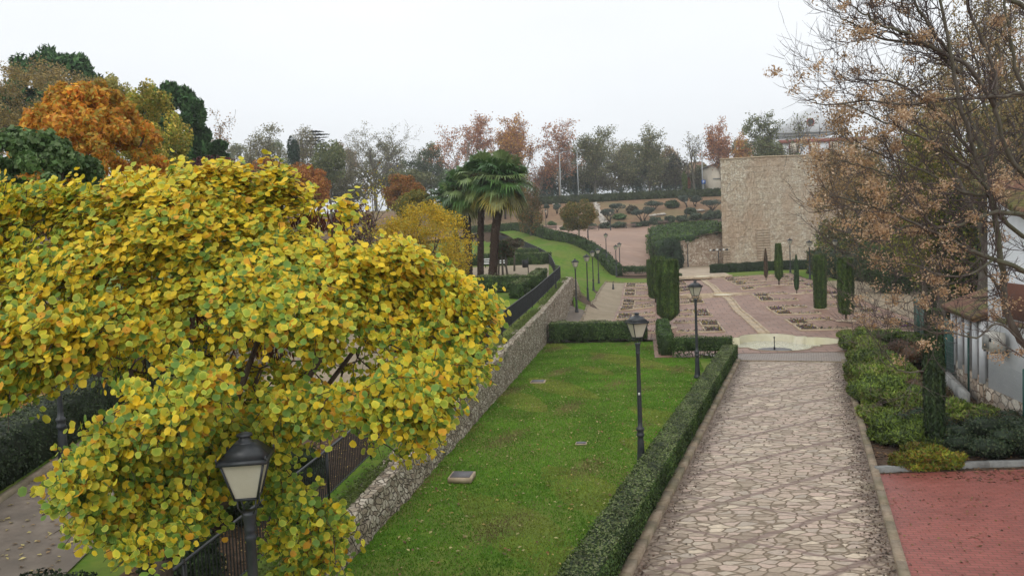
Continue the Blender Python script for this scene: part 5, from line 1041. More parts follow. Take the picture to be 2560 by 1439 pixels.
# cedar with flat tiers
c = gz(797, 200); th = thing('cedar', 'dark flat-tiered cedar top on the left skyline', 'cedar', c); zt_ = at(797, 326, 200)[2]; b = MB(); b.tube([c, (c[0], c[1], zt_)], [.35, .08], 6); b.build('trunk', M['bark'], th); b = MB(); r = np.random.default_rng(5)
for i in range(9): z = zt_ - .3 - i * .75; w = 1.3 + i * .28; m = 420; a = r.uniform(0, 2 * pi, m); q = r.uniform(0, 1, m) ** .6 * w * (1 + .4 * np.sin(a * 3 + i)); b.cards(np.column_stack([c[0] + (r.choice([-.9, .9]) if i % 2 else 0) + q * np.cos(a) * 1.3, c[1] + q * np.sin(a), z + r.normal(0, .06, m)]), r.normal(size=(m, 3)) * .3 + [0, 0, 1], .3, pick([(.035, .05, .04), (.03, .04, .03)], m), 1.5)
b.build('crown', M['needle'], th)
# undergrowth mass behind the mesh fence
U_ = [(1395, 420, 500, 90), (1455, 440, 500, 80), (1530, 425, 500, 100), (1590, 415, 500, 90), (1650, 405, 500, 95), (1700, 415, 490, 90), (1360, 440, 505, 60), (1760, 425, 490, 60), (1260, 430, 520, 120), (1150, 430, 520, 140), (1020, 440, 520, 160), (880, 430, 520, 180), (760, 440, 520, 150), (660, 430, 520, 120), (560, 440, 540, 140)]
ul = ['left of the grey road pole', 'below the tall dark cypress', 'behind the grey-blue car', 'behind the small roadside bush', 'behind the two white cars', 'behind the yellow-green cypress', 'beside the palms', 'beside the brick house', 'behind the right palm', 'behind the left palm', 'under the pale bare trees', 'below the dense round tree', 'below the thin brown trees', 'below the narrow dark cypress', 'far left beyond the orange trees']
for i, ((px, t0, t1, w), lb) in enumerate(zip(U_, ul)): lt('background_tree', 'low dark olive tree mass ' + lb, px, t0 - 22, t1, w * 1.15, 224 - (i % 3) * 3 if i < 8 else 200 - i * 3, [[(.08, .11, .05), (.11, .14, .06), (.06, .085, .04)], [(.17, .17, .07), (.12, .14, .06)], [(.12, .11, .06), (.16, .15, .07)]][i % 3], 60 + i, 4200, .38, shell=.35, grp='low trees beyond the road')
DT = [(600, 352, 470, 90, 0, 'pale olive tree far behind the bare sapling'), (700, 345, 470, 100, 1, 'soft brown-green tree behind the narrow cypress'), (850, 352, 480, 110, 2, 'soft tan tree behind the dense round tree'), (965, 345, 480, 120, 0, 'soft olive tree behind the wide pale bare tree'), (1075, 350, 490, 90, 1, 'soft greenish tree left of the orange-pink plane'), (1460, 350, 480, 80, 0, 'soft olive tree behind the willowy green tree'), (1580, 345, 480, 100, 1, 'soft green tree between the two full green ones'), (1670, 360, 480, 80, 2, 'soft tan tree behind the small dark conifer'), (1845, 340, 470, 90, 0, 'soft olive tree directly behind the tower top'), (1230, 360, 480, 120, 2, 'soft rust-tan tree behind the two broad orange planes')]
for i, (px, t0, t1, w, c_, lb) in enumerate(DT): lt('distant_tree', lb, px, t0, t1, w, 238 + (i % 3) * 4, [[(.22, .23, .12), (.28, .27, .14), (.17, .19, .10)], [(.17, .22, .10), (.24, .26, .12), (.14, .17, .08)], [(.34, .24, .13), (.28, .22, .12), (.40, .27, .14)]][c_], 260 + i, 6500, .36, k=60, sub=.2, shell=.6, trunk=.3, zb=15.2, grp='soft misty trees in the farthest row')  # paler leaf colours put some of the haze into these trees
# hillside plants
OLV = [(.075, .105, .075), (.10, .13, .10), (.055, .08, .055)]
def olive(label, px, py, wpx, hpx, pyb, seed, stems=2, pxb=None):
    p = hit(pxb or px, pyb); d = p[1]; th = thing('cloud_olive', label, 'olive tree', p, 'flat-topped cloud-pruned olives on the hillside'); c = at(px, py, d - .3); w, h = wpx * d / FPX / 2, hpx * d / FPX / 2; b = MB(); r = random.Random(seed)
    for i in range(stems * 2): e = c + [w * (-.7 + 1.4 * (i + .5) / (stems * 2)), r.uniform(-.3, .3), -h * .4]; m = p + (e - p) * .45 + [r.uniform(-.25, .25), 0, 0]; b.tube([p, m, e], [.16, .11, .06], 5)
    b.build('trunk', M['bark'], th); b = MB(); C, RR = lumps(c, (w, w * .8, h), 9, .5, seed); crown(b, C, RR, 1700, .17, OLV, np.random.default_rng(seed), shell=.1, clump=.1); b.build('crown', M['hedge'], th)
olive('flat olive upper left, above a leafy green patch', 1543, 515, 40, 17, 531, 1, 1); olive('flat olive beside the pale rock line', 1521, 531, 46, 19, 556, 2, 2, 1524)
olive('left half of the twin olives on one leaning stem', 1592, 530, 29, 17, 552, 3, 1, 1604); olive('right half of the twin olives above the rosemary', 1619, 526, 34, 19, 552, 4, 1, 1611)
olive('broad olive in the middle of the slope, forked low', 1635, 507, 50, 17, 525, 5, 2); olive('olive left of the highest pair near the hilltop hedge', 1710, 496, 26, 18, 517, 6, 1, 1718)
olive('highest olive, round and thick-stemmed near the hilltop hedge', 1739, 496, 40, 22, 516, 7, 1); olive('wide many-stemmed olive against the tower edge', 1780, 507, 58, 17, 528, 8, 3)
olive('olive with a twisted dark trunk left of the round-headed tree', 1366, 516, 18, 12, 545, 9, 1); olive('small olive almost hidden by the round-headed tree', 1393, 516, 24, 16, 534, 10, 1)
GB = [(.04, .075, .025), (.06, .10, .03), (.03, .05, .02)]
def hb(name, label, px, py, w, h, cols, seed, n=1300, size=.2, spiky=False, grp=None, cat='shrub', zf=zg, dd=None):
    p = hit(px, py, zf) if dd is None else np.array([*at(px, py, dd)[:2], zf(*at(px, py, dd)[:2])]); d = p[1]; R = (w * d / FPX / 2, w * d / FPX / 2 * .8, h * d / FPX / 2 * 1.15); return bush(name, label, p, R, n, size, cols, seed=seed, spiky=spiky, grp=grp, cat=cat)
hb('round_bush', 'round dark green bush on the slope between two olives', 1681, 519, 38, 25, GB, 1); hb('round_bush', 'round brownish bush on the slope', 1580, 532, 34, 22, [(.08, .07, .035), (.06, .06, .03), (.10, .075, .04)], 2)
hb('round_bush', 'green bush below the highest olives', 1726, 534, 32, 17, GB, 3); hb('leafy_patch', 'patch of bright green broad-leaved plants under the upper left olive', 1549, 547, 42, 14, [(.08, .15, .04), (.11, .19, .05)], 4); hb('leafy_patch', 'small green leafy clump left of the round-headed tree', 1381, 562, 24, 12, [(.06, .13, .04), (.09, .17, .05)], 5)
hb('round_bush', 'dark bush by the pale slab at the hilltop hedge left end', 1392, 521, 16, 16, GB, 6); hb('road_bush', 'small rounded bush between two white cars', 1603, 484, 14, 12, GB, 7, dd=197.5)
RS = [(.07, .10, .055), (.09, .12, .06), (.05, .075, .035)]
for i, (px, py, w, h) in enumerate(((1478, 572, 36, 18), (1512, 571, 38, 20), (1548, 568, 42, 19), (1590, 566, 40, 15), (1613, 565, 32, 15), (1640, 560, 36, 22), (1672, 557, 34, 22), (1705, 554, 38, 20), (1738, 550, 36, 22), (1772, 547, 44, 26), (1800, 545, 34, 28))):
    hb('rosemary_bush', ['rosemary bush touching the round-headed tree crown', 'rosemary bush behind the grey bench', 'rosemary bush behind the lamp at the plaza back', 'rosemary bush behind the middle bench', 'rosemary bush right of the middle bench', 'rosemary bush left of the right-end bench', 'rosemary bush behind the right-end bench', 'rosemary bush below the small far lamp', 'rosemary bush right of the small far lamp', 'rosemary bush below the many-stemmed olive', 'rosemary bush touching the tower edge'][i], px, py, w, h, RS, 10 + i, 1300, .2, grp='rosemary bushes behind the plaza')
for i, (px, py, w, h, lb) in enumerate(((1330, 585, 40, 14, 'low green shrub row at the far left plaza edge'), (1305, 578, 50, 22, 'leafy shrubs under the orange-green tree'), (1352, 570, 34, 14, 'broad-leaved plants left of the plaza bench'), (1405, 577, 26, 10, 'small shrub right of the far left bench'), (1345, 550, 34, 16, 'grey-green shrub on the slope above the leafy plants'), (1420, 560, 30, 14, 'shrub hidden behind the round-headed tree'))): hb('slope_shrub', lb, px, py, w, h, [(.05, .09, .03), (.08, .12, .05)], 30 + i, 1000, .2, dd=150 + i * 3)
JN = [(.05, .105, .018), (.075, .14, .022), (.035, .07, .014), (.10, .16, .03)]
# juniper bank to the left of the tower
th = thing('juniper_bank', 'bright green spreading junipers covering the bank above the rubble wall', 'juniper', (26, 122, 5)); b = MB(); r = np.random.default_rng(8); C = []; RR = []
for i in range(150):
    y = r.uniform(119.5, 150); f = (y - 119) / 49; xl_ = np.interp(y, [119, 133, 151], [22.2, 24.2, 27]); x = xl_ + r.uniform(0, at(1808, 600, y)[0] - xl_ - 1.5); C.append((x, y, float(np.interp(x, [22, 24.4, 31, 60], [4.6, 4.9, 6.15, 8])) * (1 - f) + (zg(x, 168) + .1) * f + .15)); RR.append((1.9, 1.5, .75))
for x, y, z in ((22.2, 118.9, 4.2), (22.6, 119.3, 3.2), (22.0, 119.6, 2.2), (23, 124, 3.5), (23.2, 128, 4), (24, 133, 4.6), (25, 139, 5.2)): C.append((x, y, z)); RR.append((1.6, 1.6, 1.5))
C = np.array(C); RR = np.array(RR)
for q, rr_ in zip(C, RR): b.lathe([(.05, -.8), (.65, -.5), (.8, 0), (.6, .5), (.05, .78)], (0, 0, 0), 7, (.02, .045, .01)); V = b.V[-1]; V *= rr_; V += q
crown(b, C, RR, 20000, .22, JN, r, 2.0, clump=.12, spiky=True); b.build('foliage', M['hedge'], th); b = MB(); [b.tube([(x, y, 3), (x, y, 6.5)], .05, 4) for x, y in ((24, 122), (27, 124), (29, 128))]; b.build('stems', M['bark'], th)
bush('dark_conifer_bush', 'big dark rounded conifer bush at the left end of the rubble wall', (*at(1677, 665, 117)[:2], 1.0), (2.0, 1.6, 2.9), 4200, .2, [(.025, .055, .02), (.035, .075, .025), (.018, .04, .014)], seed=3, spiky=True)
bush('green_globe_bush', 'green globe bush below the dark conifer bush', (*at(1679, 672, 106)[:2], .9), (1.25, 1.1, 1.05), 2200, .15, [(.045, .09, .02), (.06, .11, .025)], seed=4); bush('green_globe_bush', 'lower small globe bush in front of the bigger globe', (*at(1686, 676, 102)[:2], .85), (1.1, .9, .45), 1200, .13, [(.045, .09, .02), (.035, .07, .02)], seed=5)
bush('side_bush', 'green bush beside the lamp at the right-hand garden edge', (*at(2075, 700, 92)[:2], .7), (2.0, 1.5, 1.1), 2600, .14, [(.05, .09, .02), (.04, .07, .02)], seed=6)
def rocks(label, pts, k, sz, seed):
    r = np.random.default_rng(seed); th = thing('rock_border', label, 'rocks', pts[0]); pts = np.array(pts); u = np.linspace(0, len(pts) - 1, k)
    for i, a in enumerate(u):
        p = np.array([np.interp(a, np.arange(len(pts)), pts[:, j]) for j in range(3)]) + [r.normal(0, .35), r.normal(0, .3), .1]; b = MB(); b.lathe([(.1, -.3), (.8, -.25), (1, .1), (.6, .5), (.1, .6)], (0, 0, 0), 7); V = b.V[-1]; V *= r.uniform(.6, 1.3, 3) * sz; V += r.normal(0, .05, V.shape) * sz; V += p; b.build('rock', M['stonepale'], th)
rocks('line of pale rocks running down the slope right of the round-headed tree', [hit(1489, 508), hit(1497, 525), hit(1503, 545), hit(1508, 558)], 42, .45, 1); rocks('low pale rock heap below the middle olive', [hit(1625, 541), hit(1645, 538), hit(1662, 536)], 26, .4, 2); rocks('pale rocks below the many-stemmed olive', [hit(1742, 528), hit(1758, 527)], 14, .42, 3)
c = hit(1390, 513); b = MB(); b.box(c + [0, 0, .25], (1.6, .5, .3)); tag(b.build('stone_slab', M['stonepale'], org=c), 'pale slab lying at the left end of the hilltop hedge', 'slab')
# the round-headed tree and its neighbour
lt('round_headed_tree', 'neat round-headed olive-orange tree by the curved hedge', 1446, 491, 588, 97, 118, [(.15, .15, .03), (.20, .18, .04), (.11, .12, .025), (.30, .17, .04)], 71, 9000, .17, k=46, sub=.26, zb=5.15, trunk=.16, wood='barkpale', clump=.15)
lt('orange_green_tree', 'orange-green tree just right of the palm crowns', 1325, 455, 592, 78, 132, [(.16, .15, .04), (.22, .15, .05), (.10, .12, .035), (.28, .13, .04)], 72, 7000, .2, k=34, sub=.3, zb=6.2, trunk=.2, wood='barkgrey')
lt('orange_dome_tree', 'round orange dome tree left of the palms', 1008, 428, 540, 115, 84, [(.36, .15, .045), (.28, .11, .04), (.20, .14, .04), (.42, .2, .05)], 73, 11000, .13, k=50, sub=.22, trunk=.16, clump=.12)
lt('orange_dome_tree', 'larger orange dome tree behind the redbud top', 752, 402, 540, 150, 70, [(.42, .17, .045), (.34, .12, .04), (.48, .24, .06)], 74, 12000, .14, k=50, sub=.22, trunk=.18, clump=.15)
lt('orange_dome_tree', 'smaller orange dome tree peeking left of the larger one', 665, 388, 500, 110, 76, [(.40, .17, .045), (.36, .14, .05), (.45, .22, .06)], 75, 7000, .15, k=40, sub=.25, trunk=.18, clump=.15)
lt('plum_tree', 'dark purple plum foliage left of the orange domes', 535, 385, 520, 190, 48, [(.09, .02, .025), (.06, .015, .02), (.13, .03, .03)], 76, 9000, .11, k=40, sub=.28, trunk=.15)
lt('plum_tree', 'dark red plum tree behind the thin yellow-leaved branches', 878, 500, 640, 130, 50, [(.10, .03, .025), (.07, .02, .02), (.14, .05, .03)], 77, 6500, .10, k=30, sub=.3, trunk=.13)
lt('green_shrub_tree', 'yellowish green shrub between the orange dome and the palms', 1040, 470, 570, 120, 66, [(.22, .20, .04), (.14, .16, .04), (.30, .22, .04)], 78, 6500, .12, k=30, sub=.3, trunk=.12)
b_ = np.array([*tp(895, 700)[:2], tp(895, 700)[2]]); b_ = np.array([at(900, 600, 38)[0], 38, tz(at(900, 600, 38)[0], 38)])
tree('thin_leaved_tree', 'thin dark-branched tree with few yellow leaves behind the redbud', b_, at(900, 408, 38)[2] - b_[2], 3.6, [(.50, .42, .06), (.40, .36, .06), (.30, .16, .05)], 24, 900, .085, wood='bark', jit=.10, minr=.008, levels=3, nk=(8, 6, 5, 4), start=.2, ang=(35, 40, 45, 50))
b_ = np.array([at(650, 600, 30)[0], 30, tz(at(650, 600, 30)[0], 30)]); tree('bare_sapling', 'bare sapling tip rising above the redbud against the sky', b_, at(640, 318, 30)[2] - b_[2], 1.8, None, 25, 0, wood='twig', minr=.006, levels=2, nk=(9, 4, 3, 3), start=.4, ang=(28, 35, 40, 50))
# left background trees
PN = [(.06, .13, .045), (.085, .16, .055), (.04, .09, .035)]
def pine(label, px, top, bot, wpx, d, seed, k=60): lt('stone_pine', label, px, top, bot, wpx, d, PN, seed, 24000, .24, k=k * 2, sub=.13, trunk=.35, el=2.4, mat='needle', spiky=True, limbs=10, clump=.2, shell=.35, cat='pine')
pine('dark round-topped pine standing free against the sky', 428, 196, 470, 190, 60, 81, 70); pine('big pine at the top left behind the brown thicket', 150, 112, 420, 290, 72, 82, 80); pine('low pine branches at the right foot of the round-topped pine', 545, 345, 430, 70, 66, 83, 14)
lt('golden_acacia', 'yellow-green feathery tree between the orange chestnut and the pine', 372, 195, 560, 215, 40, [(.38, .37, .06), (.50, .42, .07), (.24, .30, .05), (.58, .42, .09)], 84, 24000, .10, k=110, sub=.15, trunk=.2, clump=.22, shell=.35)
lt('golden_acacia', 'golden tree top below the big left pine', 280, 170, 420, 140, 52, [(.50, .40, .11), (.38, .34, .09), (.3, .3, .09)], 85, 9000, .12, k=50, sub=.2, shell=.35, trunk=.2)
p = at(540, 450, 90); tree('pale_tree', 'pale pinkish sparse tree right of the round-topped pine', (p[0], 90, 3.4), at(540, 268, 90)[2] - 3.4, 5.0, [(.42, .27, .16), (.36, .24, .15)], 26, 2400, .16, jit=.25, wood='barkgrey', minr=.02, **PL)
lt('brown_thicket_tree', 'dull brown twiggy tree between the big pine and the orange chestnut', 120, 148, 440, 370, 34, [(.38, .28, .12), (.30, .23, .11), (.44, .33, .13), (.24, .20, .12)], 27, 26000, .065, k=120, sub=.15, shell=.5, trunk=.2, clump=.12)
lt('orange_chestnut', 'broad orange-brown chestnut tree at the upper left', 222, 192, 640, 365, 22, [(.70, .34, .05), (.62, .25, .04), (.76, .45, .06), (.48, .38, .07)], 86, 52000, .08, k=210, sub=.115, trunk=.25, el=1.9, mat='leafy', clump=.16, spiky=False, shell=.38)
lt('dark_green_redbud', 'dark green round-leaved tree at the left edge below the chestnut', 90, 318, 620, 330, 14.5, [(.10, .18, .055), (.14, .23, .075), (.08, .14, .05), (.20, .28, .12)], 87, 26000, .085, k=140, sub=.15, trunk=.2, el=1.05, mat='leaf', shell=.35, off=-1.5)
for i, (px, d, w, lb) in enumerate(((285, 19, .28, 'beside the clipped hedge under the chestnut'), )):
    pass
# small yellow-leaved tree in front of the palms
lt('yellow_shrub_tree', 'golden small-leaved tree overlapping the palm trunks', 1062, 498, 740, 285, 33, [(.62, .42, .03), (.55, .36, .03), (.70, .50, .05), (.40, .36, .05)], 88, 24000, .058, k=70, sub=.22, trunk=.13, clump=.12, mat='leafy', flat=.9, shell=.5)
# terrace trees and shrubs
for i, (pt, ct, w, h, lb, cols) in enumerate((((1246, 689), (1243, 632), 46, 44, 'leftmost little orange tree on the terrace sand', 0), ((1257, 691), (1262, 622), 44, 42, 'second little orange tree with a dense dark crown', 0), ((1269, 690), (1275, 628), 42, 38, 'third little orange tree on the terrace sand', 0), ((1286, 678), (1298, 606), 54, 32, 'little grey-green tree set farther back on the terrace', 1))):
    p = tp(*pt); d = p[1]; c = at(*ct, d); lumptree('small_terrace_tree', lb, p, 4, c[2] - p[2], (w * d / FPX / 2, w * d / FPX / 2, h * d / FPX / 2), 2600, .12, [[(.05, .085, .02), (.07, .11, .03), (.14, .08, .03)], [(.09, .10, .06), (.12, .12, .07), (.15, .10, .06)]][cols], 90 + i, k=18, sub=.38, trunk=.10, wood='barkgrey', grp='small trees on the terrace sand')
hb('oval_bush', 'clipped oval bush beyond the terrace trees', 1262, 590, 46, 14, [(.05, .08, .04), (.07, .10, .05)], 50, dd=120, zf=tz); hb('pinkish_shrub', 'pinkish brown shrub behind the grey-green terrace tree', 1275, 600, 70, 26, [(.14, .10, .08), (.10, .10, .06)], 51, 1600, dd=112, zf=tz); hb('lavender_shrub', 'grey lavender shrub at the foot of the golden tree', 1100, 735, 120, 60, [(.12, .12, .10), (.16, .12, .06), (.08, .09, .06)], 52, 3500, .07, dd=45, zf=tz)
# ------------------------------------------------------------------ palms
def palm(label, pxb, pyb, cx, cy, d, tr, nf, seed, fr=1.15):
    rng = np.random.default_rng(seed); base = np.array([at(pxb, pyb, d)[0], d, 0]); base[2] = tz(base[0], d); top = at(cx, cy, d)
    th = thing('fan_palm', label, 'palm', base, 'fan palms on the terrace'); b = MB(); m = base + (top - base) * .5 + [(base[0] - top[0]) * .15, 0, 0]
    b.tube([base, base + (m - base) * .5, m, m + (top - m) * .6, top], [tr * 1.15, tr, tr * .95, tr * 1.1, tr * .9], 12, (.1, .1, .1)); n = 2200; u = rng.uniform(0, 1, n); a = rng.uniform(0, 2 * pi, n); ax = np.column_stack([np.interp(u, [0, .5, 1], [base[i], m[i], top[i]]) for i in range(3)]); D = np.column_stack([np.cos(a), np.sin(a), np.zeros(n)])
    b.cards(ax + D * tr * 1.02, D + rng.normal(size=(n, 3)) * .3, rng.uniform(.08, .2, n), (.1, .05, .03), 1.6, rng, dirn=D * .6 + [0, 0, .9]); b.build('trunk', M['palmbark'], th)
    b = MB(); bs = MB(); g = 2.399
    for i in range(nf):
        e = radians(82 - 155 * ((i + .5) / nf) ** .85 + rng.normal(0, 6)); a = i * g + rng.normal(0, .2); D = np.array([cos(a) * cos(e), sin(a) * cos(e), sin(e)]); Lp = rng.uniform(.9, 1.5); r0 = fr * rng.uniform(.8, 1.1)
        old = e < radians(-35); q = top + D * Lp; q[2] -= .12 * Lp; bs.tube([top, top + D * Lp * .5 + [0, 0, .03], q], [.03, .02, .016], 4, (.10, .15, .04))
        side = np.cross(D, [0, 0, 1.]); side /= np.linalg.norm(side) + 1e-9; upv = np.cross(side, D); nl = 26; th_ = np.linspace(-2.2, 2.2, nl); tilt = rng.uniform(-.3, .5)
        fd = D * .85 + np.array([0, 0, -.25]); fd /= np.linalg.norm(fd); sd = side * cos(tilt) + upv * sin(tilt)
        dirs = np.cos(th_)[:, None] * fd + np.sin(th_)[:, None] * sd; dirs += upv * .12 * np.abs(np.sin(th_))[:, None]; ln = r0 * (.72 + .28 * np.cos(th_)) * rng.uniform(.9, 1.05, nl)
        w = .06 * (fr / 1.1); nrmv = np.cross(dirs, upv); nrmv /= np.linalg.norm(nrmv, axis=1)[:, None] + 1e-9; P1 = q + dirs * (ln * .62)[:, None]; P2 = q + dirs * (ln * .93)[:, None] + np.array([0, 0, -1]) * (ln * rng.uniform(.12, .42, nl))[:, None]
        V = np.stack([np.repeat(q[None], nl, 0), P1 + nrmv * w, P2, P1 - nrmv * w], 1); cen = P1 - upv * .03
        base_c = np.array([(.05, .12, .03), (.09, .18, .045), (.19, .26, .09)][i % 3]) * rng.uniform(.8, 1.25)
        if old: base_c = np.array([(.22, .28, .07), (.34, .34, .12), (.20, .19, .07)][i % 3])
        if old and rng.uniform() < .25: base_c = np.array((.42, .33, .06))
        b.add(V.reshape(-1, 3), np.arange(nl * 4).reshape(-1, 4), np.repeat(base_c * rng.uniform(.8, 1.2, (nl, 1)), 4, 0))
    b.build('fronds', M['frond'], th); bs.build('petioles', M['leaf'], th)
    n = 700; b = MB(); D = rng.normal(size=(n, 3)); D[:, 2] = -np.abs(D[:, 2]) * .8; P = top + D * [.32, .32, .5]; b.cards(P, rng.normal(size=(n, 3)), .18, pick([(.14, .07, .03), (.09, .05, .03), (.24, .11, .03)], n, rng), 3, rng, dirn=np.tile([0, 0, -1.], (n, 1))); b.build('dead_skirt', M['leaf'], th)
palm('leftmost palm, trunk half hidden by the golden tree', 1147, 693, 1130, 500, 66, .22, 44, 1, 1.45); palm('second palm from the left with a shaggy grey trunk base', 1172, 700, 1166, 470, 64.5, .28, 44, 2, 1.5); palm('second palm from the right with a slim dark trunk', 1201, 702, 1207, 438, 63, .22, 46, 3, 1.45); palm('rightmost palm with the thickest trunk and yellowing lower fronds', 1230, 712, 1256, 448, 61, .29, 60, 4, 1.6)
# ------------------------------------------------------------------ the big redbud in the foreground
def inpoly(px, py, poly):
    poly = np.array(poly, float); n = len(poly); c = np.zeros(len(px), bool)
    for i in range(n):
        x1, y1 = poly[i]; x2, y2 = poly[(i + 1) % n]; m = ((y1 > py) != (y2 > py)) & (px < (x2 - x1) * (py - y1) / (y2 - y1 + 1e-9) + x1); c ^= m
    return c
def roundleaves(b, P, Nn, size, cen, rim, rng, hang=.6, tk=7):
    n = len(P); Nn = Nn / np.linalg.norm(Nn, axis=1)[:, None]; D = rng.normal(size=(n, 3)) * .8 + [0, 0, -hang]; A = D - Nn * (D * Nn).sum(1)[:, None]; A /= np.linalg.norm(A, axis=1)[:, None] + 1e-9; B = np.cross(Nn, A)
    th = np.arange(tk) * 2 * pi / tk + .39; rr = 1 - .28 * np.exp(-((np.abs(th - pi)) ** 2) / .18) + .06 * np.exp(-((np.minimum(th, 2 * pi - th)) ** 2) / .3)
    s = np.broadcast_to(size, (n,))[:, None, None] * .5; cup = rng.uniform(-.28, .18, (n, 1, 1)); fold = rng.uniform(0, .25, (n, 1, 1))
    def ring(f): x = (np.cos(th) * rr * f)[None, :, None]; y = (np.sin(th) * rr * f)[None, :, None]; z = cup * f * f + fold * np.abs(y); return P[:, None] + s * (A[:, None] * x + B[:, None] * y * 1.05 + Nn[:, None] * z)
    V = np.concatenate([P[:, None], ring(.74), ring(1.0)], 1); m = 1 + 2 * tk
    C = np.concatenate([cen[:, None], np.repeat((cen * .75 + rim * .25)[:, None], tk, 1), np.repeat(rim[:, None], tk, 1)], 1)
    o = (np.arange(n) * m)[:, None, None]; j = np.arange(tk); j2 = (j + 1) % tk
    F1 = np.stack([np.zeros(tk, int), 1 + j, 1 + j2], 1)[None] + o; F2 = np.stack([1 + j, 1 + tk + j, 1 + tk + j2, 1 + j2], 1)[None] + o
    b.add(V.reshape(-1, 3), [F1.reshape(-1, 3), F2.reshape(-1, 4)], C.reshape(-1, 3))
def redbud(name, label, outline, gaps, dfront, npad, lpp, base, ctr, seed, trunkr=.16, ymix=(520, 1230), forks=None, backpads=50, pods=(), holes=((625, 888, 60, 22), (740, 1090, 70, 40))):
    rng = np.random.default_rng(seed); O = np.array(outline, float); x0, y0 = O.min(0); x1, y1 = O.max(0); pad = []
    while len(pad) < npad:
        q = rng.uniform([x0, y0], [x1, y1]); 
        if not all(inpoly(q[0:1] + a, q[1:2] + c_, O)[0] for a, c_ in ((0, 0), (20, 0), (-22, 0), (0, -20), (0, 24))): continue
        if any(((q[0] - g[0]) / g[2]) ** 2 + ((q[1] - g[1]) / (g[3] * 1.35 + 12)) ** 2 < 1.2 for g in gaps): continue
        dd = min(np.hypot(*(q - p_[:2])) for p_ in pad) if pad else 99
        if dd < 20 * rng.uniform(.5, 1.3): continue
        pad.append((q[0], q[1], dfront(*q) + abs(rng.normal(0, .22))))
    fr = [at(*p_) for p_ in pad]; pyv = [p_[1] for p_ in pad]
    for i in range(backpads):                                  # the rest of the crown, away from the camera
        q = rng.uniform([x0 + 60, y0 + 50], [x1 - 90, y1 - 250]); 
        if inpoly(q[0:1], q[1:2], O)[0] and not any(((q[0] - g[0]) / g[2]) ** 2 + ((q[1] - g[1]) / g[3]) ** 2 < 1.3 for g in holes): fr.append(at(q[0], q[1], dfront(*q) + rng.uniform(1.7, 4.0))); pyv.append(q[1])
    fr = np.array(fr); pyv = np.array(pyv); ctr = np.array(ctr); base = np.array(base)
    th = thing(name, label, 'tree', base); b = MB(); fork = base + [.1, .1, (ctr[2] - base[2]) * .42]; b.tube([base, base + (fork - base) * .5 + [.04, 0, 0], fork], [trunkr * 1.2, trunkr, trunkr * .9], 10); nl = 9; lim = []
    for i in range(nl):
        a = i * 2 * pi / nl + .3; tgt = ctr + [cos(a) * 1.5, sin(a) * 1.5, rng.uniform(-.3, .9)]; m = (fork + tgt) / 2 + [0, 0, -.25]; b.tube([fork, m, tgt], [trunkr * .5, trunkr * .36, trunkr * .24], 7); lim.append(tgt); lim.append(m)
    lim = np.array(lim); b.build('trunk', M['bark'], th); b = MB(); S0 = []; S1 = []; Ra = []; Rb = []
    def poly(P, r0, r1):
        for k in range(len(P) - 1): S0.append(P[k]); S1.append(P[k + 1]); Ra.append(r0 + (r1 - r0) * k / (len(P) - 1)); Rb.append(r0 + (r1 - r0) * (k + 1) / (len(P) - 1))
    order = np.argsort(((fr - ctr) ** 2).sum(1)); nodes = [l for l in lim]; deg = [0] * len(nodes)
    for k in order:                                            # each bough grows out of the nearest one further in
        c = fr[k]; D_ = np.sqrt(((np.array(nodes) - c) ** 2).sum(1)) + .12 * np.array(deg); j = int(np.argmin(D_)); o = nodes[j]; deg[j] += 1; L = np.linalg.norm(c - o)
        m1 = o * .67 + c * .33 + rng.normal(0, .07, 3) * L; m2 = o * .33 + c * .67 + rng.normal(0, .07, 3) * L; poly([o, m1, m2, c], min(.022, .008 + .012 * L), .006); nodes.append(c); deg.append(0)
    LP = []; LN = []; LY = []; 
    for c, y in zip(fr, pyv):
        pn = rng.normal(0, 130); out = c - ctr; out /= np.linalg.norm(out); ns = 5
        for s_ in range(ns):                                      # shoots of one bough, each with leaves in two rows
            d = out * .7 + rng.normal(0, .55, 3); d[2] = d[2] * .6 + rng.uniform(-.25, .35); d /= np.linalg.norm(d); L = rng.uniform(.16, .38); k = int(lpp / ns * rng.uniform(.7, 1.3)); u = np.sort(rng.uniform(0, 1, k)); drop = np.array([0, 0, -.22]) * L
            P = c + d * (u * L)[:, None] + drop * (u ** 2)[:, None]; poly([c, c + d * L * .5 + drop * .25, c + d * L + drop], .006, .003)
            P = P + rng.normal(0, .045, (k, 3)); LP.append(P); LN.append(rng.normal(size=(k, 3)) * .5 + out * .75 + [0, -.15, .45]); LY.append(np.full(k, y + rng.normal(0, 40) + pn))
    P = np.concatenate(LP); Nn = np.concatenate(LN); Y = np.concatenate(LY); n = len(P)
    b.segs(S0, S1, np.array(Ra), np.array(Rb), 4); b.build('branches', M['bark'], th)
    g = np.clip((Y - ymix[0]) / (ymix[1] - ymix[0]), 0, 1) + .16 * np.sin(P[:, 0] * 2.3 + 1) + .14 * np.sin(P[:, 2] * 3.1 + P[:, 0] * 1.1); t = rng.uniform(0, 1, n)
    typ = np.where(t < .40 - .34 * g, 0, np.where(t < .72 - .34 * g, 1, np.where(t < .92 - .22 * g, 2, 3))); typ = np.where(rng.uniform(size=n) < .05, 4, typ)
    cen = np.array([(.90, .64, .035), (.62, .60, .045), (.34, .46, .05), (.17, .31, .05), (.76, .38, .03)]); rim = np.array([(.92, .68, .06), (.88, .70, .08), (.72, .70, .10), (.28, .40, .08), (.74, .42, .05)])
    v = rng.uniform(.74, 1.16, (n, 1)); b = MB(); roundleaves(b, P, Nn, rng.uniform(.05, .092, n), cen[typ] * v, rim[typ] * v, rng); b.build('leaves', M['redleaf'], th)
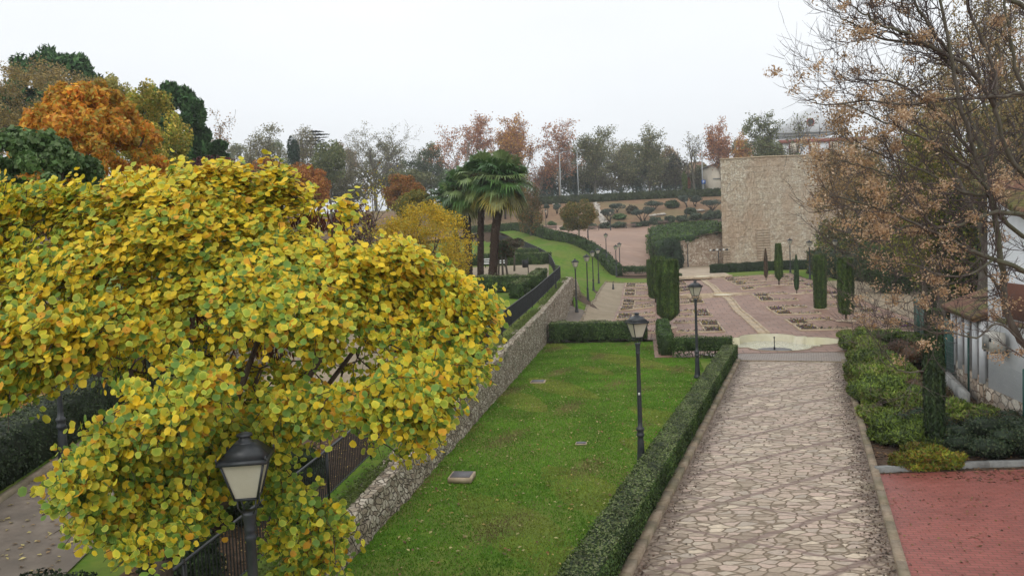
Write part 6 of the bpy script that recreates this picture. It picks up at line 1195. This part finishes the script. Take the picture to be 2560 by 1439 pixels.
    if pods:
        b = MB(); PP = []
        for (qx, qy, rx, ry, k) in pods: X = rng.normal(qx, rx, k); Yy = rng.normal(qy, ry, k); PP += [at(a, c_, dfront(a, c_) + .35 + abs(rng.normal(0, .3))) for a, c_ in zip(X, Yy)]
        PP = np.array(PP); b.cards(PP, rng.normal(size=PP.shape) * .4 + [0, -1, 0], .02, pick([(.10, .03, .02), (.15, .05, .03), (.06, .025, .02)], len(PP), rng), 5, rng, dirn=np.tile([0, 0, -1.], (len(PP), 1))); b.build('seed_pods', M['leaf'], th)['kind'] = 'stuff'
    return th
OUT = [(-60, 452), (60, 470), (150, 455), (235, 490), (300, 452), (350, 425), (430, 440), (470, 405), (500, 425), (540, 400), (560, 385), (590, 420), (640, 440), (690, 408), (712, 392), (730, 470), (800, 480), (868, 500), (885, 545), (868, 590), (840, 610), (900, 628), (950, 600), (1010, 595), (1060, 640), (1130, 680), (1190, 720), (1240, 745), (1235, 800), (1200, 850), (1205, 900), (1170, 960), (1130, 985), (1095, 1050), (1060, 1120), (1000, 1150), (960, 1080), (900, 1075), (850, 1050), (800, 1080), (740, 1050), (700, 1120), (760, 1230), (850, 1250), (880, 1300), (860, 1360), (820, 1439), (790, 1500), (700, 1500), (660, 1400), (675, 1300), (650, 1200), (560, 1230), (530, 1320), (470, 1330), (420, 1370), (360, 1390), (290, 1350), (230, 1310), (170, 1240), (150, 1150), (230, 1090), (330, 1030), (240, 960), (160, 925), (60, 1000), (-60, 1030)]
GAP = [(560, 870, 150, 22), (800, 930, 150, 20), (330, 905, 110, 26), (140, 760, 90, 14), (960, 905, 80, 14), (430, 690, 60, 12), (1090, 870, 60, 12), (620, 1000, 60, 14), (430, 1130, 80, 14), (300, 1200, 60, 12), (250, 590, 40, 12), (540, 620, 40, 12), (130, 592, 42, 30), (775, 562, 75, 34), (505, 805, 60, 26), (715, 890, 100, 30), (610, 905, 60, 22), (285, 962, 62, 62), (25, 775, 36, 26), (880, 850, 60, 20), (430, 960, 60, 24), (640, 960, 60, 14), (1000, 840, 40, 14), (300, 720, 50, 14), (850, 1010, 70, 16)]
def dfr(px, py):
    d = 7.1 + max(0, px) / 1250 * 1.3 + max(0, (950 - py)) / 550 * 1.7 + .35 * sin(px / 90.) * sin(py / 70.)
    if 500 < px < 730 and py > 1030: d = max(d, 8.35)
    if px > 640 and py > 1150: d += .5
    return d
redbud('redbud_tree', 'huge nearest yellow-green redbud whose round leaves fill the left of the picture', OUT, GAP, dfr, 1000, 66, (float(at(378, 1420, 9.0)[0]), 9.0, .75), (-3.3, 10.2, 4.9), 5, trunkr=.11, backpads=520, pods=((775, 555, 40, 14, 260), (130, 585, 18, 14, 90), (505, 795, 30, 14, 90), (560, 1120, 40, 10, 60), (700, 880, 60, 12, 90)))
# trunk of the tree standing behind the clipped hedge
# ------------------------------------------------------------------ seed-hung box elder on the right
def limbtree():
    rng = np.random.default_rng(21); r = random.Random(4); base = np.array([at(2700, 1100, 13.6)[0], 13.6, 0.0]); th = thing('box_elder', 'nearly leafless tree on the right hung with tan seed clusters', 'tree', base)
    Ls = [([(2640, 1000, 13.6), (2600, 900, 13.5), (2542, 842, 13.4), (2513, 775, 13.3), (2507, 700, 13.3), (2498, 600, 13.2), (2476, 490, 13.1), (2445, 400, 13), (2405, 280, 12.8), (2380, 150, 12.7), (2352, 0, 12.6), (2330, -130, 12.5)], .066, .018, True),
          ([(2700, 770, 13.6), (2560, 675, 13.2), (2484, 648, 13), (2419, 624, 12.8), (2335, 578, 12.5), (2246, 537, 12.2), (2150, 505, 12), (2070, 490, 11.9)], .05, .008, False),
          ([(2700, 640, 13.6), (2560, 597, 13.4), (2500, 542, 13.2), (2463, 461, 13), (2392, 393, 12.7), (2300, 340, 12.4), (2200, 300, 12.2), (2110, 262, 12)], .042, .008, False),
          ([(2700, 200, 13.5), (2560, 233, 13.3), (2484, 244, 13.1), (2381, 247, 12.8), (2262, 264, 12.5), (2180, 250, 12.3), (2060, 268, 12), (2020, 240, 12)], .035, .006, False),
          ([(2700, 560, 14), (2600, 480, 13.8), (2523, 400, 13.5), (2484, 267, 13.2), (2493, 200, 13.2), (2473, 140, 13.1), (2423, 28, 13), (2390, -80, 12.9)], .046, .014, True),
          ([(2484, 267, 13.2), (2429, 170, 13), (2384, 145, 12.9), (2340, 90, 12.8), (2304, 36, 12.7), (2276, -10, 12.6), (2240, -90, 12.5)], .04, .01, False),
          ([(2384, 150, 12.9), (2330, 118, 12.7), (2262, 80, 12.5), (2212, 67, 12.4), (2168, 42, 12.3), (2132, 18, 12.2), (2110, -20, 12.2)], .03, .006, False),
          ([(2400, 185, 12.9), (2332, 114, 12.9), (2273, 108, 12.8), (2207, 97, 12.7), (2151, 72, 12.6), (2107, 45, 12.5), (2085, 30, 12.5)], .028, .005, False),
          ([(2445, 400, 13), (2370, 310, 13.2), (2290, 233, 13.2), (2234, 203, 13.1), (2179, 203, 13), (2118, 206, 12.9), (2085, 170, 12.9)], .03, .005, False),
          ([(2600, 540, 13), (2500, 529, 12.8), (2446, 543, 12.7), (2390, 565, 12.6), (2338, 572, 12.5), (2280, 560, 12.4), (2180, 600, 12.3), (2090, 585, 12.2)], .04, .006, False),
          ([(2507, 730, 13.3), (2470, 690, 13.2), (2450, 640, 13.1), (2400, 700, 13), (2340, 720, 12.8), (2270, 760, 12.6), (2210, 740, 12.5)], .022, .004, False),
          ([(2560, 860, 13.4), (2500, 800, 13.1), (2440, 850, 12.8), (2390, 830, 12.7), (2330, 830, 12.6), (2250, 800, 12.4), (2180, 820, 12.3)], .020, .004, False),
          ([(2484, 648, 13), (2420, 690, 12.8), (2360, 690, 12.6), (2280, 660, 12.4), (2200, 650, 12.3), (2110, 640, 12.2)], .022, .004, False),
          ([(2335, 578, 12.5), (2300, 520, 12.5), (2250, 450, 12.4), (2180, 420, 12.2), (2110, 400, 12.1), (2050, 420, 12)], .022, .004, False),
          ([(2476, 490, 13.1), (2400, 480, 13), (2320, 430, 12.8), (2240, 400, 12.6), (2160, 370, 12.4), (2080, 350, 12.3)], .028, .005, False),
          ([(2700, 60, 13.5), (2600, 30, 13.4), (2520, 0, 13.3), (2450, -60, 13.2), (2380, -160, 13)], .05, .02, False), ([(2700, 330, 13.5), (2600, 300, 13.4), (2540, 180, 13.3), (2520, 60, 13.2), (2500, -60, 13.2)], .045, .015, False),
          ([(2310, 928, 12.2), (2255, 927, 12.1), (2208, 907, 12.0), (2185, 875, 12)], .012, .004, False)]
    b = MB(); join = base + [-.1, 0, 2.9]; b.tube([base, base + [-.05, 0, 1.4], join], [.2, .16, .14], 12)
    S0 = []; S1 = []; Ra = []; Rb = []; tips = []; limbpts = []
    for L, r0, r1, up in Ls:
        P = np.array([at(*q) for q in L]); n = len(P); u = np.linspace(0, n - 1, n * 4); 
        P = np.column_stack([np.interp(u, np.arange(n), P[:, i]) for i in range(3)]); P[1:-1] = (P[:-2] + P[1:-1] * 2 + P[2:]) / 4; P += rng.normal(0, .012, P.shape); rad = np.linspace(r0, r1, len(P)); b.tube(P, rad, 8)
        for i in range(len(P) - 1): limbpts.append((P[i], P[i + 1] - P[i], rad[i]))
        if L[0][0] >= 2600 and L[0][1] < 1000: b.tube([P[0], (P[0] + join) / 2 + [.4, 0, .2], join], [r0, r0 * 1.2, .1], 6)
    b.build('trunk', M['barkgrey'], th)
    def shoot(p, d, L, rad, lev):
        k = 5 if lev == 0 else 4; st = L / k; pts = []
        for i in range(k):
            d = d + np.array([r.gauss(0, .13), r.gauss(0, .13), r.gauss(0, .10) + .10]); d /= np.linalg.norm(d); q = p + d * st; a = rad * (1 - i / k * .6); c = rad * (1 - (i + 1) / k * .6); S0.append(p); S1.append(q); Ra.append(a); Rb.append(c); p = q; pts.append((p, d))
        if lev < 2:
            for j in range(5 if lev == 0 else 4):
                q, dd = pts[min(k - 1, int((j + r.random()) * k / 5))]; nd = dd + np.array([r.gauss(0, .6), r.gauss(0, .6), r.gauss(.05, .5)]); nd /= np.linalg.norm(nd); shoot(q, nd, L * r.uniform(.4, .75), max(rad * .6, .0035), lev + 1)
        else: tips.append((p, d))
    for i, (p, v, ra) in enumerate(limbpts):
        if r.random() < .56:
            v = v / (np.linalg.norm(v) + 1e-9); nd = v * .6 + np.array([r.gauss(-.25, .5), r.gauss(0, .5), r.gauss(.15, .5)]); nd /= np.linalg.norm(nd); shoot(p, nd, r.uniform(.4, .95), min(.012, ra * .5), 0)
    b = MB(); b.segs(S0, S1, np.array(Ra), np.array(Rb), 4); b.build('twigs', M['twig'], th)
    b = MB(); T = np.array([t_[0] for t_ in tips]); k = rng.choice(len(T), min(len(T), 400), replace=False)
    # seed clusters hang densest on the left of the crown
    for c in T[k]:
        q = CM.T @ (c - [0, 0, EYE]); sx = 1280 + FPX * q[0] / -q[2]; sy = 719.5 - FPX * q[1] / -q[2]; pr = .22 if sx > 2440 else .95 if (sx < 2280 and 230 < sy < 620) else .62 if sy > 600 else .42
        if rng.uniform() > pr: continue
        m = rng.integers(40, 150); off = rng.normal(0, 1, (m, 3)) * [.08, .08, .055] * rng.uniform(.7, 1.2) - [0, 0, .05]; b.cards(c + off, rng.normal(size=(m, 3)), rng.uniform(.018, .034, m), pick([(.52, .34, .17), (.60, .42, .26), (.42, .27, .16), (.70, .53, .36)], m, rng), 1.9, rng)
    b.build('seed_clusters', M['leafy'], th)
limbtree()
# ------------------------------------------------------------------ trees behind it
BR = [(.28, .22, .10), (.34, .27, .12), (.21, .18, .08), (.38, .25, .11)]
def bt(label, px, top, d, w, leaf, n, size, seed, jit=.25, mr=.012, **kw): p = np.array([at(px, 600, d)[0], d, zg(at(px, 600, d)[0], d)]); return tree('tall_tree', label, p, at(px, top, d)[2] - p[2], w * d / FPX, leaf, seed, n, size, jit=jit, minr=mr, grp='tall trees behind the seed-hung tree', **kw)
UP4 = dict(levels=3, nk=(10, 7, 5, 4), start=.18, ang=(30, 40, 48, 50), lr=(.5, .55, .5, .5))
bt('tall olive-brown tree rising out of the top right corner', 2460, -60, 32, 330, BR, 15000, .075, 51, **UP4); bt('tall thin brown-leaved tree left of the corner tree', 2320, 95, 44, 260, BR, 12000, .10, 52, **UP4); bt('tall tree at the very right edge behind the house roof', 2580, -40, 38, 280, BR, 12000, .085, 53, **UP4)
bt('brown thinning tree just right of the tower', 2150, 265, 80, 240, [(.30, .18, .07), (.24, .16, .07), (.34, .22, .09)], 9000, .17, 54, .4, .02, **UP4); bt('yellowish green tall tree with ivy on its grey trunk', 2345, 300, 40, 200, [(.24, .25, .04), (.16, .19, .035), (.30, .26, .05)], 12000, .10, 55, wood='barkgrey', **UP4)
def mass(label, px, t0, t1, w, d, cols, seed, n=9000, size=.12): lt('dense_tree', label, px, t0, t1, w, d, cols, seed, n, size, k=44, sub=.26, trunk=.2, zb=zg(at(px, 600, d)[0], d), clump=.28, shell=.25, grp='dense trees on the right')
YG = [(.26, .30, .04), (.18, .23, .035), (.38, .35, .06), (.11, .16, .03)]; DG = [(.05, .085, .028), (.07, .115, .035), (.035, .06, .02)]; BO = [(.32, .21, .09), (.22, .18, .07), (.40, .25, .09), (.14, .14, .055)]
mass('yellow-green foliage behind the crossing branches, centre right', 2310, 380, 760, 200, 46, YG, 101, 12000); mass('dark green foliage above the shed roof', 2430, 400, 780, 190, 40, DG + YG[:1], 102, 12000, .11); mass('brownish olive foliage touching the tower side', 2110, 330, 690, 170, 100, BO, 103, 9000, .2); mass('brown and green foliage between the tower and the ivy tree', 2210, 380, 700, 190, 78, BO + DG, 104, 10000, .17)
mass('dark foliage low behind the garden edge', 2240, 560, 770, 200, 66, DG, 105, 9000, .14); mass('dark green growth left of the shed', 2370, 640, 860, 150, 44, DG, 106, 8000, .09); mass('olive brown foliage high behind the ivy tree', 2400, 200, 520, 260, 52, BO + YG, 107, 12000, .13); mass('tall olive foliage at the right edge above the house', 2540, 180, 560, 220, 40, BO + YG + DG, 108, 12000, .10); mass('green foliage beside the tower foot', 2085, 540, 690, 110, 100, DG + YG, 109, 5000, .16)
q0, q1 = GF(19.5, 96), GF(28, 52); hedge('boundary_hedge', 'tall rough hedge closing the far right side of the garden', line(q0, q1, 12), 2.2, 2.6, zg, .17, 70, DG + BO[:1], rough=.25)
# ------------------------------------------------------------------ shrub bed on the right
def sb(name, label, s, t, R, n, size, cols, seed, spiky=True, **kw): x, y = GF(s, t, PA); return bush(name, label, (x, y, 0), (R[0] * 1.18, R[1] * 1.2, R[2]), int(n * 2.8), size * .66, cols, seed=seed, spiky=spiky, k=22, sub=.34, el=3.2 if spiky else 1.3, **kw)
JB = [(.15, .22, .03), (.19, .26, .035), (.09, .15, .022), (.24, .27, .05), (.17, .15, .06)]; JD = [(.075, .12, .025), (.11, .15, .035), (.05, .08, .02)]
jl = ['spreading juniper at the far end of the shrub bed by the pool', 'second juniper from the pool along the path edge', 'third juniper from the pool along the path edge', 'fourth juniper from the pool along the path edge', 'fifth juniper from the pool, tallest on the path edge', 'sixth juniper from the pool along the path edge', 'yellow-tipped juniper opposite the tall thin cypress', 'dark juniper just before the gold juniper']
for i, (s, t, w, h) in enumerate(((2.45, 45.0, 1.2, .8), (2.35, 41.5, 1.15, 1.0), (2.3, 38.3, 1.1, 1.05), (2.3, 35.2, 1.1, 1.0), (2.3, 32.2, 1.1, 1.1), (2.2, 29.3, 1.0, .95), (2.2, 26.6, 1.0, .95), (2.2, 24.2, .85, .75))): sb('juniper_bush', jl[i], s + .28, t, (w * .9, 1.6 if i < 7 else 1.1, h * .72), 6500, .085, JB if i % 2 == 0 else JB[:2] + JD, 120 + i, grp='junipers along the right edge of the path', cat='juniper')
sb('juniper_bush', 'inner juniper in the middle of the shrub bed near the pool end', 3.7, 41, (1.1, 1.7, .8), 4500, .09, JD + JB[:1], 130, cat='juniper'); sb('brown_shrub', 'dead brown shrub among the junipers', 3.5, 31.0, (.9, 1.3, .5), 3000, .08, [(.15, .09, .05), (.10, .07, .04), (.10, .12, .04)], 131, False); sb('brown_shrub', 'rusty dark shrub by the green panel fence', 3.9, 36.5, (1.0, 1.5, .9), 3600, .09, [(.16, .08, .04), (.09, .06, .03), (.06, .07, .03)], 132, False)
sb('juniper_bush', 'yellow-green juniper right of the tall thin cypress', 4.3, 26.3, (1.1, .9, .55), 3600, .08, JB, 133, cat='juniper')
sb('dark_shrub', 'dark glossy shrub left of the tall thin cypress', 2.9, 24.6, (.9, .8, .62), 3200, .07, [(.035, .065, .03), (.05, .085, .04), (.10, .07, .04)], 134, False); sb('dark_shrub', 'broad dark shrub right of the tall thin cypress', 4.6, 23.6, (1.25, .9, .62), 4200, .07, [(.035, .06, .028), (.05, .08, .035), (.07, .09, .04)], 135, False); sb('dark_shrub', 'dark shrub behind the broad one by the wire fence', 5.0, 25.6, (1.0, .8, .5), 2600, .07, [(.04, .065, .03), (.08, .06, .035)], 136, False)
sb('gold_juniper', 'low golden-green juniper at the corner of the red paving', 2.7, 21.85, (.88, .42, .40), 5200, .065, [(.22, .27, .025), (.30, .28, .03), (.12, .17, .02), (.26, .15, .03)], 137, cat='juniper')
# ------------------------------------------------------------------ grass, fallen leaves, weeds
def inlawn(n):
    t = NR.uniform(0, 1, n) ** 1.0 * 34 + 12; s = NR.uniform(-5.7, 2.5, n); x, y = GF(s, t); sp, tp_ = IG(x, y, PA); m = (sp < -3.95) & (t < 46) & ~((s > .6) & (t > 39.9)); return x[m], y[m]
x, y = inlawn(230000); n = len(x); z = ZG(x, y) - .02; th_ = NR.uniform(0, 2 * pi, n); h = NR.uniform(.02, .055, n); w = NR.uniform(.006, .012, n) * (1 + y / 40); dx, dy = np.cos(th_) * w, np.sin(th_) * w; le = NR.normal(0, .018, (n, 2))
V = np.stack([np.stack([x - dx, y - dy, z], 1), np.stack([x + dx, y + dy, z], 1), np.stack([x + le[:, 0], y + le[:, 1], z + h], 1)], 1).reshape(-1, 3)
pt = np.sin(x * .7 + 1) * np.sin(y * .45) + .6 * np.sin(x * 1.9 + y * .9); C = np.where((pt > .55)[:, None], np.array([.25, .31, .05]), np.array([.14, .29, .026])) * NR.uniform(.65, 1.3, (n, 1)); yl_ = NR.uniform(size=n) < .05; C[yl_] = (.30, .26, .09); wn = (np.sin(x * 1.3 + 2) * np.sin(y * .8 + 1) + .5 * np.sin(x * 3.3 - y * 1.7) + NR.normal(0, .35, n)) > 1.05; C[wn] = np.array([.24, .20, .08]) * NR.uniform(.7, 1.2, (wn.sum(), 1))
b = MB(); b.add(V, np.arange(n * 3).reshape(-1, 3), np.repeat(C, 3, 0)); tag(b.build('grass_blades', M['blade']), 'short green grass blades over the front lawn', 'grass', kind='stuff')
def litter(name, label, X, Y, zf, size, cols, up=.015, fl=.25):
    n = len(X); Z = zf(X, Y) + up; b = MB(); b.cards(np.column_stack([X, Y, Z]), NR.normal(size=(n, 3)) * fl + [0, 0, 1], NR.uniform(.6, 1.3, n) * size, pick(cols, n, v=.25), 1.4); return tag(b.build(name, M['leaf']), label, 'fallen leaves', kind='stuff')
FLV = [(.42, .30, .08), (.30, .16, .06), (.50, .42, .18), (.20, .10, .05), (.34, .30, .12)]
x, y = inlawn(2600); litter('fallen_leaves', 'scattered small fallen leaves on the front lawn', x, y, ZG, .06, FLV, .03)
t = NR.uniform(10, 38.5, 2600); s = np.where(NR.uniform(size=2600) < .65, 1.35 - np.abs(NR.normal(0, .28, 2600)), np.where(NR.uniform(size=2600) < .8, -2.95 + np.abs(NR.normal(0, .22, 2600)), NR.uniform(-3, 1.3, 2600))); s = np.clip(s, -2.95, 1.36); x, y = GF(s, t, PA); litter('path_litter', 'dark leaf litter gathered along both edges of the flagstone path', x, y, ZG, .042, [(.08, .05, .03), (.10, .055, .035), (.16, .09, .05), (.05, .035, .02)], .012)
t = NR.uniform(12, 20, 900); s = NR.uniform(1.6, 7.5, 900); k = NR.uniform(size=900) < np.clip((t - 12) / 8, .15, 1); x, y = GF(s[k], t[k], PA); litter('paving_litter', 'dry leaves and twigs scattered on the red brick paving', x, y, ZG, .045, [(.16, .09, .04), (.34, .24, .10), (.10, .05, .03), (.24, .14, .06)], .022)
t = NR.uniform(20.8, 46, 9000); s = NR.uniform(1.6, 7, 9000); x, y = GF(s, t, PA); litter('bed_litter', 'brown leaf litter covering the shrub bed soil', x, y, ZG, .07, [(.20, .10, .05), (.13, .07, .04), (.28, .16, .07), (.09, .05, .03)], .012)
x = NR.normal(-14.5, 3, 2600); y = NR.normal(25, 3.2, 2600); litter('chestnut_leaves', 'orange fallen leaves under the chestnut on the upper lawn', x, y, ztv, .13, [(.50, .24, .06), (.36, .15, .05), (.56, .36, .14)], .04, .5)
u = NR.uniform(-2, 24, 900); v_ = NR.uniform(0, 2.4, 900); P2 = tl[0][:2] + dirv[:2] * u[:, None] + nrm * v_[:, None]; litter('walk_leaves', 'yellow fallen leaves on the dirt walk at lower left', P2[:, 0], P2[:, 1], ztv, .07, [(.62, .52, .20), (.5, .4, .16), (.30, .2, .1)], .05)
# blades on the upper lawn seen through the gaps
n = 60000; x = NR.uniform(-20, -9, n); y = NR.uniform(18, 38, n); z = ztv(x, y); th_ = NR.uniform(0, 2 * pi, n); w = .016; dx, dy = np.cos(th_) * w, np.sin(th_) * w
V = np.stack([np.stack([x - dx, y - dy, z], 1), np.stack([x + dx, y + dy, z], 1), np.stack([x, y, z + NR.uniform(.03, .07, n)], 1)], 1).reshape(-1, 3); b = MB(); b.add(V, np.arange(n * 3).reshape(-1, 3), np.repeat(np.array([.06, .15, .012]) * NR.uniform(.65, 1.3, (n, 1)), 3, 0)); tag(b.build('upper_grass_blades', M['blade']), 'green grass on the upper lawn behind the clipped hedge', 'grass', kind='stuff')
strip('terrace_bed', lambda t: GF(-8.6, t), lambda t: GF(-6.75, t), 3, 20, 18, 6, ztv, .02, M['soil'])
for i, (s_, t_, w, h, lb) in enumerate(((-8.2, 9.5, .9, .7, 'dark low shrub at the bottom edge between dirt walk and railing'), (-7.6, 11.8, .8, .55, 'second dark low shrub along the inside of the railing'), (-8.0, 14.0, .9, .6, 'third dark low shrub along the inside of the railing'), (-7.7, 16.5, .8, .5, 'farthest dark low shrub inside the near railing'), (-8.9, 8.0, .8, .6, 'dark low shrub at the lower left corner beside the dirt walk'))):
    x, y = GF(s_, t_); bush('low_shrub', lb, (x, y, tz(x, y)), (w, w, h), 6000, .05, [(.03, .055, .018), (.045, .075, .02), (.02, .035, .012)], seed=200 + i, grp='low shrubs inside the railing')
t = NR.uniform(3, 20, 2500); s = NR.uniform(-8.5, -6.8, 2500); x, y = GF(s, t); litter('railing_litter', 'brown and yellow leaf litter on the soil inside the railing', x, y, ztv, .06, [(.20, .11, .05), (.12, .07, .04), (.45, .32, .10)], .04)
# ------------------------------------------------------------------ misty air
b = MB(); b.box((0, 300, 24), (1300, 700, 54)); hz_ = tag(b.build('haze', None), kind='stuff', label='thin autumn mist greying the far trees', cat='haze')
m, t, p, o = newmat('mist'); t.nodes.remove(p); v = t.nodes.new('ShaderNodeVolumePrincipled'); v.inputs['Density'].default_value = .0005; v.inputs['Color'].default_value = (.99, .995, 1, 1); v.inputs['Anisotropy'].default_value = .0; t.links.new(v.outputs[0], o.inputs['Volume']); hz_.data.materials.clear(); hz_.data.materials.append(m)
for o in S.objects:
    if '_w' in o: del o['_w']
